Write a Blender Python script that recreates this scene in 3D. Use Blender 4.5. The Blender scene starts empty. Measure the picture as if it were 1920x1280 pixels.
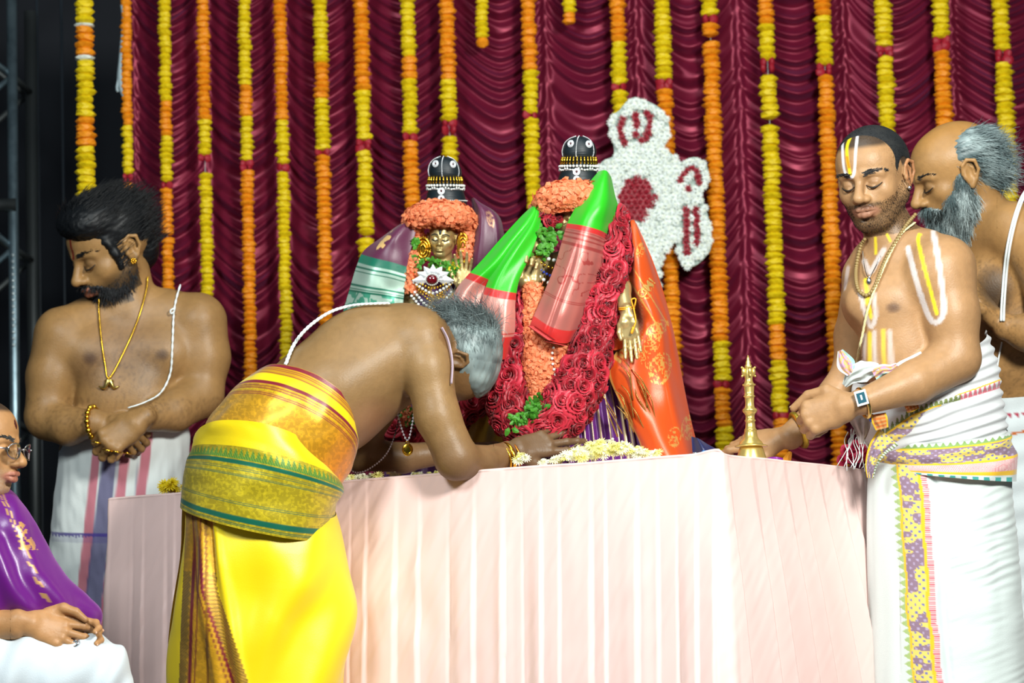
import bpy, math, random, time
import numpy as np
from mathutils import Vector, Matrix
rnd = random.Random(7)
T00 = time.time()
sc = bpy.context.scene
COL = sc.collection

# ------------------------------------------------------------------ camera
FPX = 6400.0                       # focal length in pixels of a 1920 wide frame
PITCH, ROLL = math.radians(7.0), math.radians(1.5)
CAMZ = 0.305
cam_pos = np.array([0.0, 0.0, CAMZ])
_f = np.array([0, math.cos(PITCH), math.sin(PITCH)])
_u0 = np.array([0, -math.sin(PITCH), math.cos(PITCH)])
_r0 = np.array([1.0, 0, 0])
CU = math.cos(ROLL) * _u0 + math.sin(ROLL) * _r0
CR = math.cos(ROLL) * _r0 - math.sin(ROLL) * _u0
CF = _f
cd = bpy.data.cameras.new('camera'); cam = bpy.data.objects.new('camera', cd); COL.objects.link(cam)
cd.sensor_width = 36.0; cd.lens = FPX / 1920 * 36.0
cd.clip_start = 0.1; cd.clip_end = 100
m = Matrix.Identity(4)
for i in range(3):
    m[i][0] = CR[i]; m[i][1] = CU[i]; m[i][2] = -CF[i]; m[i][3] = cam_pos[i]
cam.matrix_world = m
cd.dof.use_dof = True; cd.dof.focus_distance = 7.75; cd.dof.aperture_fstop = 4.5
sc.camera = cam
sc.view_settings.view_transform = 'Standard'
sc.view_settings.look = 'None'
sc.view_settings.gamma = 1.0
sc.view_settings.use_curve_mapping = False
sc.view_settings.exposure = 0.12

# ------------------------------------------------------------------ light
w = bpy.data.worlds.new('hall_dark'); sc.world = w; w.use_nodes = True
w.node_tree.nodes['Background'].inputs[0].default_value = (0.55, 0.75, 1.0, 1)
w.node_tree.nodes['Background'].inputs[1].default_value = 0.05

def area(name, loc, target, size, power, color, sy=None):
    l = bpy.data.lights.new(name, 'AREA'); l.energy = power; l.color = color
    l.shape = 'RECTANGLE'; l.size = size; l.size_y = sy or size
    o = bpy.data.objects.new(name, l); COL.objects.link(o)
    o.location = loc
    o.rotation_euler = (Vector(target) - Vector(loc)).to_track_quat('-Z', 'Y').to_euler()
    return o

area('stage_light_key', (1.5, 4.4, 2.5), (0.45, 7.9, 0.9), 0.6, 225, (1.0, 1.0, 0.94))
area('stage_light_left', (-1.7, 4.6, 2.9), (-0.4, 8.0, 1.2), 0.8, 105, (0.92, 1.0, 1.0))
area('stage_light_top', (0.2, 7.0, 3.6), (0.1, 8.1, 1.0), 1.2, 26, (0.92, 1.0, 1.0))

# ------------------------------------------------------------------ pixel <-> place helpers
def ray(px, py):
    px = np.asarray(px, float); py = np.asarray(py, float)
    d = CF + ((px - 960) / FPX)[..., None] * CR + ((640 - py) / FPX)[..., None] * CU
    return d
def P(px, py, y):
    """the point seen at (px,py) whose world Y is y"""
    d = ray(px, py)
    t = np.asarray(y, float) / d[..., 1]
    return cam_pos + d * t[..., None]
def Pz(px, py, z):
    d = ray(px, py); t = (z - CAMZ) / d[..., 2]
    return cam_pos + d * t[..., None]

class Frame:
    """a rigid, metric workbench at a place of the stage; one unit = s metres"""
    def __init__(self, px, py, y):
        self.c = P(px, py, y); self.px, self.py = px, py
        v = self.c - cam_pos; self.s = float(v @ CF) / FPX
        self.F = v / np.linalg.norm(v)
        R = np.cross(self.F, CU); self.R = R / np.linalg.norm(R)
        self.U = np.cross(self.R, self.F)
    def __call__(self, p):
        p = np.asarray(p, float)
        return (self.c + self.s * ((p[..., 0] - self.px)[..., None] * self.R
                + (self.py - p[..., 1])[..., None] * self.U + p[..., 2][..., None] * self.F))

def lin(c):
    """sRGB 0-255 or hex -> linear"""
    if isinstance(c, str):
        c = tuple(int(c[i:i + 2], 16) for i in (0, 2, 4))
    c = np.asarray(c, float) / 255
    return np.where(c <= 0.04045, c / 12.92, ((c + 0.055) / 1.055) ** 2.4)

# ------------------------------------------------------------------ mesh helpers
def link(name, me, mat=None, parent=None, world=True):
    o = bpy.data.objects.new(name, me); COL.objects.link(o)
    if mat is not None and me is not None and len(me.materials) == 0:
        for mm in (mat if isinstance(mat, (list, tuple)) else [mat]): me.materials.append(mm)
    if parent is not None:
        o.parent = parent
        if world: o.matrix_parent_inverse = parent_inv(parent)
    return o
def wmat(o):
    if o.parent is None: return o.matrix_basis.copy()
    return wmat(o.parent) @ o.matrix_parent_inverse @ o.matrix_basis
def parent_inv(p): return wmat(p).inverted()
def tag(o, label=None, cat=None, group=None, kind=None):
    if label: o['label'] = label
    if cat: o['category'] = cat
    if group: o['group'] = group
    if kind: o['kind'] = kind
    return o
def empty(name, loc, label=None, cat=None, group=None):
    o = bpy.data.objects.new(name, None); COL.objects.link(o)
    o.location = tuple(float(v) for v in loc); o.empty_display_size = 0.1
    return tag(o, label, cat, group)

def mesh_np(name, V, Fq, col=None, smooth=True, uv=None):
    """V (n,3), Fq (m,4) or (m,3) (or a list of both)"""
    V = np.asarray(V, np.float32)
    groups = Fq if isinstance(Fq, list) else [Fq]
    groups = [np.asarray(g, np.int32) for g in groups if len(g)]
    me = bpy.data.meshes.new(name)
    me.vertices.add(len(V)); me.vertices.foreach_set('co', V.ravel())
    nl = sum(g.size for g in groups); nf = sum(len(g) for g in groups)
    me.loops.add(nl); me.polygons.add(nf)
    me.loops.foreach_set('vertex_index', np.concatenate([g.ravel() for g in groups]))
    starts = []; tot = 0
    for g in groups:
        starts.append(tot + np.arange(len(g)) * g.shape[1]); tot += g.size
    me.polygons.foreach_set('loop_start', np.concatenate(starts).astype(np.int32))
    me.polygons.foreach_set('use_smooth', np.full(nf, smooth))
    me.update(calc_edges=True)
    if col is not None:
        col = np.asarray(col, np.float32)
        if col.shape[1] == 3: col = np.hstack([col, np.zeros((len(col), 1), np.float32)])
        a = me.color_attributes.new('Col', 'FLOAT_COLOR', 'POINT')
        a.data.foreach_set('color', col.ravel())
    if uv is not None:
        l = me.uv_layers.new(name='UVMap')
        idx = np.concatenate([g.ravel() for g in groups])
        l.data.foreach_set('uv', np.asarray(uv, np.float32)[idx].ravel())
    me.validate()
    return me

def grid_faces(nu, nv, wrap_u=False, off=0):
    """vertex index = i*nv + j, i in nu, j in nv"""
    iu = np.arange(nu if wrap_u else nu - 1); jv = np.arange(nv - 1)
    i, j = np.meshgrid(iu, jv, indexing='ij'); i2 = (i + 1) % nu
    return np.stack([i * nv + j, i2 * nv + j, i2 * nv + j + 1, i * nv + j + 1], -1).reshape(-1, 4) + off

def catmull(pts, n):
    """smooth resample of control rows to n rows"""
    pts = np.asarray(pts, float); k = len(pts)
    if k == 2:
        t = np.linspace(0, 1, n)[:, None]; return pts[0] * (1 - t) + pts[1] * t
    d = np.linalg.norm(np.diff(pts[:, :3], axis=0), axis=1) + 1e-6
    s = np.concatenate([[0], np.cumsum(d)]); ss = np.linspace(0, s[-1], n)
    P0 = np.vstack([2 * pts[0] - pts[1], pts, 2 * pts[-1] - pts[-2]])
    i = np.clip(np.searchsorted(s, ss, side='right') - 1, 0, k - 2)
    t = ((ss - s[i]) / (s[i + 1] - s[i]))[:, None]
    a, b, c, e = P0[i], P0[i + 1], P0[i + 2], P0[i + 3]
    return 0.5 * (2 * b + (c - a) * t + (2 * a - 5 * b + 4 * c - e) * t ** 2 + (3 * b - a - 3 * c + e) * t ** 3)

def tube_vf(path, rad, ns=8, flat=1.0, up=None, caps=True):
    """tube along path (n,3) with radius array"""
    path = np.asarray(path, float); n = len(path)
    rad = np.broadcast_to(np.asarray(rad, float), (n,))
    tg = np.gradient(path, axis=0); tg /= np.linalg.norm(tg, axis=1)[:, None] + 1e-12
    ref = np.array(up if up is not None else [0.13, 0.2, 0.97], float)
    a = np.zeros_like(path); prev = ref
    for i in range(n):
        x = prev - tg[i] * (prev @ tg[i]); nx = np.linalg.norm(x)
        if nx < 1e-6: x = np.cross(tg[i], [1, 0.3, 0.1]); nx = np.linalg.norm(x)
        a[i] = x / nx; prev = a[i]
    b = np.cross(tg, a)
    th = np.arange(ns) / ns * 2 * np.pi
    V = path[:, None] + rad[:, None, None] * (np.cos(th)[None, :, None] * a[:, None] * flat + np.sin(th)[None, :, None] * b[:, None])
    V = V.reshape(-1, 3)
    i, j = np.meshgrid(np.arange(n - 1), np.arange(ns), indexing='ij'); j2 = (j + 1) % ns
    Fq = np.stack([i * ns + j, i * ns + j2, (i + 1) * ns + j2, (i + 1) * ns + j], -1).reshape(-1, 4)
    if caps:
        V = np.vstack([V, path[:1], path[-1:]]); c0 = n * ns
        jj = np.arange(ns); j2 = (jj + 1) % ns
        T = np.vstack([np.stack([np.full(ns, c0), j2, jj], -1), np.stack([np.full(ns, c0 + 1), (n - 1) * ns + jj, (n - 1) * ns + j2], -1)])
        return V, [Fq, T]
    return V, [Fq]
class MB:
    """collects pieces that make ONE mesh"""
    def __init__(s): s.V = []; s.Q = []; s.T = []; s.C = []; s.n = 0
    def add(s, V, F, col=None):
        V = np.asarray(V, float)
        for f in (F if isinstance(F, list) else [F]):
            f = np.asarray(f)
            if len(f): (s.Q if f.shape[1] == 4 else s.T).append(f + s.n)
        s.V.append(V); s.n += len(V)
        s.C.append(np.broadcast_to(np.asarray(col if col is not None else (1, 1, 1), float), (len(V), 3)))
        return s
    def tube(s, path, rad, ns=8, col=None, **k):
        V, F = tube_vf(path, rad, ns, **k); return s.add(V, F, col)
    def mesh(s, name, smooth=True, colors=True):
        F = []
        if s.Q: F.append(np.vstack(s.Q))
        if s.T: F.append(np.vstack(s.T))
        return mesh_np(name, np.vstack(s.V), F, np.vstack(s.C) if colors else None, smooth)
    def build(s, name, mat, parent=None, smooth=True):
        return link(name, s.mesh(name, smooth), mat, parent)
def lathe_vf(prof, ns=32, c=(0, 0, 0), ax=None):
    """prof (n,2) radius,height around z (or ax = 3x3 columns)"""
    prof = np.asarray(prof, float); n = len(prof); th = np.arange(ns) / ns * 2 * np.pi
    V = np.stack([prof[:, None, 0] * np.cos(th), prof[:, None, 0] * np.sin(th), np.repeat(prof[:, 1:2], ns, 1)], -1).reshape(-1, 3)
    if ax is not None: V = V @ np.asarray(ax).T
    i, j = np.meshgrid(np.arange(n - 1), np.arange(ns), indexing='ij'); j2 = (j + 1) % ns
    return V + np.asarray(c), np.stack([i * ns + j, i * ns + j2, (i + 1) * ns + j2, (i + 1) * ns + j], -1).reshape(-1, 4)
def ico(sub=1):
    import bmesh
    bm = bmesh.new(); bmesh.ops.create_icosphere(bm, subdivisions=sub, radius=1.0)
    V = np.array([v.co[:] for v in bm.verts]); F = np.array([[v.index for v in f.verts] for f in bm.faces]); bm.free()
    return V, F
ICO1, ICO2, ICO3 = ico(1), ico(2), ico(3)

# cheap value noise
_ng = np.random.RandomState(3).rand(64, 64, 64).astype(np.float32)
def vnoise(p, scale=1.0):
    p = np.asarray(p, float) * scale + 1000.37
    i = np.floor(p).astype(int); f = p - i; f = f * f * (3 - 2 * f); i &= 63; j = (i + 1) & 63
    x0, y0, z0 = i[..., 0], i[..., 1], i[..., 2]; x1, y1, z1 = j[..., 0], j[..., 1], j[..., 2]
    fx, fy, fz = f[..., 0], f[..., 1], f[..., 2]
    g = _ng
    a = g[x0, y0, z0] * (1 - fx) + g[x1, y0, z0] * fx; b = g[x0, y1, z0] * (1 - fx) + g[x1, y1, z0] * fx
    c = g[x0, y0, z1] * (1 - fx) + g[x1, y0, z1] * fx; d = g[x0, y1, z1] * (1 - fx) + g[x1, y1, z1] * fx
    return ((a * (1 - fy) + b * fy) * (1 - fz) + (c * (1 - fy) + d * fy) * fz) * 2 - 1
def n2(x, y, sx=1, sy=1, z=0.0):
    x, y = np.broadcast_arrays(np.asarray(x, float) * sx, np.asarray(y, float) * sy)
    return vnoise(np.stack([x, y, np.full(x.shape, z * 7.3)], -1))
def sstep(a, b, x):
    t = np.clip((np.asarray(x, float) - a) / (b - a), 0, 1); return t * t * (3 - 2 * t)
def interp(x, xs, ys): return np.interp(x, xs, ys)

# ------------------------------------------------------------------ materials
def mat(name, color=(0.8, 0.8, 0.8), rough=0.5, metal=0.0, attr=False, spec=0.5, sheen=0.0, sheen_tint=None, sss=0.0,
        sss_col=None, bump=None, bump_scale=200.0, alpha=1.0, aniso=0.0, coat=0.0, trans=0.0, noise_col=None, noise_scale=30.0,
        mask_metal=None, transl=0.0, bump_kind='noise', bump_stretch=(1, 1, 1), ior=None):
    M = bpy.data.materials.new(name); M.use_nodes = True
    nt = M.node_tree; b = nt.nodes['Principled BSDF']; L = nt.links
    b.inputs['Base Color'].default_value = (*[float(c) for c in color[:3]], 1)
    b.inputs['Roughness'].default_value = rough; b.inputs['Metallic'].default_value = metal
    b.inputs['Specular IOR Level'].default_value = spec
    b.inputs['Sheen Weight'].default_value = sheen
    if sheen_tint is not None: b.inputs['Sheen Tint'].default_value = (*sheen_tint, 1)
    b.inputs['Coat Weight'].default_value = coat
    if ior: b.inputs['IOR'].default_value = ior
    if aniso: b.inputs['Anisotropic'].default_value = aniso
    if trans: b.inputs['Transmission Weight'].default_value = trans
    if alpha < 1: b.inputs['Alpha'].default_value = alpha
    src = None
    if attr:
        a = nt.nodes.new('ShaderNodeAttribute'); a.attribute_name = 'Col'; src = a.outputs['Color']
        if mask_metal is not None:      # alpha of the colour = how much metal thread there is
            mm = nt.nodes.new('ShaderNodeMath'); mm.operation = 'MULTIPLY'; mm.inputs[1].default_value = mask_metal
            L.new(a.outputs['Alpha'], mm.inputs[0]); L.new(mm.outputs[0], b.inputs['Metallic'])
    if noise_col is not None:
        tc = nt.nodes.new('ShaderNodeTexCoord'); nz = nt.nodes.new('ShaderNodeTexNoise'); nz.inputs['Scale'].default_value = noise_scale
        nz.inputs['Detail'].default_value = 4
        L.new(tc.outputs['Object'], nz.inputs['Vector'])
        mx = nt.nodes.new('ShaderNodeMix'); mx.data_type = 'RGBA'; mx.blend_type = 'MIX'
        if src: L.new(src, mx.inputs['A'])
        else: mx.inputs['A'].default_value = (*color[:3], 1)
        mx.inputs['B'].default_value = (*noise_col, 1)
        rp = nt.nodes.new('ShaderNodeMapRange'); rp.inputs['From Min'].default_value = 0.45; rp.inputs['From Max'].default_value = 0.75
        rp.inputs['To Max'].default_value = 0.55
        L.new(nz.outputs['Fac'], rp.inputs['Value']); L.new(rp.outputs[0], mx.inputs['Factor']); src = mx.outputs['Result']
    if src is not None: L.new(src, b.inputs['Base Color'])
    if sss:
        b.inputs['Subsurface Weight'].default_value = sss
        b.inputs['Subsurface Radius'].default_value = sss_col or (0.012, 0.005, 0.003)
        b.inputs['Subsurface Scale'].default_value = 1.0
    if bump:
        tc = nt.nodes.new('ShaderNodeTexCoord'); mp = nt.nodes.new('ShaderNodeMapping'); mp.inputs['Scale'].default_value = bump_stretch
        L.new(tc.outputs['Object'], mp.inputs['Vector'])
        nz = nt.nodes.new('ShaderNodeTexNoise' if bump_kind == 'noise' else 'ShaderNodeTexVoronoi'); nz.inputs['Scale'].default_value = bump_scale
        L.new(mp.outputs[0], nz.inputs['Vector'])
        bp = nt.nodes.new('ShaderNodeBump'); bp.inputs['Strength'].default_value = bump; bp.inputs['Distance'].default_value = 0.002
        L.new(nz.outputs[0], bp.inputs['Height']); L.new(bp.outputs[0], b.inputs['Normal'])
    if transl:
        tl = nt.nodes.new('ShaderNodeBsdfTranslucent'); ms = nt.nodes.new('ShaderNodeMixShader'); ms.inputs[0].default_value = transl
        if src is not None: L.new(src, tl.inputs['Color'])
        else: tl.inputs['Color'].default_value = (*color[:3], 1)
        out = nt.nodes['Material Output']
        L.new(b.outputs[0], ms.inputs[1]); L.new(tl.outputs[0], ms.inputs[2]); L.new(ms.outputs[0], out.inputs['Surface'])
    return M
# ------------------------------------------------------------------ sculpting: smooth-blended volumes turned into a mesh
class Sculpt:
    def __init__(s): s.p = []
    def cap(s, a, b, ra, rb=None, k=10, sub=False):
        rb = ra if rb is None else rb
        a = np.asarray(a, float); b = np.asarray(b, float); R = max(ra, rb)
        s.p.append(('c', np.minimum(a, b) - R, np.maximum(a, b) + R, (a, b, ra, rb), k, sub)); return s
    def chain(s, pts, k=10, sub=False):
        for p, q in zip(pts[:-1], pts[1:]): s.cap(p[:3], q[:3], p[3], q[3], k, sub)
        return s
    def ell(s, c, r, rot=None, k=10, sub=False):
        c = np.asarray(c, float); r = np.asarray(r, float) * np.ones(3)
        rot = np.eye(3) if rot is None else np.asarray(rot, float)      # columns = local axes
        e = np.sqrt(((rot * r[None, :]) ** 2).sum(1))
        s.p.append(('e', c - e, c + e, (c, r, rot), k, sub)); return s
    def box(s, c, r, rot=None, rd=3, k=10, sub=False):
        c = np.asarray(c, float); r = np.asarray(r, float)
        rot = np.eye(3) if rot is None else np.asarray(rot, float)
        e = np.abs(rot) @ r
        s.p.append(('b', c - e, c + e, (c, r, rot, rd), k, sub)); return s
    def field(s, lo, hi, h):
        n = np.maximum(np.ceil((hi - lo) / h).astype(int) + 1, 3)
        ax = [lo[i] + h * np.arange(n[i]) for i in range(3)]
        D = np.full(n, 1e3, np.float32)
        for kind, plo, phi, a, k, sub in s.p:
            pad = k + 4 * h
            i0 = np.maximum(np.floor((plo - pad - lo) / h).astype(int), 0); i1 = np.minimum(np.ceil((phi + pad - lo) / h).astype(int) + 1, n)
            if (i1 <= i0).any(): continue
            x = ax[0][i0[0]:i1[0]][:, None, None]; y = ax[1][i0[1]:i1[1]][None, :, None]; z = ax[2][i0[2]:i1[2]][None, None, :]
            if kind == 'c':
                A, B, ra, rb = a; d = B - A; L2 = d @ d + 1e-9
                px, py, pz = x - A[0], y - A[1], z - A[2]
                t = np.clip((px * d[0] + py * d[1] + pz * d[2]) / L2, 0, 1)
                v = np.sqrt((px - t * d[0]) ** 2 + (py - t * d[1]) ** 2 + (pz - t * d[2]) ** 2) - (ra + (rb - ra) * t)
            elif kind == 'e':
                c, r, R = a; px, py, pz = x - c[0], y - c[1], z - c[2]
                q = [px * R[0, i] + py * R[1, i] + pz * R[2, i] for i in range(3)]
                k0 = np.sqrt(sum((q[i] / r[i]) ** 2 for i in range(3))); k1 = np.sqrt(sum((q[i] / r[i] ** 2) ** 2 for i in range(3))) + 1e-9
                v = k0 * (k0 - 1) / k1
            else:
                c, r, R, rd = a; px, py, pz = x - c[0], y - c[1], z - c[2]
                q = [np.abs(px * R[0, i] + py * R[1, i] + pz * R[2, i]) - (r[i] - rd) for i in range(3)]
                v = np.sqrt(sum(np.maximum(t, 0) ** 2 for t in q)) + np.minimum(np.maximum(np.maximum(q[0], q[1]), q[2]), 0) - rd
            sl = (slice(i0[0], i1[0]), slice(i0[1], i1[1]), slice(i0[2], i1[2]))
            c0 = D[sl]
            if sub:
                v = -v; hh = np.clip(k - np.abs(c0 - v), 0, None) / max(k, 1e-6); D[sl] = np.maximum(c0, v) + hh * hh * k * 0.25
            else:
                hh = np.clip(k - np.abs(c0 - v), 0, None) / max(k, 1e-6); D[sl] = np.minimum(c0, v) - hh * hh * k * 0.25
        return D, ax
    def bounds(s):
        P_ = [p for p in s.p if not p[5]]
        return np.min([p[1] for p in P_], 0), np.max([p[2] for p in P_], 0)
    def mesh(s, h=4.0, fine=(), lo=None, hi=None, warp=None):
        """fine = [(lo, hi, h)]: boxes extracted at a finer step; returns V, quads in sculpt units"""
        blo, bhi = s.bounds(); lo = blo - 3 * h if lo is None else np.asarray(lo, float); hi = bhi + 3 * h if hi is None else np.asarray(hi, float)
        V, Q = nets(*s.field(lo, hi, h), warp)
        for (l, u, hh) in fine:
            l = np.asarray(l, float); u = np.asarray(u, float); c = V[Q].mean(1)
            Q = Q[~((c > l + 0.5 * h) & (c < u - 0.5 * h)).all(1)]
        Vs, Qs, off = [V], [Q], len(V)
        done = []
        for (l, u, hh) in fine:
            l = np.asarray(l, float); u = np.asarray(u, float)
            v, q = nets(*s.field(l, u, hh), warp)
            for (dl, du, dh) in done:
                c = v[q].mean(1); q = q[~((c > dl + dh) & (c < du - dh)).all(1)]
            done.append((l, u, hh))
            Vs.append(v); Qs.append(q + off); off += len(v)
        V = np.vstack(Vs); Q = np.vstack(Qs)
        used = np.zeros(len(V), bool); used[Q.ravel()] = True
        idx = np.cumsum(used) - 1
        return V[used], idx[Q]

def nets(D, ax, warp=None):
    """surface nets"""
    ins = D < 0
    cnt = np.zeros([d - 1 for d in D.shape], np.int8)
    for a in (0, 1):
        for b in (0, 1):
            for c in (0, 1):
                cnt += ins[a:D.shape[0] - 1 + a, b:D.shape[1] - 1 + b, c:D.shape[2] - 1 + c]
    act = (cnt > 0) & (cnt < 8)
    I = np.argwhere(act)
    if len(I) == 0: return np.zeros((0, 3)), np.zeros((0, 4), int)
    vid = np.full(cnt.shape, -1, np.int64); vid[act] = np.arange(len(I))
    cor = [(a, b, c) for a in (0, 1) for b in (0, 1) for c in (0, 1)]
    val = np.stack([D[I[:, 0] + a, I[:, 1] + b, I[:, 2] + c] for a, b, c in cor], 1).astype(float)
    val = np.clip(val, -50, 50)
    S = np.zeros((len(I), 3)); N = np.zeros(len(I))
    for i in range(8):
        for j in range(i + 1, 8):
            if sum(abs(cor[i][q] - cor[j][q]) for q in range(3)) != 1: continue
            a, b = val[:, i], val[:, j]; m_ = (a < 0) != (b < 0)
            t = np.where(m_, a / np.where(m_, a - b, 1), 0)
            p = np.array(cor[i])[None] + t[:, None] * (np.array(cor[j]) - np.array(cor[i]))[None]
            S += p * m_[:, None]; N += m_
    h = ax[0][1] - ax[0][0]; o = np.array([ax[0][0], ax[1][0], ax[2][0]])
    V = o + h * (I + S / N[:, None])
    Qs = []
    for axis in range(3):
        sl0 = [slice(1, -1)] * 3; sl1 = [slice(1, -1)] * 3
        sl0[axis] = slice(0, -1); sl1[axis] = slice(1, None)
        a = ins[tuple(sl0)]; b = ins[tuple(sl1)]
        E = np.argwhere(a != b); flip = a[tuple(E.T)]
        off = np.ones(3, int); off[axis] = 0; E = E + off
        u, v = [(1, 2), (2, 0), (0, 1)][axis]
        def g(du, dv):
            c = E.copy(); c[:, u] -= du; c[:, v] -= dv; return vid[c[:, 0], c[:, 1], c[:, 2]]
        q = np.stack([g(1, 1), g(0, 1), g(0, 0), g(1, 0)], 1)
        q[~flip] = q[~flip][:, ::-1]
        Qs.append(q)
    Q = np.vstack(Qs)
    Q = Q[(Q >= 0).all(1)]
    return V, Q

def vnormals(V, Q):
    n = np.cross(V[Q[:, 2]] - V[Q[:, 0]], V[Q[:, 3]] - V[Q[:, 1]]); N = np.zeros_like(V)
    for i in range(4): np.add.at(N, Q[:, i], n)
    return N / (np.linalg.norm(N, axis=1)[:, None] + 1e-9)

def pl_dist(xy, pts):
    """distance in the picture-facing plane to a polyline, and the running parameter"""
    pts = np.asarray(pts, float); best = np.full(len(xy), 1e9); par = np.zeros(len(xy)); s0 = 0
    for a, b in zip(pts[:-1], pts[1:]):
        d = b - a; L = d @ d + 1e-9; t = np.clip(((xy - a) @ d) / L, 0, 1)
        q = np.linalg.norm(xy - a - t[:, None] * d, axis=1); m_ = q < best
        best[m_] = q[m_]; par[m_] = s0 + t[m_] * math.sqrt(L); s0 += math.sqrt(L)
    return best, par
def stroke(C, V, Nn, pts, w, col, a=1.0, front=True, soft=1.5):
    """paint a mark on skin where it faces the front of the figure"""
    d, _ = pl_dist(V[:, :2], pts)
    k = a * (1 - sstep(w - soft, w + soft, d))
    if front: k = k * (Nn[:, 2] < -0.05)
    C[:] = C * (1 - k[:, None]) + np.asarray(col)[None] * k[:, None]
def blob(C, V, c, r, col, a=1.0, p=1.0):
    q = (V - np.asarray(c)) / np.asarray(r); d = np.sqrt((q ** 2).sum(1))
    k = (a * np.clip(1 - d ** 2, 0, 1) ** p)[:, None]; C[:] = C * (1 - k) + np.asarray(col)[None] * k

def rotm(yaw=0, pitch=0, roll=0):
    """columns: right, up, forward of a head in frame units (x right, y down, z away from the viewer).
    yaw: 0 = looks at the viewer, positive = turns towards the picture's right; pitch positive = looks down; roll positive = clockwise"""
    y, p, r = map(math.radians, (yaw, pitch, roll))
    # base: local x = +x, local y(up) = -y, local z(forward) = -z
    B = np.array([[1, 0, 0], [0, -1, 0], [0, 0, -1]], float)
    Ry = np.array([[math.cos(y), 0, -math.sin(y)], [0, 1, 0], [math.sin(y), 0, math.cos(y)]])
    Rx = np.array([[1, 0, 0], [0, math.cos(p), -math.sin(p)], [0, math.sin(p), math.cos(p)]])
    Rz = np.array([[math.cos(r), -math.sin(r), 0], [math.sin(r), math.cos(r), 0], [0, 0, 1]])
    # local rotations: forward z tips down by p around x
    Lx = np.array([[1, 0, 0], [0, math.cos(p), -math.sin(p)], [0, math.sin(p), math.cos(p)]])
    Ly = np.array([[math.cos(y), 0, math.sin(y)], [0, 1, 0], [-math.sin(y), 0, math.cos(y)]])
    return Rz @ B @ Ly @ Lx

def sculpt_head(S, c, R, u, nose=1.0, lips=1.0, jaw=1.0, ears=(1, 1), closed=True, brow=1.0, bald=False, sock=1.0, wide=1.0, fat=0.0):
    """c centre, R axes, u = half head height. Returns function local->frame"""
    def L(x, y, z): return np.asarray(c) + R @ (np.array([x * wide, y, z]) * u)
    def e(x, y, z, rx, ry, rz, k=0.08, sub=False, mirror=False, tilt=None):
        for sg in ((1, -1) if mirror else (1,)):
            rot = R
            if tilt is not None:
                a = math.radians(tilt * sg); rot = R @ np.array([[math.cos(a), -math.sin(a), 0], [math.sin(a), math.cos(a), 0], [0, 0, 1]])
            S.ell(L(x * sg, y, z), np.array([rx, ry, rz]) * u, rot, k * u, sub)
    def cp(a, b, ra, rb, k=0.06, sub=False, mirror=False):
        for sg in ((1, -1) if mirror else (1,)):
            S.cap(L(a[0] * sg, a[1], a[2]), L(b[0] * sg, b[1], b[2]), ra * u, rb * u, k * u, sub)
    e(0, .27, -.14, .68, .72, .86)
    e(0, .30, .22, .55, .52, .50, .15)
    e(0, -.25, .18, .52 + fat * .5, .66, .55, .2)
    e(0, -.80, .42, .22 * jaw, .17, .21, .15)
    cp((.44 + fat, -.38, -.02), (.17, -.78, .44), .16 * jaw, .15, .15, mirror=True)
    e(.33 + fat, -.22, .42, .2, .2, .2, .15, mirror=True)
    e(0, -.45, .52, .30, .30, .26, .15)
    cp((.10, .13, .70), (.42, .12, .54), .085 * brow, .06, .1, mirror=True)
    e(.28, -.03, .78, .19, .12, .14 * sock, .12, True, mirror=True)
    e(.27, -.035, .555, .15, .135, .15, .03, mirror=True)
    # lids
    if closed:
        for sg in (1, -1):
            S.chain([(*L(sg * .13, -.05, .66), .022 * u), (*L(sg * .27, -.105, .70), .026 * u), (*L(sg * .42, -.06, .60), .02 * u)], .02 * u)
    cp((0, .08, .70), (0, -.25, .90), .065, .085 * nose, .09)
    e(0, -.29, .90, .10 * nose, .09, .12, .06)
    e(.105 * nose, -.32, .80, .075 * nose, .07, .1, .05, mirror=True)
    e(.055, -.385, .86, .035, .03, .05, .02, True, mirror=True)
    for sg in (1, -1):
        S.chain([(*L(0, -.515, .79), .045 * lips * u), (*L(sg * .1, -.505, .785), .05 * lips * u), (*L(sg * .23, -.555, .66), .026 * u)], .03 * u)
        S.chain([(*L(0, -.615, .765), .058 * lips * u), (*L(sg * .09, -.61, .75), .052 * lips * u), (*L(sg * .21, -.57, .66), .025 * u)], .03 * u)
    for sg in (1, -1):
        S.chain([(*L(0, -.565, .84), .012 * u), (*L(sg * .12, -.56, .80), .012 * u), (*L(sg * .24, -.565, .70), .012 * u)], .015 * u, True)
    e(0, -.72, .68, .16, .05, .06, .06, True)
    for sg, on in ((1, ears[0]), (-1, ears[1])):
        if not on: continue
        # ear: plate, hollowed bowl, curled rim, lobe
        ax = R @ np.array([[math.cos(.35 * sg), 0, math.sin(.35 * sg)], [0, 1, 0], [-math.sin(.35 * sg), 0, math.cos(.35 * sg)]])
        S.ell(L(sg * .68, -.05, -.12), np.array([.075, .27, .17]) * u, ax, .04 * u)
        S.ell(L(sg * .79, -.03, -.08), np.array([.055, .14, .08]) * u, ax, .03 * u, True); S.chain([(*L(sg * .745, .14, -.10), .022 * u), (*L(sg * .755, .05, -.18), .026 * u), (*L(sg * .745, -.10, -.17), .024 * u)], .02 * u); S.ell(L(sg * .72, -.08, .02), np.array([.04, .06, .04]) * u, ax, .02 * u)
        rim = [(.70, -.02, .04), (.74, .15, .0), (.77, .23, -.11), (.80, .17, -.25), (.79, -.02, -.27), (.74, -.18, -.18), (.70, -.27, -.08)]
        S.chain([(*L(sg * a, b, d), r * u) for (a, b, d), r in zip(rim, (.03, .035, .035, .035, .032, .035, .05))], .02 * u)
        S.ell(L(sg * .70, -.27, -.07), np.array([.045, .075, .06]) * u, ax, .03 * u)
    return L

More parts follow.
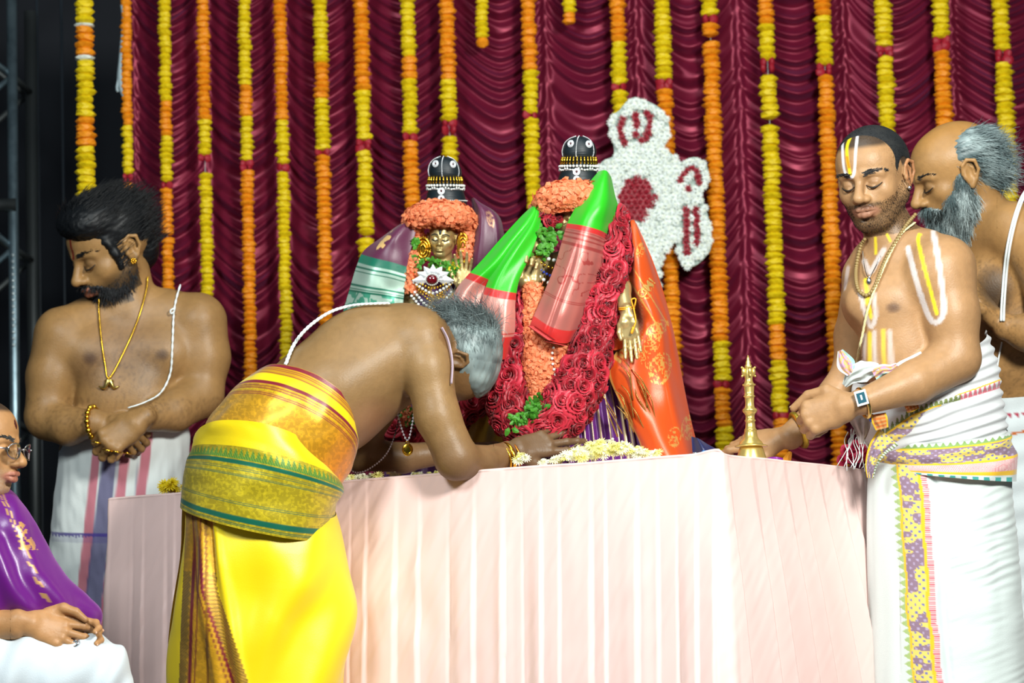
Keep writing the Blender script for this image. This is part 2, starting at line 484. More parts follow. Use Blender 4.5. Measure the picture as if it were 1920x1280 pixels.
def sculpt_hand(S, W, D, N, L, curls, thumb, side=1, fan=8.0, k=4.0, rs=1.0):
    """W wrist, D towards the knuckles, N out of the back of the hand, L wrist-to-tip length, side=+1: thumb on D x N side.
    curls: per finger (c1,c2,c3) bends towards the palm in degrees (index..little); thumb: three points rel. (d,s,n) in L units"""
    W = np.asarray(W, float); D = np.asarray(D, float); D /= np.linalg.norm(D)
    N = np.asarray(N, float); N = N - D * (N @ D); N /= np.linalg.norm(N)
    Sd = np.cross(D, N) * side
    def q(d, s, n): return W + L * (D * d + Sd * s + N * n)
    kn = [(.50, .145, .0), (.53, .05, .012), (.515, -.045, .006), (.475, -.13, -.008)]
    S.cap(q(-.06, 0, 0), q(.10, 0, 0), .115 * L * rs, .12 * L * rs, 2 * k)
    for (a, b, c), r in zip(kn, (.062, .062, .06, .055)):
        S.cap(q(.12, b * .55, -.01), q(a, b, c - .01), .085 * L * rs, r * L * rs, 2.2 * k)
        S.ell(q(a, b, c + .012), np.array([.05, .05, .05]) * L * rs, None, k)
    S.ell(q(.22, .11, -.05), np.array([.12, .12, .12]) * L * rs * .8, None, 2 * k)
    S.ell(q(.25, -.1, -.04), np.array([.1, .1, .1]) * L * rs * .75, None, 2 * k)
    segs = [(.225, .14, .105), (.25, .16, .115), (.235, .15, .11), (.185, .115, .095)]
    rads = [(.050, .044, .040, .034), (.052, .046, .041, .034), (.049, .044, .039, .033), (.043, .039, .035, .030)]
    tips = []
    for i in range(4):
        a = math.radians(fan * (1.5 - i)) if not isinstance(fan, (list, tuple)) else math.radians(fan[i])
        d0 = D * math.cos(a) + Sd * math.sin(a); p = q(*kn[i]); ang = 0
        for j in range(3):
            ang += math.radians(curls[i][j])
            dd = d0 * math.cos(ang) - N * math.sin(ang)
            p2 = p + dd * segs[i][j] * L
            S.cap(p, p2, rads[i][j] * L * rs, rads[i][j + 1] * L * rs, k * .55)
            if j < 2: S.ell(p2 + N * .004 * L, np.full(3, rads[i][j + 1] * 1.12 * L * rs), None, k * .5)
            p = p2
        nl = -np.array([0, 0, 0.]) + (d0 * math.sin(ang) + N * math.cos(ang))
        tips.append((p, dd, nl, rads[i][3] * L * rs))
    t = [q(*x) for x in thumb]
    S.cap(q(.08, .08, -.02), t[0], .075 * L * rs, .066 * L * rs, 1.6 * k)
    S.cap(t[0], t[1], .062 * L * rs, .054 * L * rs, k)
    S.cap(t[1], t[2], .054 * L * rs, .040 * L * rs, k * .6)
    dd = t[2] - t[1]; dd /= np.linalg.norm(dd)
    tips.append((t[2], dd, Sd, .040 * L * rs))
    return tips
# ------------------------------------------------------------------ stage: floor, black hall, pleated satin backdrop
M_floor = mat('stage_floor', lin('3a2f2c'), 0.6, bump=0.2, bump_scale=40)
M_black = mat('black_drape', lin('060c16'), 0.9, sheen=0.05, bump=0.3, bump_scale=30, bump_stretch=(1, 1, .05))
def quad_box(lo, hi):
    lo = np.array(lo, float); hi = np.array(hi, float)
    V = np.array([[x, y, z] for x in (lo[0], hi[0]) for y in (lo[1], hi[1]) for z in (lo[2], hi[2])])
    F = np.array([[0, 1, 3, 2], [4, 6, 7, 5], [0, 4, 5, 1], [2, 3, 7, 6], [0, 2, 6, 4], [1, 5, 7, 3]])
    return V, F
V, F = quad_box((-4, 6.3, -0.05), (4, 12, 0)); fl = link('floor', mesh_np('floor', V, F, smooth=False), M_floor); tag(fl, kind='structure')
# black cloth closing the hall behind, in long shallow hanging panels
xs = np.linspace(-4, 4, 320); zs = np.linspace(0, 4.5, 12)
X, Z = np.meshgrid(xs, zs, indexing='ij')
Y = 11.0 + 0.03 * np.sin(X * 9) + 0.05 * np.abs(np.sin(X * 2.6)) ** 8
o = link('wall_back', mesh_np('wall_back', np.stack([X, Y, Z], -1).reshape(-1, 3), grid_faces(320, 12)), M_black); tag(o, 'black cloth hanging behind the stage', kind='structure')

YB = 9.6
# px of the gathered seams (at mid height), each cloth column sags between two seams
seams_px = [250, 386, 531, 686, 842, 1029, 1201, 1393, 1592, 1795, 1990, 2180]
seam_x = np.array([P(p, 300, YB)[0] for p in seams_px])
sc_m = YB / FPX
x_lo, x_hi = seam_x[0] - 0.012, seam_x[-1]
nx, nz = 820, 640
xs = np.linspace(x_lo, x_hi, nx); z_top = P(960, -80, YB)[2]; z_bot = P(960, 1000, YB)[2]
zs = np.linspace(z_bot, z_top, nz)
X, Z = np.meshgrid(xs, zs, indexing='ij')
ci = np.clip(np.searchsorted(seam_x, xs, side='right') - 1, 0, len(seam_x) - 2)
s = np.clip((xs - seam_x[ci]) / (seam_x[ci + 1] - seam_x[ci]), 0, 1)[:, None]
wcol = (seam_x[ci + 1] - seam_x[ci])[:, None]
ph = ci[:, None] * 1.7
skew = 0.12 * np.sin(ci * 2.1)[:, None]
sag = 1 - np.abs(2 * np.clip(s ** (1 + skew), 0, 1) - 1) ** 1.7
A = (0.115 + 0.02 * np.sin(ci * 3.3)[:, None]) * (wcol / 0.27) ** 0.6
# each column has its own irregular ladder of folds
h = Z + A * sag + 0.010 * n2(X, Z, 3, 2.2, 1)
per = 0.048 + 0.007 * np.sin(ci[:, None] * 1.3)
q = h / per + 1.3 * n2(X * 0 + ci[:, None] * 5.1, h, 1, 5.5, 2) + 0.35 * n2(X, h, 5, 6, 7) + ph
fold = (0.5 + 0.5 * np.sin(q * 2 * np.pi + 0.6 * np.sin(q * 2 * np.pi))) ** 1.3
q2 = h / (per * 2.7) + ph * 2 + 0.8 * n2(X, h, 2, 7, 4)
amp = 0.0015 + 0.026 * np.sin(np.pi * np.clip(s, 0, 1)) ** 0.8
strength = 0.85 + 0.75 * n2(X * 0.3 + ci[:, None], h, 2.0, 9, 5)
D = amp * (fold * strength + 0.55 * np.sin(q2 * 2 * np.pi) ** 2)
ridge = np.exp(-((np.minimum(s, 1 - s) * wcol) / 0.012) ** 2) * 0.018
belly = 0.05 * np.sin(np.pi * s) ** 1.2
Y = YB + 0.03 - D - ridge - belly * 0.7
M_satin = mat('maroon_satin', lin('6a122c'), 0.40, metal=0.4, spec=0.3, sheen=0.10, sheen_tint=(0.7, 0.3, 0.8), bump=0.05, bump_scale=20)
o = link('backdrop_curtain', mesh_np('backdrop_curtain', np.stack([X, Y, Z], -1).reshape(-1, 3), grid_faces(nx, nz)), M_satin)
tag(o, 'tall maroon satin stage curtain gathered into sagging swags behind the figures', 'curtain')
# hem of the curtain down to the floor
o2 = None
xs2 = np.linspace(x_lo, x_hi, 200); zs2 = np.linspace(0.02, z_bot + 0.01, 8); X2, Z2 = np.meshgrid(xs2, zs2, indexing='ij')
V = np.stack([X2, YB + 0.01 + 0.012 * np.sin(X2 * 60), Z2], -1).reshape(-1, 3)
link('hem', mesh_np('hem', V, grid_faces(200, 8)), M_satin, o)

# ------------------------------------------------------------------ truss at the left edge
M_alu = mat('truss_metal', lin('7f939b'), 0.38, metal=0.85, noise_col=lin('39464b'), noise_scale=25)
M_alud = mat('truss_dark_metal', lin('3a3f40'), 0.5, metal=0.6)
YT = 9.9
tr = empty('stage_truss', (P(10, 640, YT)[0], YT, 0), 'aluminium lattice truss tower at the far left of the stage', 'truss')
xT = P(27, 640, YT)[0]; xL = xT - 0.30
def zt(py): return float(P(20, py, YT)[2])
for x, y, mm in ((xT, YT, M_alu), (xT + 0.018, YT + 0.26, M_alud), (xL, YT, M_alu), (xL, YT + 0.3, M_alud)):
    b = MB().tube([[x, y, 0.0], [x, y, 1.2], [x, y, 2.6]], 0.0155 if mm is M_alu else 0.019, 12)
    ch = b.build('chord', mm, tr)
step = float(P(20, 0, YT)[2] - P(20, 160, YT)[2])
z = zt(1290)
k = 0
while z < zt(-60):
    for (ya, yb2) in ((YT, YT), (YT + 0.3, YT + 0.3)):
        MB().tube([[xL, ya, z], [(xL + xT) / 2, ya, z + step / 2], [xT, ya, z + step]], 0.009, 8).build('brace', M_alu if ya == YT else M_alud, tr)
        MB().tube([[xT, ya, z + step * 1.0], [(xL + xT) / 2, ya, z + step * 1.5], [xL, ya, z + step * 2.0]], 0.009, 8).build('brace', M_alu if ya == YT else M_alud, tr)
    MB().tube([[xT, YT, z + step], [xT + .018, YT + .26, z + step]], 0.009, 8).build('brace', M_alud, tr)
    k += 1; z += 2 * step
zc = zt(385)
MB().tube([[xL, YT - .01, zc], [xT + .01, YT - .01, zc]], 0.02, 10).build('crossbar', M_alud, tr)
# bolts seen as a row of bright rivets on the chord
rv = MB()
for py in range(480, 660, 12):
    v, f = ICO1; rv.add(v * .0055 + np.array([xT, YT - .0165, zt(py)]), f)
rv.build('rivet_row', mat('rivet', lin('c9d6d8'), .3, metal=.7), tr)
# two thin cables hanging in the dark
for i, px in enumerate((72, 118)):
    x = P(px, 400, 10.2)[0]
    o = MB().tube([[x, 10.2, 0], [x + .004, 10.2, 1.3], [x, 10.2, 3]], 0.004, 6).build('hanging_cable', mat('cable', lin('1a232b'), .6))
    tag(o, ['thin dark cable hanging just right of the truss', 'thin dark cable hanging between the truss and the yellow garland'][i], 'cable', 'cables in the dark wing')
# pale cloth tie hanging down the curtain's left edge
c = [P(228, 8, 9.5), P(231, 40, 9.5), P(227, 90, 9.5), P(224, 140, 9.5), P(226, 165, 9.5), P(231, 182, 9.5)]
b = MB(); b.tube(catmull(c, 24), np.interp(np.linspace(0, 1, 24), [0, .6, .8, 1], [.006, .007, .012, .004]), 8, flat=.5)
c = [P(224, 140, 9.5), P(219, 165, 9.5), P(222, 172, 9.5)]; b.tube(catmull(c, 8), .004, 6)
tag(b.build('cloth_tie', mat('pale_cloth', lin('8fa0a6'), .8)), 'pale knotted cloth strip hanging beside the leftmost orange garland', 'cloth')
b = MB(); b.tube(catmull([P(249, 352, 9.56), P(254, 362, 9.56), P(256, 376, 9.56)], 8), [.004, .008, .01, .011, .01, .009, .008, .006], 8, flat=.5)
tag(b.build('cloth_knot', mat('pale_knot', lin('8fa0a6'), .8)), 'small pale cloth knot where the leftmost orange garland is tied', 'cloth')

# ------------------------------------------------------------------ garlands
def flower_mesh(name, kind, seed, mt):
    r = np.random.RandomState(seed)
    V, F = ICO2; V = V.copy()
    if kind == 'marigold':
        th = np.arctan2(V[:, 1], V[:, 0])
        ruff = 1 + 0.13 * np.sin(th * 9 + seed) * (1 - np.abs(V[:, 2]) * .6) + 0.10 * (r.rand(len(V)) - .5)
        V[:, :2] *= ruff[:, None]; V[:, 2] *= 0.42 * (1 + .3 * (r.rand(len(V)) - .5))
    else:
        V *= (1 + 0.18 * (r.rand(len(V)) - .5))[:, None]; V[:, 2] *= .6
    c = 0.82 + 0.36 * r.rand(len(V), 1)
    me = mesh_np(name, V, F, smooth=False); me.materials.append(mt); return me
def petalmat(name, a, b, rough=.6):
    return mat(name, lin(a), rough, noise_col=lin(b), noise_scale=3.0, transl=.18)
M_yel = petalmat('marigold_yellow', 'e4c800', 'c4aa00'); M_ora = petalmat('marigold_orange', 'ea9004', 'd67402'); M_rose = petalmat('rose_red', 'a01028', '6a0818')
M_white = petalmat('jasmine_white', 'dfe6dc', 'b9c8c0')
FM = {'Y': [flower_mesh('marigold_yellow', 'marigold', i, M_yel) for i in range(4)], 'O': [flower_mesh('marigold_orange', 'marigold', 10 + i, M_ora) for i in range(4)],
      'R': [flower_mesh('rose_head', 'rose', 20 + i, M_rose) for i in range(3)], 'W': [flower_mesh('jasmine', 'rose', 30 + i, M_white) for i in range(2)]}
M_string = mat('string', lin('9aa0a0'), .8)
NAMES = {'Y': 'marigold', 'O': 'marigold', 'R': 'rose', 'W': 'white_blossom'}
def garland(px, segs, wpx, label, y=None, pitch=12.0, py0=-45):
    y = YB - 0.098 if y is None else y
    s = y / FPX; x = float(P(px, 0, y)[0]); ztop = float(P(px, py0, y)[2])
    def zz(py): # height of the image row at that x
        d = ray(px, py); t = y / d[1]
        # follow the vertical line: solve row by two point interpolation
        return None
    # rows seen by the vertical line x=const
    za = np.linspace(0.2, 3.4, 300); v = np.stack([np.full(300, x), np.full(300, y), za], -1) - cam_pos
    rows = 640 - FPX * (v @ CU) / (v @ CF)
    z_of = lambda py: float(np.interp(-py, -rows[::-1][::-1], za)) if False else float(np.interp(py, rows[::-1], za[::-1]))
    pend = segs[-1][0]
    root = empty('flower_garland', (x, y, z_of(py0)), label, 'garland', 'flower garlands hanging on the maroon curtain')
    MB().tube([[x, y, z_of(py0)], [x, y, z_of(pend)]], 0.0012, 5).build('string', M_string, root)
    inv = parent_inv(root); py = py0
    for end, c in segs:
        if c == 'G': py = end; continue
        n = max(1, int(round((end - py) / (pitch if c != 'R' else 11))))
        if c == 'W': n = 1
        for i in range(n):
            pc = py + (i + .5) * (end - py) / n
            if c == 'R':
                k = [(-.55, 0), (.45, .1)]
                for a, b_ in k:
                    o = bpy.data.objects.new('rose', rnd.choice(FM['R'])); COL.objects.link(o); o.parent = root; o.matrix_parent_inverse = inv
                    r_ = wpx * s * .33 * rnd.uniform(.9, 1.1)
                    o.matrix_basis = Matrix.Translation((x + a * wpx * s * .5, y - .006 - b_ * .01, z_of(pc + rnd.uniform(-2, 2)))) @ Matrix.Rotation(rnd.uniform(0, 6), 4, 'Z') @ Matrix.Rotation(math.pi / 2, 4, 'X') @ Matrix.Diagonal((r_, r_, r_, 1))
                continue
            o = bpy.data.objects.new(NAMES[c], rnd.choice(FM[c])); COL.objects.link(o); o.parent = root; o.matrix_parent_inverse = inv
            r_ = wpx * s * .56 * rnd.uniform(.88, 1.08); hz = (end - py) / n * s * 1.5
            if c == 'W': hz *= .8
            o.matrix_basis = (Matrix.Translation((x + rnd.uniform(-1, 1) * .0022, y + rnd.uniform(-.002, .002), z_of(pc))) @ Matrix.Rotation(rnd.uniform(0, 6.28), 4, 'Z')
                              @ Matrix.Rotation(rnd.uniform(-.14, .14), 4, 'X') @ Matrix.Diagonal((r_, r_, hz / .84, 1)))
        py = end
    return root
YY, OO, RR, GG, WW = 'Y', 'O', 'R', 'G', 'W'
def SG(t):
    out = []
    for a in t.split():
        out.append((float(a[1:]), a[0]))
    return out
garland(158, SG('Y45 W51 O105 W113 Y220 O275 Y400'), 34, 'thick yellow and orange garland hanging alone against the black wing', y=9.3, pitch=14)
for px, sg, wp, lab in [
    (236, 'O235 Y325 R345 O356 G372 O470', 20, 'narrow garland on the curtain\'s left edge beside the pale cloth tie'),
    (308, 'Y190 O255 Y340 R353 O440 G447 O560', 23, 'second garland from the curtain\'s left edge, orange behind the bearded man'),
    (380, 'O225 Y290 R305 G325 Y580', 24, 'garland orange above and yellow below a gap, above the left man\'s shoulder'),
    (458, 'Y160 O218 Y302 R320 O760', 24, 'garland with a long orange lower half passing left of the bowing man\'s back'),
    (525, 'O225 Y307 R322 Y700', 24, 'garland with a long yellow lower half ending at the bowing man\'s waist'),
    (600, 'Y118 O185 Y282 R291 O620', 25, 'garland with an orange lower half just left of the green-bordered cloth'),
    (677, 'O170 Y262 R283 Y440 G448 Y500', 26, 'garland orange then yellow ending behind the plum cloth of the left idol'),
    (764, 'Y107 O148 Y250 R265 O430', 26, 'garland yellow at the top and orange behind the left idol\'s headband'),
    (837, 'O150 Y227 R250 G256 Y330', 27, 'garland ending in yellow above the left idol\'s black crown'),
    (903, 'Y72 O88', 22, 'short yellow garland tail ending high between the two idols'),
    (990, 'O132 Y213 R222 Y430', 26, 'garland orange then long yellow just left of the taller idol\'s crown'),
    (1067, 'Y25 O45', 22, 'shortest garland tail, above the taller idol\'s crown'),
    (1157, 'O78 Y158 R170 Y260', 27, 'garland ending behind the top of the white flower conch'),
    (1241, 'Y150 R167 O820', 28, 'garland running down behind the right lobe of the white flower conch'),
    (1330, 'Y30 R45 O68 G80 O640 Y715 R727 O800 Y880', 29, 'long orange garland right beside the white flower conch, above the lamp'),
    (1435, 'O45 Y112 R135 G142 Y222 G236 Y610 O675 Y775 R785 O860', 29, 'long yellow garland with two gaps hanging right of the brass lamp'),
    (1542, 'O30 Y122 R142 O710 Y735 O880', 28, 'long orange garland left of the shaven priest'),
    (1655, 'Y88 R107 Y290', 29, 'yellow garland hanging above the shaven priest\'s head'),
    (1762, 'Y70 R95 O260', 29, 'garland yellow then orange above the bearded man\'s bald head'),
    (1876, 'Y95 R118 Y400', 30, 'yellow garland at the far right behind the bearded man\'s neck')]:
    garland(px, SG(sg), wp * (1.0 if px < 600 else 1.1), lab, pitch=12.5 if wp > 25 else 11)

# ------------------------------------------------------------------ white flower conch with red rose patterns on a board
YE = 9.42
def pip(x, y, poly):
    poly = np.asarray(poly, float); n = len(poly); ins = np.zeros(np.shape(x), bool); j = n - 1
    for i in range(n):
        xi, yi = poly[i]; xj, yj = poly[j]
        c = ((yi > y) != (yj > y)) & (x < (xj - xi) * (y - yi) / (yj - yi + 1e-12) + xi); ins ^= c; j = i
    return ins
conch = [(1190, 182), (1215, 190), (1240, 205), (1254, 230), (1252, 262), (1243, 275), (1262, 290), (1275, 305), (1290, 297), (1308, 295), (1324, 308), (1329, 330),
         (1322, 352), (1315, 366), (1325, 395), (1333, 430), (1333, 465), (1322, 482), (1305, 497), (1287, 500), (1275, 490), (1270, 470), (1266, 455), (1250, 470), (1241, 488), (1238, 520), (1234, 545),
         (1215, 520), (1195, 470), (1180, 430), (1160, 420), (1135, 390), (1120, 350), (1120, 320), (1130, 302), (1150, 292), (1150, 270), (1142, 245), (1145, 218), (1160, 208), (1175, 190)]
cc = P(1230, 340, YE)
em = empty('flower_conch', cc, 'large white flower conch emblem with red rose patterns on the curtain', 'floral decoration')
poly = catmull(np.array([(a, b, 0) for a, b in conch + conch[:1]], float), 160)[:-1, :2]
fr = P(poly[:, 0], poly[:, 1], YE + .022); bk = fr + np.array([0, .02, 0]); n = len(poly)
cen = P(1215, 350, YE + .022)
# board triangulated through bmesh
import bmesh
bm = bmesh.new(); vf = [bm.verts.new(p) for p in fr]; f = bm.faces.new(vf); r = bmesh.ops.extrude_face_region(bm, geom=[f])
for v in r['geom']:
    if isinstance(v, bmesh.types.BMVert): v.co.y += .02
bmesh.ops.triangulate(bm, faces=bm.faces[:]); bmesh.ops.recalc_face_normals(bm, faces=bm.faces[:]); me = bpy.data.meshes.new('board'); bm.to_mesh(me); bm.free()
link('board', me, mat('board', lin('9fb0a8'), .8), em)
redz = [('l', [(1168, 222), (1163, 240), (1166, 255), (1171, 268)], 5.5), ('l', [(1192, 216), (1193, 228), (1193, 236)], 5.5), ('l', [(1192, 252), (1192, 258)], 5.5),
        ('l', [(1212, 212), (1220, 222), (1217, 240), (1212, 256), (1202, 264)], 6.5),
        ('l', [(1276, 338), (1284, 326), (1296, 316), (1307, 325), (1311, 342)], 5.5), ('l', [(1291, 354), (1294, 356)], 6.5),
        ('l', [(1287, 393), (1288, 420), (1287, 445), (1288, 474)], 5.5), ('l', [(1305, 393), (1307, 420), (1307, 440), (1306, 455)], 5.0)]
disc = [(1164, 348), (1175, 335), (1190, 330), (1208, 333), (1220, 345), (1222, 362), (1230, 370), (1226, 385), (1215, 400), (1205, 412), (1190, 416), (1175, 408), (1165, 395), (1160, 375)]
def is_red(x, y):
    if pip(np.array(x), np.array(y), disc): return True
    return any(pl_dist(np.array([[x, y]]), pts)[0][0] < w + 2.2 for _, pts, w in redz)
def bloom_mesh(name, seed, mt, npet=11, rows=3, col=None):
    """small many-petalled head: rings of petals"""
    r = np.random.RandomState(seed); b = MB()
    for k in range(rows):
        R = 1.0 - k * .27; n = npet - 2 * k
        for i in range(n):
            a = (i + .5 * k + r.rand() * .4) / n * 6.283; d = np.array([math.cos(a), math.sin(a), 0]); sd = np.array([-d[1], d[0], 0]); w_ = R * 2.4 / n
            tilt = .15 + .35 * k
            p0 = d * .12; p1 = d * R * .6 + np.array([0, 0, .1 + tilt * .5 * R]); p2 = d * R * math.cos(tilt) + np.array([0, 0, tilt * R * .9 - .05])
            V = [p0 - sd * w_ * .3, p0 + sd * w_ * .3, p1 - sd * w_ * .6, p1 + sd * w_ * .6, p2 - sd * w_ * .25, p2 + sd * w_ * .25]
            b.add(V, np.array([[0, 1, 3, 2], [2, 3, 5, 4]]), col)
    v, f = ICO1; b.add(v * np.array([.25, .25, .2]) + np.array([0, 0, .25 + .1 * rows]), f, col)
    me = b.mesh(name, smooth=False); me.materials.append(mt); return me
M_mum = mat('white_petals', lin('eef6f4'), .6, noise_col=lin('eeeebc'), noise_scale=1.2, transl=.2)
M_red = mat('red_petals', lin('9a0c26'), .5, noise_col=lin('5e0618'), noise_scale=2, transl=.1)
mums = [bloom_mesh('chrysanthemum', i, M_mum) for i in range(4)]; reds = [bloom_mesh('rose_bloom', 7 + i, M_red, 8, 3) for i in range(3)]
pts = []; yy = 180.0; row = 0
while yy < 548:
    xx = 1116.0 + (row % 2) * 6
    while xx < 1338:
        x_, y_ = xx + rnd.uniform(-2.4, 2.4), yy + rnd.uniform(-2.4, 2.4)
        if pip(np.array(x_), np.array(y_), poly): pts.append((x_, y_))
        xx += 12.0
    yy += 10.4; row += 1
pts = [q_ for q_ in pts if not is_red(*q_)]
redp = []
for _, pl, w_ in redz:
    cm = catmull(np.array([(a, b_, 0) for a, b_ in pl], float), 60); d_ = np.concatenate([[0], np.cumsum(np.linalg.norm(np.diff(cm, axis=0), axis=1))])
    for t_ in np.linspace(0, d_[-1], max(1, int(d_[-1] / 9.5) + 1)): redp.append((np.interp(t_, d_, cm[:, 0]), np.interp(t_, d_, cm[:, 1])))
yy = 332.0; row = 0
while yy < 416:
    xx = 1162.0 + (row % 2) * 5.5
    while xx < 1232:
        if pip(np.array(xx), np.array(yy), disc): redp.append((xx, yy))
        xx += 11.0
    yy += 9.5; row += 1
redset = set(redp); pts += redp
inv = parent_inv(em)
nwh = 0; spare = MB()
for x_, y_ in pts:
    red = (x_, y_) in redset
    if not red: nwh += 1
    p = P(x_, y_, YE + .008)
    Mx = Matrix.Translation(p) @ Matrix.Rotation(math.pi / 2 + rnd.uniform(-.3, .3), 4, 'X') @ Matrix.Rotation(rnd.uniform(-.3, .3), 4, 'Y') @ Matrix.Rotation(rnd.uniform(0, 6.2), 4, 'Z')
    r_ = (.0125 if not red else .0135) * rnd.uniform(.9, 1.15)
    if not red and nwh > 298:
        mm = np.array(Mx); me = rnd.choice(mums); vv = np.array([v.co[:] for v in me.vertices]) * r_
        spare.add(vv @ mm[:3, :3].T + mm[:3, 3], np.array([q.vertices[:] for q in me.polygons if len(q.vertices) == 4])); continue
    o = bpy.data.objects.new('rose' if red else 'chrysanthemum', rnd.choice(reds if red else mums)); COL.objects.link(o); o.parent = em; o.matrix_parent_inverse = inv
    o.matrix_basis = Mx @ Matrix.Diagonal((r_, r_, r_, 1))
if spare.n: tag(spare.build('blossom_fill', M_mum, em), kind='stuff')
print('emblem', len(pts), 'white', nwh, time.time() - T00)
# ------------------------------------------------------------------ cloth covered table
ZT = 0.965
TL, TC, TR = np.array([-1.006, 8.345]), np.array([.455, 7.50]), np.array([.834, 8.03])
TB = TL + (TR - TC) + np.array([.08, .05])
path = [TB, TL, TC, TR]
pp = []; ss = []
segn = [90, 560, 260]
acc = 0
for (a, b), n in zip(zip(path[:-1], path[1:]), segn):
    for i in range(n):
        pp.append(a + (b - a) * i / n); ss.append(acc + np.linalg.norm(b - a) * i / n)
    acc += np.linalg.norm(b - a)
pp.append(path[-1]); ss.append(acc); pp = np.array(pp); ss = np.array(ss)
# rounded corners
ker = np.ones(9) / 9; ppr = pp.copy()
for i in range(2): ppr[4:-4, i] = np.convolve(pp[:, i], ker, 'valid')
pp = ppr
tg = np.gradient(pp, axis=0); tg /= np.linalg.norm(tg, axis=1)[:, None]; nr = np.stack([tg[:, 1], -tg[:, 0]], 1)   # outward
nr *= -1 if ((pp - (TL + TR) / 2) * nr).sum(1).mean() < 0 else 1
s1 = np.linalg.norm(TL - TB); s2 = s1 + np.linalg.norm(TC - TL)
nzc = 150
tz = np.linspace(0, 1, nzc) ** 1.15; Zc = ZT - tz * (ZT - 0.01)
S_, T_ = np.meshgrid(ss, tz, indexing='ij')
right = sstep(s2 - .01, s2 + .02, S_)
# front: irregular vertical pleats; right: pleats fanning away from the corner
fan = S_ - (0.05 + .30 * (S_ - s2)) * T_ * right
front_ph = S_ * 12 + 1.6 * n2(S_, T_, 3.5, .15, 3)
rp = fan * 14 + .8 * n2(fan, T_ * 0, 5, 1, 9)
def pleat(q, sharp=.65):
    f = q % 1.0
    return np.where(f < sharp, f / sharp, (1 - f) / (1 - sharp))
g = sstep(0.0, .35, T_)
_r = np.random.RandomState(12); bk = np.concatenate([[-.2], -.2 + np.cumsum(_r.uniform(.022, .085, 60))]); _h = _r.uniform(.35, 1.0, 61)
Sx = S_ + .014 * n2(S_ * 0 + T_, T_ * 0, 2.2, 1, 4) * T_ + .006 * n2(S_, T_, 6, 1.6, 8)
bi = np.clip(np.searchsorted(bk, Sx, side='right') - 1, 0, 59); fr_ = (Sx - bk[bi]) / (bk[bi + 1] - bk[bi])
pl_f = _h[bi] * np.where(fr_ < .86, .3 + .7 * (fr_ / .86) ** .8, (1 - fr_) / .14 * .7 + .3) * .011 + .0035 * n2(S_, T_, 34, 1.2, 2)
bkr = s2 - .25 + np.concatenate([[0], np.cumsum(_r.uniform(.045, .11, 30))]); bj = np.clip(np.searchsorted(bkr, fan, side='right') - 1, 0, 29); fj = np.clip((fan - bkr[bj]) / (bkr[bj + 1] - bkr[bj]), 0, 1)
pl_r = _h[bj] * np.where(fj < .8, (fj / .8) ** .9, (1 - fj) / .2) * .026 + .0015 * n2(fan, T_, 30, 1.0, 3)
dsp = (pl_f * (1 - right) + pl_r * right) * (.12 + .88 * g)
cr = n2(S_ * 1.0 + T_ * .5, T_ - S_ * .4, 22, 10, 5) * n2(S_, T_, 9, 5, 6)
crz = np.exp(-((S_ - s1 - .75) / .35) ** 2) * .8 + .35
dsp = dsp + .007 * cr * crz * (1 - .85 * right) + .03 * T_ + .0014 * n2(S_ + T_ * .6, T_, 70, 16, 8) * (1 - .6 * right)
Xc = pp[:, None, 0] + nr[:, None, 0] * dsp; Yc = pp[:, None, 1] + nr[:, None, 1] * dsp
hump = .008 * np.exp(-((ss - s2 + .02) / .035) ** 2) * (ss < s2 + .04) - .004 * sstep(s2 - .005, s2 + .015, ss)
edge = .0015 * n2(ss, ss * 0, 9, 1, 2)
Zg = np.broadcast_to(Zc, Xc.shape) + (hump + edge)[:, None] * (1 - sstep(0, .3, T_))
skirt = np.stack([Xc, Yc, Zg], -1)
# soft rolled edge and the top sheet
roll = []
for k, (inn, up) in enumerate(((.002, .0085), (-.002, .0115), (-.010, .013), (-.03, .0115))):
    q = pp + nr * inn; roll.append(np.stack([q[:, 0], q[:, 1], ZT + up - .007 + 0 * ss + (hump + edge) * (1 if inn > -.02 else .5)], -1))
cen2 = (TB + TL + TC + TR) / 4
topring = [np.stack([pp[:, 0] * (1 - t) + cen2[0] * t, pp[:, 1] * (1 - t) + cen2[1] * t, np.full(len(pp), ZT + .0045)], -1) for t in (.08, .3, .65, 1.0)]
allr = np.stack(topring[::-1] + roll[::-1], 1)
V = np.concatenate([allr, skirt], 1); nr_, nc_ = V.shape[0], V.shape[1]
M_cloth = mat('pink_satin', lin('f6d6d0'), .36, spec=.5, sheen=.2, sheen_tint=(1, .95, .95), bump=.10, bump_scale=18, bump_stretch=(1, 1, .25), transl=.12)
tc_ = link('tablecloth', mesh_np('tablecloth', V.reshape(-1, 3), grid_faces(nr_, nc_)), M_cloth)
tag(tc_, 'pale pink satin cloth covering the altar table down to the floor in pleats', 'tablecloth')
def table_depth(px, py=None):
    """world Y of the front edge of the table top at a picture column"""
    xs_ = pp[:, 0]; cols = 960 + FPX * ((np.stack([pp[:, 0], pp[:, 1], np.full(len(pp), ZT)], -1) - cam_pos) @ CR) / ((np.stack([pp[:, 0], pp[:, 1], np.full(len(pp), ZT)], -1) - cam_pos) @ CF)
    return float(np.interp(px, cols[95:], pp[95:, 1]))
print('table', time.time() - T00)
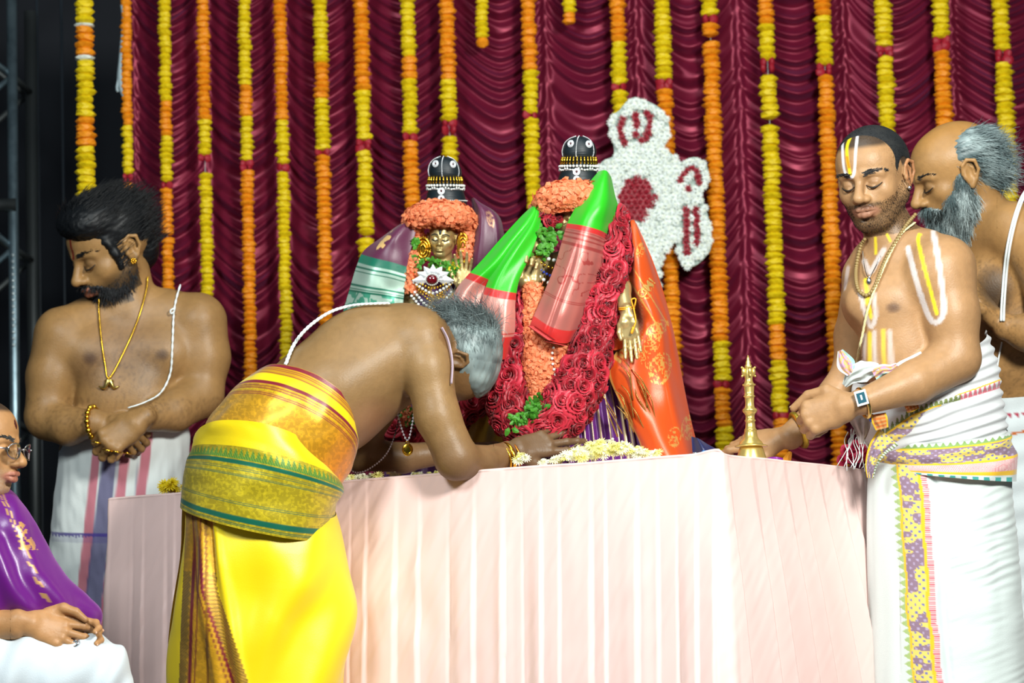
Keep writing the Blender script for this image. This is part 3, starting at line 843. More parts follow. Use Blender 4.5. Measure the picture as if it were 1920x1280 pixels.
# ------------------------------------------------------------------ people
def skin_mat(name): return mat(name, (.5, .3, .2), .46, attr=True, spec=.36, sss=.06, bump=.22, bump_scale=230)
M_skin = skin_mat('skin'); M_gold = mat('gold', lin('e2b23a'), .22, metal=1.0); M_brassb = mat('pale_gold', lin('d8c070'), .25, metal=1.0)
M_hair = mat('dark_hair', lin('0a0d10'), .5, spec=.3); M_grey = mat('grey_hair', lin('8f9c9c'), .5, attr=True, spec=.5)
M_thread = mat('white_thread', lin('dfe8e8'), .8); M_silver = mat('silver', lin('c9cdd2'), .25, metal=1.0)
def cloth_mat(name, rough=.6, metal=None, sheen=.3, transl=.1, bump=.25, bs=420): return mat(name, (1, 1, 1), rough, attr=True, mask_metal=metal, sheen=sheen, transl=transl, bump=bump, bump_scale=bs)
M_cotton = cloth_mat('cotton', .8); M_silk = cloth_mat('silk', .38, metal=.75, sheen=.15, transl=.04, bump=.15, bs=600)

def make_body(name, S, F, h, fine, paint, skin, parent, mtl=None, mottle=.12):
    V, Q = S.mesh(h, fine)
    Nn = vnormals(V, Q)
    C = np.tile(np.asarray(skin, float), (len(V), 1))
    C *= (1 + mottle * n2(V[:, 0], V[:, 1], .03, .03)[:, None] + .08 * vnoise(V, .15)[:, None])
    paint(C, V, Nn)
    me = mesh_np(name, F(V), Q, np.clip(C, 0, 1))
    return link(name, me, mtl or M_skin, parent), V, Nn

def snap(V, Nn, pts, lift=2.0, n=60):
    """lay a line on the near side of a sculpted surface: depth = nearest skin in front"""
    pts = catmull(np.asarray([(p[0], p[1], 0) for p in pts], float), n)
    fr = Nn[:, 2] < 0.1; W = V[fr]
    out = []
    for p in pts:
        d = np.hypot(W[:, 0] - p[0], W[:, 1] - p[1]); k = d < 7
        if k.sum() == 0: k = d < d.min() + 4
        out.append((p[0], p[1], W[k, 2].min()))
    out = np.array(out); z = out[:, 2]; z = np.convolve(np.pad(z, 3, 'edge'), np.ones(7) / 7, 'valid'); out[:, 2] = z - lift
    return out

def hair_strands(b, roots, dirs, length, r, col, grav=(0, .6, 0), curl=.25, seg=5, seed=1, cvar=.25, jit=.3):
    R = np.random.RandomState(seed); g = np.asarray(grav, float); n = len(roots)
    d = dirs + R.normal(0, jit, (n, 3)); d /= np.linalg.norm(d, axis=1)[:, None] + 1e-9
    L = length * (0.6 + .7 * R.rand(n)); p = roots.copy(); pts = [p]
    for k in range(seg):
        d = d + g * .35 + R.normal(0, curl, (n, 3)) * .5; d /= np.linalg.norm(d, axis=1)[:, None]
        p = p + d * (L / seg)[:, None]; pts.append(p)
    pts = np.stack(pts, 1)                       # n, seg+1, 3
    t = np.diff(pts, axis=1); t = np.concatenate([t, t[:, -1:]], 1); t /= np.linalg.norm(t, axis=2)[..., None] + 1e-9
    a = np.cross(t, np.array([.3, .2, .93])); a /= np.linalg.norm(a, axis=2)[..., None] + 1e-9; c = np.cross(t, a)
    rr = r * (1 - .8 * np.linspace(0, 1, seg + 1) ** 1.5)[None, :, None]
    ring = [pts + rr * (a * math.cos(q) + c * math.sin(q)) for q in (0, 2.094, 4.189)]
    V = np.stack(ring, 2).reshape(-1, 3)
    i = np.arange(n)[:, None, None] * (seg + 1) * 3 + np.arange(seg)[None, :, None] * 3; j = np.arange(3)[None, None, :]; j2 = (j + 1) % 3
    Fq = np.stack([i + j, i + j2, i + 3 + j2, i + 3 + j], -1).reshape(-1, 4)
    cv = (1 + cvar * R.normal(0, 1, n))[:, None] * np.asarray(col)[None] if np.ndim(col) == 1 else col * (1 + cvar * R.normal(0, 1, n))[:, None]
    C = np.repeat(np.clip(cv, 0.002, 1), (seg + 1) * 3, axis=0)
    o = b.n; b.V.append(V); b.Q.append(Fq + o); b.C.append(C); b.n += len(V)

def ring_loft(rings, nu, nv, fold=None, closed=True, arc=(0, 2 * math.pi)):
    """rings: rows (Lx,Ly, Rx,Ry, bulge_x,bulge_y, near, cz): silhouette ends, sag of the near side in the picture, half depth, depth of centre.
    returns V (nu*nv,3) in frame units, angle (nu), v (nv)"""
    Rg = catmull(np.asarray(rings, float), nv)
    th = np.linspace(arc[0], arc[1], nu, endpoint=not closed)
    c = (Rg[:, 0:2] + Rg[:, 2:4]) / 2; a = (Rg[:, 2:4] - Rg[:, 0:2]) / 2
    ct, st = np.cos(th)[:, None], np.sin(th)[:, None]
    X = c[None, :, 0] - a[None, :, 0] * ct + Rg[None, :, 4] * st
    Y = c[None, :, 1] - a[None, :, 1] * ct + Rg[None, :, 5] * st
    Z = Rg[None, :, 7] - Rg[None, :, 6] * st
    V = np.stack([X, Y, Z], -1)
    if fold is not None:
        v = np.linspace(0, 1, nv)[None, :]; d = fold(th[:, None] + 0 * v, v + 0 * th[:, None], V)
        w_ = V - np.stack([c[None, :, 0] + 0 * X, c[None, :, 1] + 0 * X, Rg[None, :, 7] + 0 * X], -1); w_ /= np.linalg.norm(w_, axis=2)[..., None] + 1e-9
        V = V + w_ * d[..., None]
    return V, th, np.linspace(0, 1, nv)
def loft_obj(name, F, V, col, mtl, parent, closed=True):
    nu, nv = V.shape[:2]
    return link(name, mesh_np(name, F(V).reshape(-1, 3), grid_faces(nu, nv, closed), np.asarray(col).reshape(nu * nv, -1)), mtl, parent)
def mixc(C, k, c):
    k = np.clip(k, 0, 1)[..., None]; return C * (1 - k) + np.asarray(c, float) * k
def torus_vf(c, ax, R, r, n=28, m=8, sx=1.0):
    """ring round axis ax (frame units)"""
    ax = np.asarray(ax, float); ax /= np.linalg.norm(ax); u = np.cross(ax, [0.2, .1, 1.0]); u /= np.linalg.norm(u); v = np.cross(ax, u)
    th = np.linspace(0, 2 * np.pi, n, endpoint=False)
    p = np.asarray(c) + R * (np.cos(th)[:, None] * u * sx + np.sin(th)[:, None] * v)
    out = p - np.asarray(c); out /= np.linalg.norm(out, axis=1)[:, None]
    ph = np.linspace(0, 2 * np.pi, m, endpoint=False)
    V = (p[:, None] + r * (np.cos(ph)[None, :, None] * out[:, None] + np.sin(ph)[None, :, None] * ax)).reshape(-1, 3)
    i, j = np.meshgrid(np.arange(n), np.arange(m), indexing='ij'); i2, j2 = (i + 1) % n, (j + 1) % m
    return V, np.stack([i * m + j, i2 * m + j, i2 * m + j2, i * m + j2], -1).reshape(-1, 4)
def beads(b, F, pts, r, col=None, gap=2.0):
    """string of beads along pts (frame units)"""
    pts = np.asarray(pts, float); d = np.concatenate([[0], np.cumsum(np.linalg.norm(np.diff(pts, axis=0), axis=1))])
    n = max(2, int(d[-1] / (r * gap))); v, f = ICO1
    for t in np.linspace(0, d[-1], n):
        p = np.array([np.interp(t, d, pts[:, i]) for i in range(3)]); b.add(F(p) + v * r * F.s, f, col)
def nails(b, F, tips, col):
    v, f = ICO1
    for p, d, n, r in tips:
        d = d / np.linalg.norm(d); n = n - d * (n @ d); n /= np.linalg.norm(n) + 1e-9; s_ = np.cross(d, n)
        b.add(F(p + d * r * .25 + n * r * .72 + (v * np.array([r * .75, r * .62, r * .28])) @ np.stack([d, s_, n])), f, col)
def eyes(S_, L, u, F, parent, dark=(.01, .008, .006), sides=(1, -1), lash=True, brow=None, open_=0.0):
    """lash lines and eyebrows as dark parts"""
    b = MB()
    for sg in sides:
        b.tube(F(catmull([L(sg * .12, -.062, .69), L(sg * .20, -.105, .735), L(sg * .29, -.118, .735), L(sg * .38, -.095, .68), L(sg * .44, -.055, .61)], 14)), np.interp(np.linspace(0, 1, 14), [0, .5, 1], [.008, .017, .008]) * u * F.s, 6, dark)
    b.build('eyelashes', M_hairs(dark), parent)
_hm = {}
def M_hairs(c):
    k = tuple(np.round(c, 3))
    if k not in _hm: _hm[k] = mat('hair_tone', c, .55)
    return _hm[k]
def brows(L, u, F, parent, col, V=None, th=.05, sides=(1, -1), n=90, seed=3, arch=.085, thick=1.0):
    R = np.random.RandomState(seed)
    for sg in sides:
        b = MB(); t = R.rand(n) ** .9
        x = sg * (.09 + .40 * t); y = .150 + arch * np.sin(t * 2.4) - .045 * t + R.normal(0, th * .38, n) * (1 - .6 * t); z = .785 - .28 * t ** 1.6
        p = np.array([L(a, b_, c) for a, b_, c in zip(x, y, z)]); sd = (L(sg, .15, -.3) - L(0, 0, 0))
        hair_strands(b, p, np.tile(sd / np.linalg.norm(sd), (n, 1)), .09 * u, .011 * u * thick, np.asarray(col), grav=(0, 0, 0), curl=.08, seg=2, seed=seed + (sg > 0), jit=.12)
        b.V = [F(v) for v in b.V]; b.build('eyebrow', M_hairs(col), parent)

def beard_part(L, RH, u, F, parent, vol, cut, disp, col, mtl, nstr, length, r, seed=1, grav=(0, .5, 0), h=2.4, colfun=None, name='beard', curl=.3, k=10):
    B = Sculpt()
    for x, y, z, rx, ry, rz in vol: B.ell(L(x, y, z), np.array([rx, ry, rz]) * u, RH, k)
    for x, y, z, rx, ry, rz in cut: B.ell(L(x, y, z), np.array([rx, ry, rz]) * u, RH, 3, True)
    BV, BQ = B.mesh(h); BN = vnormals(BV, BQ)
    lc = (BV - L(0, 0, 0)) @ RH
    C = np.tile(np.asarray(col, float), (len(BV), 1)) if colfun is None else colfun(lc / u)
    Vn = BV + BN * (disp * vnoise(lc * np.array([.5, .13, .5])) + disp * .6 * vnoise(lc * .8))[:, None]
    o = link(name, mesh_np(name, F(Vn), BQ, C), mtl, parent)
    R = np.random.RandomState(seed); pk = R.choice(len(BV), nstr); b = MB()
    dn = BN[pk] * .55 + np.asarray(grav, float) * .8
    hair_strands(b, BV[pk] - BN[pk], dn, length, r, C[pk], grav=grav, curl=curl, seg=4, seed=seed, jit=.22)
    b.V = [F(v) for v in b.V]; b.build('strands', mtl, o)
    return o
# ---- bearded man in a striped dhoti, left
F = Frame(235, 640, 8.74)
root = empty('person', F((235, 1255, 40)), 'person with dark hair and beard, bare-chested in striped white dhoti, hands clasped', 'person')
S = Sculpt()
RH = rotm(-60, 24, 0); u = 97
S.cap((226, 505, 30), (240, 590, 38), 54, 58, 25)
S.chain([(238, 585, 30, 46), (170, 598, 25, 38), (118, 622, 15, 46)], 22)       # yoke
S.chain([(238, 585, 30, 46), (310, 585, 28, 40), (368, 598, 20, 48)], 22)
S.ell((238, 650, 45), (118, 92, 74), None, 30); S.ell((236, 745, 35), (112, 95, 84), None, 30); S.ell((232, 850, 45), (122, 90, 88), None, 30)
S.ell((178, 668, -18), (62, 48, 34), None, 40); S.ell((302, 664, -16), (64, 48, 34), None, 40)
S.ell((235, 755, -28), (85, 70, 38), None, 30)
S.chain([(116, 632, 15, 52), (98, 705, 5, 46), (88, 775, -8, 40)], 14)
S.chain([(90, 785, -12, 40), (130, 797, -50, 35), (178, 790, -92, 25)], 12)
S.chain([(372, 605, 18, 54), (382, 670, 10, 48), (376, 738, -4, 42)], 14)
S.chain([(374, 742, -8, 43), (325, 770, -52, 37), (262, 782, -104, 26)], 12)
# hands: his right one (with the bracelet) behind, his left one over it
t1 = sculpt_hand(S, (182, 786, -92), (.86, .35, -.10), (.1, -.5, -.85), 140, [(40, 55, 35), (45, 60, 35), (45, 60, 35), (45, 55, 30)], [(.30, .26, -.10), (.44, .30, -.16), (.56, .24, -.22)], side=-1, k=4)
t2 = sculpt_hand(S, (266, 782, -122), (-.80, .56, -.18), (-.15, -.30, -.94), 150, [(62, 80, 50), (58, 82, 50), (54, 82, 50), (50, 80, 45)], [(.28, .22, -.08), (.46, .25, -.16), (.60, .16, -.24)], side=1, fan=7, k=4, rs=1.08)
L = sculpt_head(S, (205, 468, 8), RH, u, ears=(1, 1), lips=1.0, nose=1.05, fat=.05, wide=.92)
skin = lin('8c6a40')
def paint(C, V, N):
    dk = lin('3a2418')
    for c_, r_, a in (((170, 672, -60), (16, 14, 60), .85), ((303, 665, -60), (15, 12, 60), .85)): blob(C, V, c_, r_, dk, a, .7)
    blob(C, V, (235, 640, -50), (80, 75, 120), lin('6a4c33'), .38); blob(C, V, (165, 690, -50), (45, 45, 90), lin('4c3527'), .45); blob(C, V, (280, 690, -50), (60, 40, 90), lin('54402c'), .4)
    # body hair: fine dark speckle
    hn = np.clip(vnoise(V * np.array([1, .5, 1]), .35) + .1, 0, 1); k = hn * np.clip(1 - np.hypot((V[:, 0] - 232) / 110, (V[:, 1] - 690) / 110), 0, 1) * .7 * (N[:, 2] < 0)
    arm = ((V[:, 1] > 745) & ((V[:, 0] < 175) | (V[:, 0] > 270))) * hn * .4
    C[:] = mixc(C, k + arm, dk)
    # face
    D_ = (V - L(0, 0, 0)) @ RH / u; hd = (np.abs(D_) < 1.25).all(1) & (D_[:, 1] > -1.12)
    x, y, z = D_[:, 0], D_[:, 1], D_[:, 2]
    C[hd] *= 1.12
    lipm = hd * np.clip(1.3 - np.hypot(x / .25, (y + .56) / .105) * 1.0, 0, 1) * (z > .55); C[:] = mixc(C, np.clip(lipm * 3, 0, 1) * .75, lin('8a4a40'))
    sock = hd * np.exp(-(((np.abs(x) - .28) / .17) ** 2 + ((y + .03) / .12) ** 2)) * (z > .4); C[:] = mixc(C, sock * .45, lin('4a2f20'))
    st = hd * (1 - sstep(560, 575, V[:, 1])) * (y > -1.0) * (np.abs(x) < .72) * (z > -.15 + .3 * (y < -.8)) * np.clip((-.28 - y + .35 * np.clip(.45 - z, -.5, 1)) * 4, 0, 1) * (1 - np.clip(lipm * 3, 0, 1)); C[:] = mixc(C, st * .8, lin('1b1613'))
    mk = hd & (np.abs(x) < .035) & (y > .12) & (y < .62) & (z > .3); C[mk] = lin('7a2a18')
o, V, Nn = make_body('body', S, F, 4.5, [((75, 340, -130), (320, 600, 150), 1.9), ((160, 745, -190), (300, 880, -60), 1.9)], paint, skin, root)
eyes(S, L, u, F, root); brows(L, u, F, root, (.008, .007, .006), th=.055, n=170, thick=1.1)
# nails / rings
b = MB(); nails(b, F, t2[:4] + t1[4:], lin('c79a78')); b.build('nails', mat('nail', lin('c79a78'), .3), root)
# hair: swept volume + strands
H = Sculpt()
def hl(x, y, z): return L(x, y, z)
for (x, y, z, rx, ry, rz) in ((0, .42, -.22, .76, .70, .86), (0, .82, .12, .60, .34, .62), (0, .74, .46, .52, .28, .34), (-.1, -.15, -.62, .52, .55, .42), (.30, .70, .25, .42, .34, .52)):
    H.ell(hl(x, y, z), np.array([rx, ry, rz]) * u, RH, 14)
for (x, y, z, rx, ry, rz) in ((0, -.20, .92, .85, .66, .60),): H.ell(hl(x, y, z), np.array([rx, ry, rz]) * u, RH, 10, True)
H.ell(hl(.74, -.1, -.02), np.array([.3, .30, .24]) * u, RH, 6, True)
H.chain([(*hl(.60, .28, .30), .1 * u), (*hl(.66, .0, .22), .08 * u), (*hl(.62, -.3, .2), .06 * u)], 8)
HV, HQ = H.mesh(3.2); HN = vnormals(HV, HQ)
hm = link('hair', mesh_np('hair', F(HV + HN * (1.6 * vnoise((HV - L(0, 0, 0)) @ RH * np.array([.30, .30, .05]), 1.0))[:, None]), HQ), M_hair, root)
R_ = np.random.RandomState(5); pk = R_.choice(len(HV), 2600); pk = pk[((HV[pk] - L(0, 0, 0)) @ RH)[:, 1] > -.3 * u]
b = MB(); back = (L(.15, .35, -1) - L(0, 0, 0)); back /= np.linalg.norm(back)
flow = np.tile(back, (len(pk), 1)) * .9 + HN[pk] * .02
fr_ = ((HV[pk] - L(0, 0, 0)) @ RH)[:, 2] > .45 * u
flow[fr_] = HN[pk][fr_] * .22 + (L(-.5, .1, -.7) - L(0, 0, 0)) / u * .8
hair_strands(b, HV[pk], flow, 30, .8, (.006, .007, .009), grav=(0, .12, 0), curl=.10, seg=5, seed=2, cvar=.3, jit=.08)
b.V = [F(v) for v in b.V]; b.build('strands', M_hair, hm)
# beard
beard_part(L, RH, u, F, root, [(0, -.82, .42, .28, .20, .28), (.36, -.60, .16, .17, .30, .26), (-.36, -.60, .16, .17, .30, .26), (.53, -.30, .02, .09, .32, .12), (.22, -.76, .3, .22, .18, .27), (-.22, -.76, .3, .22, .18, .27), (0, -.46, .74, .16, .05, .08), (.2, -.5, .66, .12, .05, .08), (-.2, -.5, .66, .12, .05, .08), (.30, -.62, .52, .08, .14, .12), (-.30, -.62, .52, .08, .14, .12)],
           [(0, -.58, .78, .24, .075, .2)], 2.4, (.010, .010, .010), mat('beard_black', (.010, .011, .013), .6), 4200, 12, .7, grav=(.1, .5, 0))
# ear stud
v, f = ICO2; e_ = L(.775, -.26, -.02); b = MB()
for k in range(7):
    a = k / 7 * 6.28; b.add(F(e_ + RH @ (np.array([.0 + .02, .04 * math.cos(a), .04 * math.sin(a)]) * u) + v * 2.3), f)
bb = MB(); [bb.add(F(e_ + np.array([4.2 * math.cos(k), 4.2 * math.sin(k), -6]) + v * 2.4), f) for k in np.linspace(0, 6.28, 8)[:7]]; bb.add(F(e_ + np.array([0, 0, -8]) + v * 3), f)
bb.build('ear_stud', M_gold, root)
# necklace, claw pendant, sacred thread
nk = snap(V, Nn, [(277, 520), (274, 545), (258, 600), (232, 660), (205, 708), (197, 680), (190, 630), (186, 585), (186, 562)], 2.5, 90)
b = MB(); b.tube(F(nk), 1.7 * F.s, 6); beads(b, F, nk, 2.3, gap=1.8); ch = b.build('gold_chain', M_gold, root)
b = MB(); zc_ = nk[:, 2].min() - 3
for sg in (-1, 1): b.tube(F(catmull([(205 + sg * 2, 714, zc_), (205 + sg * 6, 722, zc_ - 2), (205 + sg * 10, 726, zc_ - 2), (205 + sg * 19, 723, zc_)], 12)), np.linspace(6, 1.2, 12) * F.s, 8)
v, f = ICO2; b.add(F(np.array([205, 713, zc_]) + v * np.array([9, 4, 3])), f); b.build('claw_pendant', M_brassb, ch)
th_ = snap(V, Nn, [(338, 533), (330, 560), (325, 590), (322, 650), (318, 700), (300, 735), (270, 752), (240, 762)], 2.0, 70)
b = MB(); w_ = np.arange(70) * .9
b.tube(F(th_ + np.stack([np.sin(w_), 0 * w_, np.cos(w_)], -1) * .9), 1.2 * F.s, 6); b.tube(F(th_ - np.stack([np.sin(w_), 0 * w_, np.cos(w_)], -1) * .9), 1.2 * F.s, 6)
b.tube(F(catmull([(325, 578, th_[18][2] - 2), (319, 582, th_[18][2] - 4), (320, 588, th_[18][2] - 3), (326, 584, th_[18][2] - 3)], 10)), 1.5 * F.s, 6); b.build('sacred_thread', M_thread, root)
# bracelet and rings
b = MB(); c_ = np.array([177, 790, -90.]); ax = np.array([.92, -.1, -.4]); 
for k in range(22):
    a = k / 22 * 6.283; uu = np.cross(ax, [0, 0, 1]); uu /= np.linalg.norm(uu); vv = np.cross(ax, uu); vv /= np.linalg.norm(vv)
    p = c_ + 30 * (uu * math.cos(a) + vv * math.sin(a)); vq, fq = ICO1; b.add(F(p + vq * (6.2 if k % 2 else 4.8)), fq)
b.build('gold_bracelet', M_gold, root)
for k in range(4):
    p, d, n, r = t2[k]; pass
for (px_, py_) in ((183, 826), (203, 840), (219, 843), (237, 846)):
    kk = snap(V, Nn, [(px_, py_), (px_ + 1, py_)], 0, 3)[0]
    v_, f_ = torus_vf(kk + np.array([0, 0, 8.]), (-.2, 1, -.1), 8.5, 1.7); MB().add(F(v_), f_).build('ring', M_gold, root)
# dhoti
def fold(th, v, V_):
    return 3.0 * n2(np.cos(th) * 2 + v * .6, v * 1.2 + np.sin(th), 2.2, 3.2, 1) + 1.6 * n2(np.cos(th) * 2 + v, v * 4, 7, 5, 2) - 5 * np.exp(-v / .03) * 0
rg = [(120, 806, 352, 800, 0, 8, 100, 45), (112, 835, 356, 830, 0, 10, 104, 45), (104, 900, 352, 900, 0, 10, 106, 45), (96, 970, 350, 970, 0, 10, 108, 45), (90, 1060, 352, 1060, 0, 8, 108, 45), (84, 1290, 356, 1290, 0, 6, 112, 45), (86, 1345, 358, 1345, 0, 6, 112, 45)]
Vd, th, vv = ring_loft(rg, 240, 240, fold)
X, Yp, Z_ = Vd[..., 0], Vd[..., 1], Vd[..., 2]; near = Z_ < 45
Cd = np.tile(lin('dbe3e1'), X.shape + (1,)); t_ = (Yp - 810) / 190
def band(x0, x1, w0, w1, c, a=.9):
    global Cd
    xc = x0 + (x1 - x0) * t_; w_ = w0 + (w1 - w0) * t_
    Cd = mixc(Cd, near * a * (1 - sstep(w_ - 1.2, w_ + 1.2, np.abs(X - xc))), c)
rose, ind = lin('bf5f72'), lin('56527e')
band(185, 166, 7.5, 9, rose); band(212, 190, 13, 15, ind); band(197, 176, 1.2, 1.2, ind, .5); band(228, 207, 1.2, 1.2, ind, .5); band(240, 216, 9, 9, rose); band(277, 255, 9, 9.5, rose); band(265, 243, .8, .8, ind, .6)
hm_ = near * sstep(-1, 1, Yp - 996) * (1 - sstep(1013, 1015, Yp)); zz_ = (np.abs(((X * .16) % 1) - .5) * 10 > (Yp - 1000)) | (Yp < 1000)
Cd = mixc(Cd, hm_ * np.where(zz_, .9, .25), lin('3a2a86'))
loft_obj('dhoti', F, Vd, Cd, M_cotton, root)
print('left man', time.time() - T00)
# ---- bowing priest in yellow silk
F = Frame(600, 760, 7.86)
root = empty('person', F((470, 1560, -60)), 'grey-haired person in yellow silk bowing over the altar table, forearms on the pink cloth', 'person')
S = Sculpt()
up = np.array([.93, .22, .18]); fw = np.array([-.26, .95, .12]); up /= np.linalg.norm(up); fw -= up * (fw @ up); fw /= np.linalg.norm(fw)
RH = np.stack([np.cross(up, fw), up, fw], 1); u = 97
ax = np.array([.80, -.48, .34]); ax /= np.linalg.norm(ax)
dp = np.array([0, 0, 1.]) - ax * ax[2]; dp /= np.linalg.norm(dp); nrm_ = np.cross(dp, ax)   # nrm: back side (up-left)
RT = np.stack([ax, nrm_, dp], 1)
S.ell((480, 890, -20), (88, 95, 92), None, 30)
S.ell((552, 788, -10), (112, 96, 108), RT, 40)
S.ell((625, 730, 15), (125, 106, 128), RT, 40)
S.ell((700, 682, 50), (125, 100, 136), RT, 40)
S.ell((760, 660, 75), (80, 82, 142), RT, 40)
S.ell((662, 640, 0), (80, 55, 60), RT, 35)                      # shoulder blade
S.ell((690, 760, 30), (62, 40, 80), RT, 25); S.ell((648, 800, 5), (60, 44, 90), RT, 30)    # chest and belly folds
S.cap((770, 640, 70), (835, 640, 70), 62, 55, 28)                # neck
# near arm
S.chain([(790, 638, -25, 52), (800, 690, -45, 46), (818, 780, -62, 40), (852, 855, -70, 40)], 16)
S.ell((770, 630, -5), (55, 50, 50), None, 26)
S.chain([(854, 862, -68, 38), (900, 868, -20, 31), (952, 852, 35, 23)], 12)
# far arm
S.chain([(745, 660, 190, 50), (705, 760, 200, 42), (670, 848, 190, 36)], 18)
S.chain([(670, 852, 190, 34), (760, 862, 210, 28), (850, 850, 230, 22)], 12)
tf = sculpt_hand(S, (860, 848, 232), (1, -.1, .1), (0, -1, 0), 150, [(8, 12, 8)] * 4, [(.25, .2, -.03), (.4, .28, -.04), (.5, .3, -.05)], side=1)
tn = sculpt_hand(S, (962, 846, 40), (.92, -.22, .26), (-.10, -.42, -.90), 142, [(-2, 6, 6), (4, 8, 6), (8, 10, 8), (12, 12, 8)], [(.26, .22, -.06), (.42, .32, -.10), (.54, .36, -.12)], side=1, fan=[13, 4, -9, -22], k=4, rs=1.08)
L = sculpt_head(S, (842, 672, 70), RH, u, ears=(1, 1))
skin = lin('866842')
def paint(C, V, N):
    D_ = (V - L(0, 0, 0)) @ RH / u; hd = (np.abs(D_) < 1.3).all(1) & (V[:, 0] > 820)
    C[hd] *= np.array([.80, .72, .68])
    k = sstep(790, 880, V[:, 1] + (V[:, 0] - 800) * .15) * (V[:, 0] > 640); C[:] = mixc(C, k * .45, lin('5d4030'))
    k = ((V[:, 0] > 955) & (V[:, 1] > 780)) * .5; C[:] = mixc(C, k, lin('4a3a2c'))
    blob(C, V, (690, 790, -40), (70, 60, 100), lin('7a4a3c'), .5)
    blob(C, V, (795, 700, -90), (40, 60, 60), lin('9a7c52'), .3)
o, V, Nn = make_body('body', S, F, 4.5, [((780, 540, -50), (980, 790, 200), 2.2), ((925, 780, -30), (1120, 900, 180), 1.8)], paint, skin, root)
b = MB(); nails(b, F, tn[:4], lin('b3a184')); b.build('nails', mat('pale_nail', lin('b3a184'), .3), root)
# hair: grey, thin on top
H = Sculpt()
for (x, y, z, rx, ry, rz) in ((0, .33, -.20, .71, .71, .85), (0, -.05, -.56, .54, .48, .44), (0, .58, .1, .62, .44, .56)): H.ell(L(x, y, z), np.array([rx, ry, rz]) * u, RH, 12)
for (x, y, z, rx, ry, rz) in ((0, -.06, .80, .9, .80, .74), (-.70, -.22, .05, .22, .34, .26), (.70, -.22, .05, .22, .34, .26)): H.ell(L(x, y, z), np.array([rx, ry, rz]) * u, RH, 8, True)
HV, HQ = H.mesh(3.0); HN = vnormals(HV, HQ); lc = (HV - L(0, 0, 0)) @ RH / u
def greys(lc):
    t = np.clip(.5 + .5 * vnoise(lc * np.array([6, 3, 6])) + .5 * (lc[:, 2] > -.2) * .3 - .3 * (lc[:, 1] < .1), 0, 1)[:, None]
    return lin('2a3436') * (1 - t) + lin('94a5a4') * t
HC = greys(lc)
hm = link('hair', mesh_np('hair', F(HV + HN * (1.4 * vnoise(lc * np.array([22, 22, 5])))[:, None]), HQ, HC), M_grey, root)
R_ = np.random.RandomState(5); pk = R_.choice(len(HV), 4600); b = MB(); back = RH @ np.array([0, -.25, -1.]); dn = np.tile(back, (len(pk), 1)) * .9 + HN[pk] * .0
hair_strands(b, HV[pk] - HN[pk] * 1.5, dn, 17, .5, HC[pk] * 1.25, grav=(-.05, .02, 0), curl=.12, seg=4, seed=2, jit=.10)
pk = np.where((lc[:, 2] < -.75))[0]; pk = R_.choice(pk, 500)
hair_strands(b, HV[pk], HN[pk] + np.array([-.8, -.1, 0]), 55, .6, HC[pk], grav=(-.3, .1, 0), curl=.6, seg=6, seed=3, jit=.35)
b.V = [F(v) for v in b.V]; b.build('strands', M_grey, hm)
# sideburn and beard hair in front of the ear
D_ = (V - L(0, 0, 0)) @ RH / u; x, y, z = D_.T; bm_ = (x < -.3) & (y < -.05) & (y > -.9) & (z > -.05) & (z < .75) & (np.abs(x) < .8); ix = np.where(bm_)[0]
if len(ix):
    ix = R_.choice(ix, 900); b = MB(); hair_strands(b, V[ix], Nn[ix] * .6 + RH @ np.array([0, -.8, 0.2]), 12, .5, lin('9aa6a4'), curl=.3, seg=3, grav=(0, 0, 0), seed=8, jit=.3); b.V = [F(v) for v in b.V]; b.build('beard', M_grey, root)
# tulsi bead strings with medal hanging from the neck
def hang(pts, r, c, name, mtl):
    b = MB(); beads(b, F, catmull(np.array(pts, float), 80), r, c, 2.3); b.tube(F(catmull(np.array(pts, float), 60)), .6 * F.s, 5); return b.build(name, mtl, root)
M_bead = mat('dark_bead', lin('4a3a3a'), .4); M_crys = mat('crystal_bead', lin('cfc8d0'), .15, spec=.8)
hang([(752, 735, 0), (745, 765, 0), (752, 800, 0), (764, 826, 0), (772, 800, 0), (776, 765, 0), (770, 735, 10)], 2.6, None, 'crystal_necklace', M_crys)
hang([(690, 790, -60), (670, 830, -40), (655, 868, -20), (664, 885, -10), (690, 880, 0), (725, 850, 0), (745, 800, 20), (750, 760, 20)], 2.2, None, 'bead_necklace', M_bead)
b = MB(); v_, f_ = lathe_vf([(0, -1.2), (9, -1.2), (10.5, 0), (9, 1.2), (0, 1.2)], 28, (0, 0, 0), np.stack([[1, 0, 0], [0, 1.15, 0], [0, 0, 1]], 1)); b.add(F(v_ + np.array([764, 843, -2])), f_)
v_, f_ = torus_vf((764, 843, -3.5), (0, 0, 1), 7.5, .8); b.add(F(v_), f_); v_, f_ = torus_vf((764, 830, -2), (0, 0, 1), 3, .9); b.add(F(v_), f_); b.build('gold_medal', M_gold, root)
# sacred thread over the back: rope of white strands
th_ = snap(V, Nn, [(536, 684), (552, 645), (580, 612), (620, 585), (665, 572), (730, 568)], 1.5, 80); w_ = np.arange(80) * .8
b = MB()
for k in range(3): b.tube(F(th_ + np.stack([np.sin(w_ + k * 2.1), np.sin(w_ + k * 2.1) * .5, np.cos(w_ + k * 2.1)], -1) * 1.8), 1.7 * F.s, 6)
b.build('sacred_thread', M_thread, root)
th_ = snap(V, Nn, [(826, 615), (838, 640), (845, 680), (843, 720)], 3.0, 30); b = MB(); b.tube(F(th_), 4.2 * F.s, 8, flat=.3); b.build('cloth_string', mat('lilac_thread', lin('b9a6b4'), .7), root)
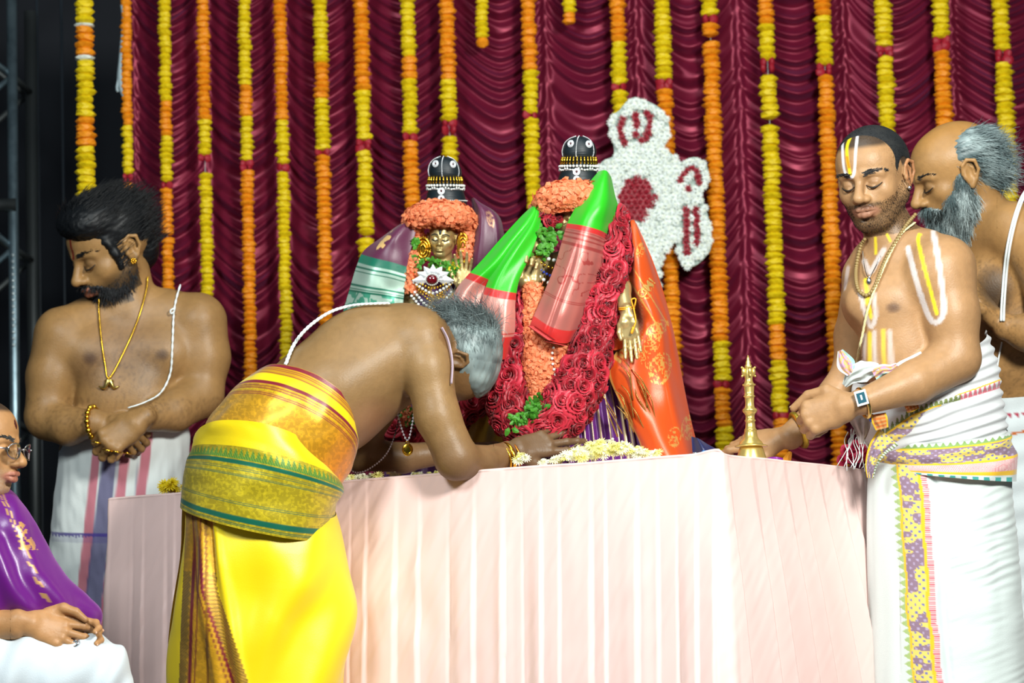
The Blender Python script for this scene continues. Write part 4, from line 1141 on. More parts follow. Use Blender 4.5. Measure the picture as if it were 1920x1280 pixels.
# bangles at the wrist
for (c_, R__, r_, mt_) in (((952, 860, 30.), 27, 4.6, M_gold), ((963, 857, 40.), 26, 2.2, mat('copper', lin('c87a30'), .3, metal=1.)), ((944, 862, 24.), 27.5, 2.0, M_gold)):
    v_, f_ = torus_vf(c_, (.85, -.18, .50), R__, r_, 36, 10); MB().add(F(v_), f_).build('bangle', mt_, root)
# ---- silk wraps. colour helpers work on (s: 0 top .. 1 bottom) with crisp bands
Y_, G_, OR, MR, GR = lin('ecd000'), lin('d8a018'), lin('e08a08'), lin('7a1626'), lin('0c6a52')
def zig(x, period): return np.abs(((x / period) % 1) - .5) * 2
def motif(V, s, sc=1.0):
    a = vnoise(V * np.array([.22, .22, .05]) * sc); b_ = np.abs(vnoise(V * np.array([.13, .13, .03]) * sc + 9))
    return np.clip(sstep(.05, .2, a) * .5 + (1 - sstep(.02, .09, b_)) * .6, 0, 1)
def wrap(name, rings, nu, nv, colf, fold, metal, parent=root, arc=(-.15, math.pi + .15)):
    Vw, th, vv = ring_loft(rings, nu, nv, fold, closed=False, arc=arc)
    TH = th[:, None] + 0 * vv[None]; VV = vv[None] + 0 * th[:, None]
    C, m_ = colf(TH, VV, Vw); C = np.concatenate([C, m_[..., None]], -1)
    return loft_obj(name, F, Vw, C, M_silk, parent, False)
def fold_b(amp=3.0, sx=2.0): return lambda th, v, V_: amp * n2(th * sx + v * 1.5, v * 2.2 + th * .6, 1.2, 1.4, 4) + amp * .5 * n2(th * sx, v * 8, 2.5, 1, 2)
# C: long lower dhoti
rgC = [(350, 925, 628, 960, 5, 22, 118, -30), (340, 1010, 640, 1020, 5, 14, 122, -30), (330, 1080, 652, 1090, 5, 8, 126, -30), (322, 1170, 659, 1170, 0, 6, 128, -30), (320, 1260, 655, 1260, 0, 4, 128, -30), (318, 1420, 648, 1420, 0, 2, 126, -30)]
def foldC(th, v, V_):
    a = 13 * n2(th * 1.2 + v * 1.6, v * 2.6 - th * .8, 1.6, 1.5, 7); X_, Yp = V_[..., 0], V_[..., 1]
    a = a + 9 * np.sin((X_ - 470 + (Yp - 1180) * .42) * .05) * sstep(1040, 1160, Yp) * sstep(430, 520, X_)       # diagonal pulls
    a = a + 9 * np.exp(-((X_ - (378 + (Yp - 960) * .12)) / 11) ** 2) + 7 * np.exp(-((X_ - (408 + (Yp - 960) * .16)) / 9) ** 2) - 6 * np.exp(-((X_ - (393 + (Yp - 960) * .14)) / 7) ** 2)
    return a
def colC(th, v, V_):
    X_, Yp = V_[..., 0], V_[..., 1]; C = np.tile(Y_, X_.shape + (1,)); m_ = np.zeros(X_.shape)
    # two gold borders falling from the waist and spreading: left one between x0..x1, right edge running down-right
    t = (Yp - 950) / 330
    l0 = 352 - 12 * t; l1 = 385 + 5 * t + 4 * np.sin(t * 9); r0 = 392 + 6 * t; r1 = 402 + 25 * t + 62 * np.clip(t - .45, 0, 2) ** 1.0 * 1.4
    inner = (X_ > l0) & (X_ < r1)
    g = inner & (t > -.2)
    tex = motif(V_, v); C = np.where(g[..., None], G_ * (.8 + .35 * tex[..., None]), C); m_ = np.where(g, .55, m_)
    hatch = g & ((X_ > r1 - 22 - 6 * zig(Yp, 14)) | (X_ < l0 + 12 + 5 * zig(Yp, 14))) & (t > .35); C = np.where(hatch[..., None], lin('a07a20') * (.75 + .5 * (zig(X_ + Yp, 5) > .5)[..., None]), C)
    for e in (r1 - 28, l0 + 20):
        C = mixc(C, g * (1 - sstep(2.2, 4.2, np.abs(X_ - e))) * sstep(.0, .35, t), MR)
    C = mixc(C, g * (1 - sstep(.8, 2.0, np.abs(X_ - (r1 - 38)))) * .8, MR); C = mixc(C, g * (1 - sstep(.8, 2.0, np.abs(X_ - (l0 + 30)))) * .8, MR)
    gap = inner & (np.abs(X_ - (390 + 5 * t)) < 2.5) ; C = np.where(gap[..., None], lin('8a5a10'), C)
    return C, m_
wrap('dhoti', rgC, 330, 330, colC, foldC, .6, arc=(0, 2 * math.pi * .999))
# A: upper wrap, gold and orange with maroon edges (from the waist)
rgA = [(478, 700, 664, 822, 44, -46, 122, 5), (440, 728, 662, 852, 42, -40, 128, -8), (408, 765, 655, 880, 36, -34, 128, -18), (385, 800, 640, 905, 22, -18, 124, -25), (372, 840, 625, 925, 12, 0, 118, -28), (366, 900, 616, 960, 6, 10, 112, -30)]
def colA(th, v, V_):
    C = np.tile(Y_, th.shape + (1,)); m_ = np.zeros(th.shape); e = v * 1.0
    tex = motif(V_, v, 1.0)
    def bnd(a, b_, c, mt=0.): 
        nonlocal C, m_
        k = sstep(a - .004, a + .004, e) * (1 - sstep(b_ - .004, b_ + .004, e)); C = mixc(C, k, c); m_ = m_ * (1 - k) + mt * k
    bnd(0, .035, MR); bnd(.035, .105, G_, .5)
    for q in (.045, .06, .09): bnd(q, q + .006, MR)
    bnd(.105, .17, Y_); bnd(.17, .20, MR); bnd(.20, .60, 0, 0) if False else None
    k = sstep(.20, .205, e) * (1 - sstep(.60, .605, e)); base = G_[None, None] * (.75 + .45 * tex[..., None]); ob = sstep(1.6, 2.7, th)[..., None]; base = base * (1 - ob) + OR * (.8 + .3 * tex[..., None]) * ob
    C = C * (1 - k[..., None]) + base * k[..., None]; m_ = m_ * (1 - k) + .5 * k
    for q in (.215, .235, .275, .29): bnd(q, q + .007, MR, .1)
    dd = (zig(th * 40, 1) > .5) & (e > .25) & (e < .262); C = np.where(dd[..., None], Y_, C)
    return C, m_
wrap('upper_wrap', rgA, 320, 260, colA, fold_b(3.2, 2.2), .6)
# B: second wrap, yellow with green zigzag border
rgB = [(370, 812, 592, 862, 20, -44, 144, -26), (360, 845, 642, 915, 20, -22, 146, -30), (346, 890, 632, 945, 14, 2, 142, -32), (342, 930, 626, 985, 8, 12, 140, -33), (340, 948, 622, 1008, 6, 14, 137, -33)]
def colB(th, v, V_):
    C = np.tile(Y_, th.shape + (1,)); m_ = np.zeros(th.shape); e = v + 0.0; tex = motif(V_, v, 1.1)
    off = .30
    k = sstep(off, off + .005, e); gold = lin('c9b41c')[None, None] * (.72 + .5 * tex[..., None]); C = C * (1 - k[..., None]) + gold * k[..., None]; m_ = m_ + .45 * k
    hz = (e > off + .02) & (e < off + .12) & ((e - off - .02) / .10 > .85 * zig(th * 13, 1)); C = np.where(hz[..., None], lin('5f8a30') * (.7 + .5 * (zig(th * 60 + v * 30, 1) > .5)[..., None]), C); m_ = np.where(hz, .1, m_)
    def ln(a, w_, c=GR, al=1.):
        nonlocal C
        C = mixc(C, al * (1 - sstep(w_ * .7, w_ * 1.2, np.abs(e - a))), c)
    ln(off + .145, .018); 
    for q in (.19, .205, .24, .25, .46, .475): ln(off + q, .0035, GR, .75)
    ln(off + .61, .022); ln(off + .655, .004); ln(off + .67, .004)
    return C, m_
wrap('lower_wrap', rgB, 320, 260, colB, fold_b(3.6, 1.6), .6, arc=(-.25, math.pi + .2))
print('yellow man', time.time() - T00)
# ---- shaven priest at the right
F = Frame(1740, 600, 7.86)
root = empty('person', F((1750, 1290, 20)), 'shaven-headed person with forehead mark, bare-chested in white dhoti with brocade sash, reaching to the lamp', 'person')
S = Sculpt(); RH = rotm(-21, 8, -7); u = 97
S.cap((1655, 405, 25), (1685, 470, 30), 46, 52, 22)
S.chain([(1690, 470, 28, 44), (1735, 480, 5, 46), (1768, 505, -28, 56)], 22)
S.chain([(1680, 475, 30, 42), (1640, 492, 55, 42), (1622, 515, 70, 40)], 22)
S.ell((1695, 570, 25), (106, 100, 88), None, 30); S.ell((1712, 680, 25), (98, 105, 86), None, 30)
S.ell((1650, 568, -38), (62, 42, 30), None, 36); S.ell((1610, 566, 10), (30, 40, 40), None, 26)
S.ell((1680, 660, -42), (60, 70, 30), None, 34)
S.ell((1760, 570, 30), (62, 90, 70), None, 30)
S.chain([(1768, 502, -32, 60), (1784, 590, -52, 50), (1792, 668, -64, 44)], 16)
S.ell((1752, 520, -50), (50, 50, 40), None, 24)
S.chain([(1792, 672, -64, 45), (1715, 715, -112, 39), (1626, 748, -152, 25)], 12)
S.chain([(1622, 520, 70, 42), (1602, 630, 110, 38), (1590, 706, 100, 32)], 16)
S.chain([(1590, 706, 100, 34), (1535, 775, 60, 30), (1482, 820, 28, 25)], 12)
tn = sculpt_hand(S, (1604, 754, -152), (-.93, .32, .10), (.02, -.22, -.97), 168, [(70, 70, 40), (66, 72, 40), (62, 74, 40), (56, 74, 40)], [(.24, .24, -.04), (.46, .27, -.10), (.66, .20, -.14)], side=1, fan=6, k=4.5, rs=1.12)
tf = sculpt_hand(S, (1474, 822, 26), (-.97, .08, .16), (.1, -.75, -.65), 150, [(-4, 26, 12), (20, 30, 20), (30, 34, 20), (36, 36, 20)], [(.26, .22, -.10), (.42, .26, -.18), (.55, .22, -.24)], side=-1, fan=5, k=4)
L = sculpt_head(S, (1637, 332, 8), RH, u, wide=.95, lips=1.1, nose=1.12, brow=1.1, jaw=1.35, fat=.045)
skin = lin('a47e57')
WH, YL = lin('e6e6ea'), lin('f0d820')
def paint(C, V, N):
    D_ = (V - L(0, 0, 0)) @ RH / u; hd = (np.abs(D_) < 1.25).all(1) & (D_[:, 1] > -1.1); x, y, z = D_.T
    lipm = hd * np.clip(1.35 - np.hypot(x / .25, (y + .56) / .115), 0, 1) * (z > .5); C[:] = mixc(C, np.clip(lipm * 3, 0, 1) * .7, lin('946454'))
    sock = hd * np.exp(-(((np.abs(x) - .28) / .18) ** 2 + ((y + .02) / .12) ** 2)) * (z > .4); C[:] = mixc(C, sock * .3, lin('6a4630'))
    st = hd * (z > -.35) * np.clip((-.36 - y + .45 * np.clip(.5 - z, -.6, 1)) * 4, 0, 1) * (1 - np.clip(lipm * 3, 0, 1)); sp = .75 + .25 * vnoise(V, .9); C[:] = mixc(C, st * .75 * sp, lin('151312'))
    mo = hd * (z > .5) * np.exp(-((y + .445) / .045) ** 2) * (np.abs(x) < .34); C[:] = mixc(C, mo * .65, lin('23201d'))
    line = np.where(z > .3, .66 - .12 * np.clip(np.abs(x) - .2, 0, 1), .66 - (.3 - z) * 1.9); line = np.maximum(line, -.35)
    hr = hd * sstep(-.05, .06, y - line) * (z < .66); C[:] = mixc(C, hr * .86, lin('16191b'))
    ear = hd & (np.abs(x) > .70) & (z > -.36) & (z < .12) & (np.abs(y) < .33); C[ear] = skin * 1.0 * np.array([1.05, .85, .8])
    P2 = V
    for pts, w_, c, a in (
        ([(1582, 262), (1581, 275), (1584, 315), (1590, 330), (1598, 335), (1603, 328), (1605, 312), (1606, 290), (1609, 256)], 2.3, WH, .95), ([(1597, 254), (1590, 276), (1591, 300), (1596, 328)], 2.6, YL, .97),
        ([(1590, 296), (1592, 306), (1594, 315)], 2.4, lin('e88018'), .9),
        ([(1703, 466), (1718, 525), (1734, 575), (1744, 598), (1754, 605), (1765, 596), (1769, 575), (1762, 510), (1750, 436)], 5, WH, .62), ([(1724, 440), (1722, 455), (1734, 505), (1746, 550), (1756, 588)], 3.2, YL, .9),
        ([(1621, 489), (1632, 510), (1645, 490), (1658, 468)], 5, WH, .5), ([(1625, 524), (1628, 560), (1635, 594)], 3.6, YL, .85), ([(1614, 548), (1625, 590), (1635, 612), (1643, 592), (1640, 551)], 4, WH, .5),
        ([(1642, 446), (1643, 475)], 2.6, YL, .8), ([(1664, 440), (1670, 452)], 2.4, YL, .7), ([(1590, 500), (1584, 540)], 3.5, WH, .4),
        ([(1622, 628), (1620, 690)], 4, WH, .4), ([(1632, 625), (1632, 690)], 3.5, YL, .6), ([(1641, 622), (1643, 690)], 4, WH, .4), ([(1657, 620), (1660, 690)], 4, YL, .5), ([(1669, 622), (1673, 685)], 5, WH, .35)):
        stroke(C, V, N, catmull(np.array([(a_, b_, 0) for a_, b_ in pts], float), 40)[:, :2], w_, c, a)
    blob(C, V, (1676, 577, -70), (15, 11, 40), lin('5a4030'), .9, .6)
    k = sstep(.0, .5, (V[:, 0] < 1560) * (V[:, 1] > 760) * (V[:, 2] > -60)); C[:] = mixc(C, k * .25, lin('7a5a34'))
o, V, Nn = make_body('body', S, F, 4.2, [((1545, 225, -120), (1725, 455, 130), 1.7), ((1470, 700, -240), (1640, 850, -80), 1.9), ((1330, 770, -60), (1500, 880, 110), 1.9)], paint, skin, root, mottle=.06)
eyes(S, L, u, F, root); D_ = (V - L(0, 0, 0)) @ RH / u; x, y, z = D_.T; R_ = np.random.RandomState(6)
bm_ = (y < -.34 + .5 * np.clip(.5 - z, -.25, .8)) & (y > -1.02) & (z > -.1) & (np.abs(x) < .8) & ~((np.abs(x) < .27) & (y > -.70) & (y < -.49) & (z > .5)) & ~((np.hypot(x / .42, (y + .3) / .2) < 1) & (z > .5)); bm_ |= (np.abs(x) < .34) & (y < -.41) & (y > -.49) & (z > .5)
ix = R_.choice(np.where(bm_)[0], 2600); b = MB(); hair_strands(b, V[ix], Nn[ix] * .5 + RH @ np.array([0, -.8, 0.]), 2.6, .28, (.03, .03, .03), curl=.2, seg=2, grav=(0, 0, 0), seed=8, jit=.2); b.V = [F(v) for v in b.V]; b.build('stubble', M_hair, root)
brows(L, u, F, root, (.012, .010, .009), th=.055, n=230, arch=.06, thick=1.15)
b = MB(); nails(b, F, tn[4:] + tf[:2], lin('e0c9a8')); b.build('nails', mat('bright_nail', lin('e0c9a8'), .3), root)
H = Sculpt(); H.ell(L(0, .27, -.14), np.array([.695, .735, .875]) * u, RH, 10); H.ell(L(0, .05, .98), np.array([.9, .78, .72]) * u, RH, 4, True); H.ell(L(0, -.75, .1), np.array([1.2, .70, 1.2]) * u, RH, 4, True)
H.ell(L(.74, -.02, -.02), np.array([.22, .34, .24]) * u, RH, 3, True); H.ell(L(-.74, -.02, -.02), np.array([.22, .34, .24]) * u, RH, 3, True)
HV, HQ = H.mesh(1.9); hm = link('hair', mesh_np('hair', F(HV), HQ), mat('shaved_hair', lin('15181a'), .7, noise_col=lin('2c2c2a'), noise_scale=40, bump=.4, bump_scale=500), root)
HN = vnormals(HV, HQ); R_ = np.random.RandomState(2); pk = R_.choice(len(HV), 5000); b = MB(); hair_strands(b, HV[pk] - HN[pk], np.tile(RH @ np.array([0, -.3, .5]), (5000, 1)) + HN[pk] * .3, 4.5, .3, (.012, .013, .014), grav=(0, 0, 0), curl=.1, seg=2, seed=5, jit=.25); b.V = [F(v) for v in b.V]; b.build('strands', M_hair, hm)
b = MB(); v, f = ICO3; b.add(F(L(.30, .10, -.98) + v * np.array([12, 14, 10])), f); b.build('hair_tuft', M_hair, root)
b = MB(); v, f = ICO2; b.add(F(L(.74, -.30, -.02) + np.array([0, 0, -6]) + v * 4.0), f); b.build('ear_stud', M_silver, root)
# beads, chain with pendant, thread
nk = snap(V, Nn, [(1716, 402), (1700, 422), (1687, 442), (1664, 481), (1644, 532), (1633, 550), (1622, 553), (1610, 540), (1606, 505), (1614, 462), (1622, 448)], 4, 110)
b = MB(); beads(b, F, nk, 4.3, gap=1.35); b.build('wooden_bead_necklace', mat('tulsi_wood', lin('8d7648'), .5), root)
nk = snap(V, Nn, [(1618, 470), (1622, 500), (1630, 520), (1640, 506), (1652, 480)], 2, 50); b = MB(); b.tube(F(nk), 1.0 * F.s, 5); v, f = ICO2; b.add(F(np.array([1631, 528, nk[:, 2].min() - 5]) + v * np.array([5, 8, 4])), f); b.build('silver_pendant', M_silver, root)
th_ = snap(V, Nn, [(1716, 417), (1690, 440), (1668, 480), (1646, 532), (1629, 580), (1618, 630), (1608, 672), (1602, 700)], 3.5, 90); w_ = np.arange(90) * .7
b = MB()
for k in range(3): b.tube(F(th_ + np.stack([np.sin(w_ + k * 2.1) * 1.3, 0 * w_, np.cos(w_ + k * 2.1) * 1.3], -1)), 1.3 * F.s, 6)
b.build('sacred_thread', mat('cream_thread', lin('d9d2a0'), .8), root)
# watch
wt = MB(); v_, f_ = torus_vf((1622, 752, -152.), (.92, -.30, .35), 27.5, 3.4, 36, 8); wt.add(F(v_), f_); strap = wt.build('watch_strap', M_brassb, root)
wR = np.stack([np.array([.95, -.28, .12]), np.array([.27, .95, -.1]), np.cross([.95, -.28, .12], [.27, .95, -.1])], 1)
v_, f_ = quad_box((-11, -14, -3.5), (11, 14, 3.5)); b = MB().add(F(np.array([1619, 742, -181.]) + v_ @ wR.T), f_); b.build('watch_case', M_silver, strap, smooth=False)
v_, f_ = quad_box((-7.5, -9.5, -4.6), (7.5, 9.5, -3.0)); b = MB().add(F(np.array([1619, 742, -181.]) + v_ @ wR.T), f_); b.build('watch_dial', mat('teal_dial', lin('2d5866'), .1, coat=.6), strap, smooth=False)
v_, f_ = quad_box((-1.6, -5, -5.2), (1.6, 4, -4.4)); b = MB().add(F(np.array([1619, 742, -181.]) + v_ @ wR.T), f_); b.build('watch_hand', mat('white_mark', lin('f0f4f4'), .3), strap, smooth=False)
# carved bangle
v_, f_ = torus_vf((1497, 808, 38.), (.90, -.36, .30), 31, 5.6, 60, 12); tt = np.arctan2(v_[:, 1] - 808, v_[:, 2] - 38); v_ = v_ + (np.sin(tt * 26)[:, None] * .9) * (v_ - np.array([1497, 808, 38.])) / 31
MB().add(F(v_), f_).build('carved_bangle', mat('matt_gold', lin('d8bc48'), .38, metal=.9), root)
# ---- dhoti and wraps
WT = lin('d9e5e3'); PU, YO, PK, GN, TE = lin('8d7488'), lin('f2c020'), lin('cf6a78'), lin('7f9c50'), lin('40a8a0')
def brocade(a, b_, sc=1.0):
    """printed purple and yellow flowers"""
    q1 = np.sin(a * .42 * sc) * np.sin(b_ * .42 * sc); q2 = n2(a, b_, .05 * sc, .09 * sc, 4)
    base = np.where((q2 > -.05)[..., None], lin('e6cf6a'), PU); dot = q1 > .55
    return np.where(dot[..., None], np.where((q2 > -.05)[..., None], lin('6f74b0'), lin('b0a0c0')), base)
def temple(C, m_, a, lo, hi, per, col, e):
    """row of printed triangles between e=lo..hi"""
    k = m_ & (e > lo) & (e < hi) & (np.abs(((a / per) % 1) - .5) * 2 > (e - lo) / (hi - lo)); C = np.where(k[..., None], col * (.8 + .4 * ((a * .8).astype(int) % 2 == 0)[..., None]), C)
    k = m_ & (e > hi - (hi - lo) * .2) & (e < hi); return np.where(k[..., None], col, C)
rgD = [(1640, 845, 1878, 830, 4, 16, 92, 25), (1627, 880, 1893, 880, 4, 14, 100, 25), (1623, 960, 1902, 960, 2, 10, 106, 25), (1624, 1060, 1912, 1060, 0, 8, 110, 25), (1626, 1180, 1920, 1180, 0, 6, 112, 25), (1628, 1280, 1922, 1280, 0, 6, 112, 25), (1632, 1360, 1918, 1360, 0, 6, 112, 25)]
def bx0(Y_): return np.interp(Y_, [860, 900, 980, 1060, 1130, 1200, 1290], [1682, 1684, 1690, 1698, 1700, 1706, 1716])
def foldD(th, v, V_):
    X_, Yp = V_[..., 0], V_[..., 1]; a = 2.0 * n2(th * 1.5 + v, v * 14, 1.6, 1.0, 3) * (X_ > 1755) + 2.5 * n2(th * 2, v * 1.5, 2, 1, 5)
    a = a + 8 * np.exp(-((X_ - bx0(Yp) - 25) / 40) ** 2) - 9 * np.exp(-((X_ - bx0(Yp) - 68) / 8) ** 2) * sstep(870, 920, Yp)
    a = a + 1.1 * np.sin((X_ * .12 + Yp * .35 + 3 * n2(X_, Yp, .02, .012, 5))) * (X_ > 1780) * n2(X_, Yp, .01, .03, 2)
    return a + 3.5 * n2(X_, Yp, .035, .004, 9) * (X_ < 1690)
Vd, th, vv = ring_loft(rgD, 380, 330, foldD); X_, Yp = Vd[..., 0], Vd[..., 1]; near = Vd[..., 2] < 25
C = np.tile(WT, X_.shape + (1,)); e = X_ - bx0(Yp) + 2.5 * n2(Yp, Yp * 0, .03, 1, 2)
C = temple(C, near, Yp, -14, -2, 17, lin('a5bf74'), -e - 0) if False else C
kk = near & (e > -12) & (e < 0) & (np.abs(((Yp / 15) % 1) - .5) * 2 < (e + 12) / 12); C = np.where(kk[..., None], lin('a8c47c'), C)
C = np.where((near & (e > 0) & (e < 4))[..., None], YO, C); C = np.where((near & (e >= 4) & (e < 38))[..., None], brocade(e * 1.0, Yp), C); C = np.where((near & (e >= 38) & (e < 44))[..., None], YO, C)
C = np.where((near & (e >= 44) & (e < 55))[..., None], np.where(((Yp * .5).astype(int) % 2 == 0)[..., None], PK, lin('eec9c8')), C)
loft_obj('dhoti', F, Vd, C, M_cotton, root)
# upper wrapped cloth (pleated white), from under the arm to the hips
def wrapR(name, rings, nu, nv, colf, fold, arc=(-.2, math.pi + .2)):
    Vw, th, vv = ring_loft(rings, nu, nv, fold, closed=False, arc=arc); TH = th[:, None] + 0 * vv[None]; VV = vv[None] + 0 * th[:, None]
    return loft_obj(name, F, Vw, colf(TH, VV, Vw), M_cotton, root, False)
rgU = [(1605, 716, 1852, 622, 12, 20, 94, 30), (1598, 735, 1866, 668, 12, 26, 98, 28), (1604, 770, 1876, 712, 14, 28, 100, 26), (1618, 815, 1884, 770, 12, 26, 102, 25), (1628, 845, 1890, 832, 8, 16, 103, 25)]
def colU(th, v, V_):
    X_, Yp = V_[..., 0], V_[..., 1]; C = np.tile(lin('d6dadc'), X_.shape + (1,))
    # printed band running from the lower left up to the right
    ln_ = np.interp(X_, [1620, 1660, 1710, 1750, 1800, 1870, 1900], [858, 812, 776, 760, 748, 728, 722]); e = Yp - ln_; w_ = np.interp(X_, [1620, 1700, 1760, 1880], [1.0, .85, .5, .9])
    g = (e > -16 * w_) & (e < 0) & (np.abs(((X_ / 9) % 1) - .5) * 2 > (-e / 18)); C = np.where(g[..., None], np.where((X_ > 1800)[..., None], PK, lin('76864a')), C)
    C = np.where(((e >= 0) & (e < 5 * w_) & (X_ < 1765))[..., None], YO, C); C = np.where(((e >= 5 * w_) & (e < 5 * w_ + np.clip(1735 - X_, 0, 26)))[..., None], brocade(X_, Yp), C)
    C = np.where(((e < -16 * w_) & (e > -19 * w_) & (X_ > 1790))[..., None], YO, C)
    return C
def foldU(th, v, V_):
    X_, Yp = V_[..., 0], V_[..., 1]; q = Yp + (X_ - 1740) * .32
    return 2.6 * np.sin(q * .30 + 2 * n2(X_, Yp, .012, .02, 3)) * sstep(1650, 1720, X_) + 3 * n2(X_, Yp, .02, .03, 6)
wrapR('waist_wrap', rgU, 300, 200, colU, foldU)
rgS = [(1628, 838, 1893, 808, 10, 14, 110, 25), (1620, 862, 1902, 836, 12, 14, 113, 25), (1624, 900, 1908, 878, 12, 8, 113, 25), (1632, 925, 1906, 918, 20, -44, 112, 25)]
rgS = [(1640, 822, 1890, 806, 6, 10, 107, 25), (1634, 846, 1897, 826, 6, 10, 112, 25), (1640, 868, 1905, 860, 6, 8, 114, 25), (1648, 880, 1906, 902, 6, 0, 113, 25)]
def colS(th, v, V_):
    X_, Yp = V_[..., 0], V_[..., 1]; C = np.tile(WT, X_.shape + (1,)); e = v
    g = (e > .04) & (e < .20) & (np.abs(((X_ / 13) % 1) - .5) * 2 > (.20 - e) / .16 * 1.0); C = np.where(g[..., None], lin('86a860'), C); C = np.where(((e >= .17) & (e < .21))[..., None], lin('86a860'), C)
    C = np.where(((e >= .21) & (e < .26))[..., None], YO, C); C = np.where(((e >= .26) & (e < .66))[..., None], brocade(X_, e * 110), C); C = np.where(((e >= .66) & (e < .71))[..., None], YO, C)
    pk_ = (e >= .71) & (e < .87); C = np.where(pk_[..., None], np.where(((X_ * .7).astype(int) % 2 == 0)[..., None], lin('d98a90'), lin('f0d0cc')), C); C = np.where(((e >= .87) & (e < .93))[..., None], YO, C)
    return np.where(((e >= .95))[..., None], np.where((np.sin(X_ * .3) > 0)[..., None], TE, WT), C)
wrapR('brocade_sash', rgS, 300, 130, colS, lambda th, v, V_: 2.2 * n2(th * 2 + v, v * 5, 2, 1.4, 8) + 2.0 * np.sin(v * 13 + th * 1.5))
# hanging twisted end of the sash at the left, knot, coloured tips, fringe
def slab(name, pts, wid, colf, th_=3.0, parent=root, n=60, m=24, wave=2.0, seed=1, mtl=None, dirv=None, F_=None):
    """ribbon of cloth: centre line with widths, slightly crumpled, with real thickness"""
    F_ = F_ or F
    c = catmull(np.array(pts, float), n); wd = catmull(np.array([(w, 0, 0) for w in wid], float), n)[:, 0] if len(wid) > 2 else np.linspace(wid[0], wid[-1], n)
    t = np.gradient(c, axis=0); t /= np.linalg.norm(t, axis=1)[:, None]
    sd = np.stack([-t[:, 1], t[:, 0], 0 * t[:, 0]], 1); sd /= np.linalg.norm(sd, axis=1)[:, None] + 1e-9
    if dirv is not None: sd = np.tile(np.asarray(dirv, float) / np.linalg.norm(dirv), (n, 1))
    q = np.linspace(-1, 1, m); A = c[:, None] + sd[:, None] * (q[None, :, None] * wd[:, None, None])
    bend = -(1 - q ** 2) * .35; A[..., 2] += bend[None] * wd[:, None] + wave * (n2(q[None] * 2.2 + seed, np.linspace(0, 4, n)[:, None], 1.3, .9, seed) * 2.2 + 0.8 * np.sin(q[None] * 9 + seed + np.linspace(0, 2, n)[:, None]))
    Bk = A.copy(); Bk[..., 2] += th_
    V_ = np.concatenate([A, Bk[:, ::-1]], 1); C = colf(np.linspace(0, 1, n)[:, None] + 0 * q[None], q[None] + 0 * wd[:, None]); C = np.concatenate([C, C[:, ::-1]], 1)
    nn, mm = V_.shape[:2]; V_ = V_.transpose(1, 0, 2); C = C.transpose(1, 0, 2)
    return link(name, mesh_np(name, F_(V_).reshape(-1, 3), grid_faces(mm, nn, True), C.reshape(mm * nn, -1)), mtl or M_cotton, parent)
def col_tw(t, q):
    C = brocade(t * 120, q * 24); C = np.where((q > .8)[..., None], YO, C); return np.where((q < -.72)[..., None], np.where((np.sin(t * 90) > 0)[..., None], lin('76864a'), WT), C)
slab('sash_end', [(1668, 815, -95), (1648, 838, -98), (1636, 866, -96), (1634, 892, -92)], [24, 20, 13, 6], col_tw)
slab('cloth_knot', [(1585, 722, -60), (1604, 702, -78), (1632, 692, -92), (1650, 690, -96)], [5, 20, 17, 10], lambda t, q: np.tile(WT, t.shape + (1,)), wave=3)
def col_tip(t, q):
    C = np.where((n2(t * 30, q * 10, .5, .5, 1) > 0)[..., None], lin('c898b8'), lin('e0b070')); return np.where((q > .6)[..., None], TE * .6 + .4 * WT, np.where((q < -.7)[..., None], WT, C))
slab('coloured_tip', [(1598, 700, -80), (1588, 680, -78), (1578, 656, -74)], [8, 17, 5], col_tip, wave=2)
slab('coloured_fold', [(1640, 700, -98), (1655, 692, -104), (1672, 690, -104), (1684, 684, -100)], [13, 13, 11, 6], col_tip, wave=2, seed=3)
slab('white_strap', [(1682, 686, -98), (1705, 674, -100), (1728, 660, -98)], [5, 6, 3], lambda t, q: np.tile(WT, t.shape + (1,)), wave=.5)
slab('hanging_cloth', [(1612, 772, -70), (1618, 800, -74), (1616, 830, -72)], [24, 20, 4], lambda t, q: np.tile(lin('c8bcb8'), t.shape + (1,)), wave=2)
def col_or(t, q): return np.where((np.abs(q) > .75)[..., None], YO, np.where((np.sin(t * 25) > 0)[..., None], lin('d87830'), lin('d8a060')))
slab('orange_tag', [(1650, 772, -128), (1652, 785, -130), (1656, 800, -126)], [13, 15, 12], col_or, wave=1)
slab('orange_tag', [(1722, 756, -100), (1708, 760, -104), (1699, 764, -100)], [7, 10, 8], col_or, wave=1)
b = MB(); v, f = ICO2; b.add(F(np.array([1637, 780, -126.]) + v * np.array([6, 8, 4])), f); b.build('blue_bead', mat('blue_bead', lin('2048c0'), .4), root)
b = MB(); R_ = np.random.RandomState(9)
for k in range(11):
    x0 = 1592 + R_.rand() * 28; p = [(x0, 800 + R_.rand() * 15, -70), (x0 + R_.normal(0, 6), 825, -72), (x0 + R_.normal(0, 9), 850, -70), (x0 + R_.normal(-4, 10), 868 + R_.rand() * 14, -66)]
    b.tube(F(catmull(p, 14)), .8 * F.s, 5)
b.build('fringe', M_thread, root)
print('right man', time.time() - T00)
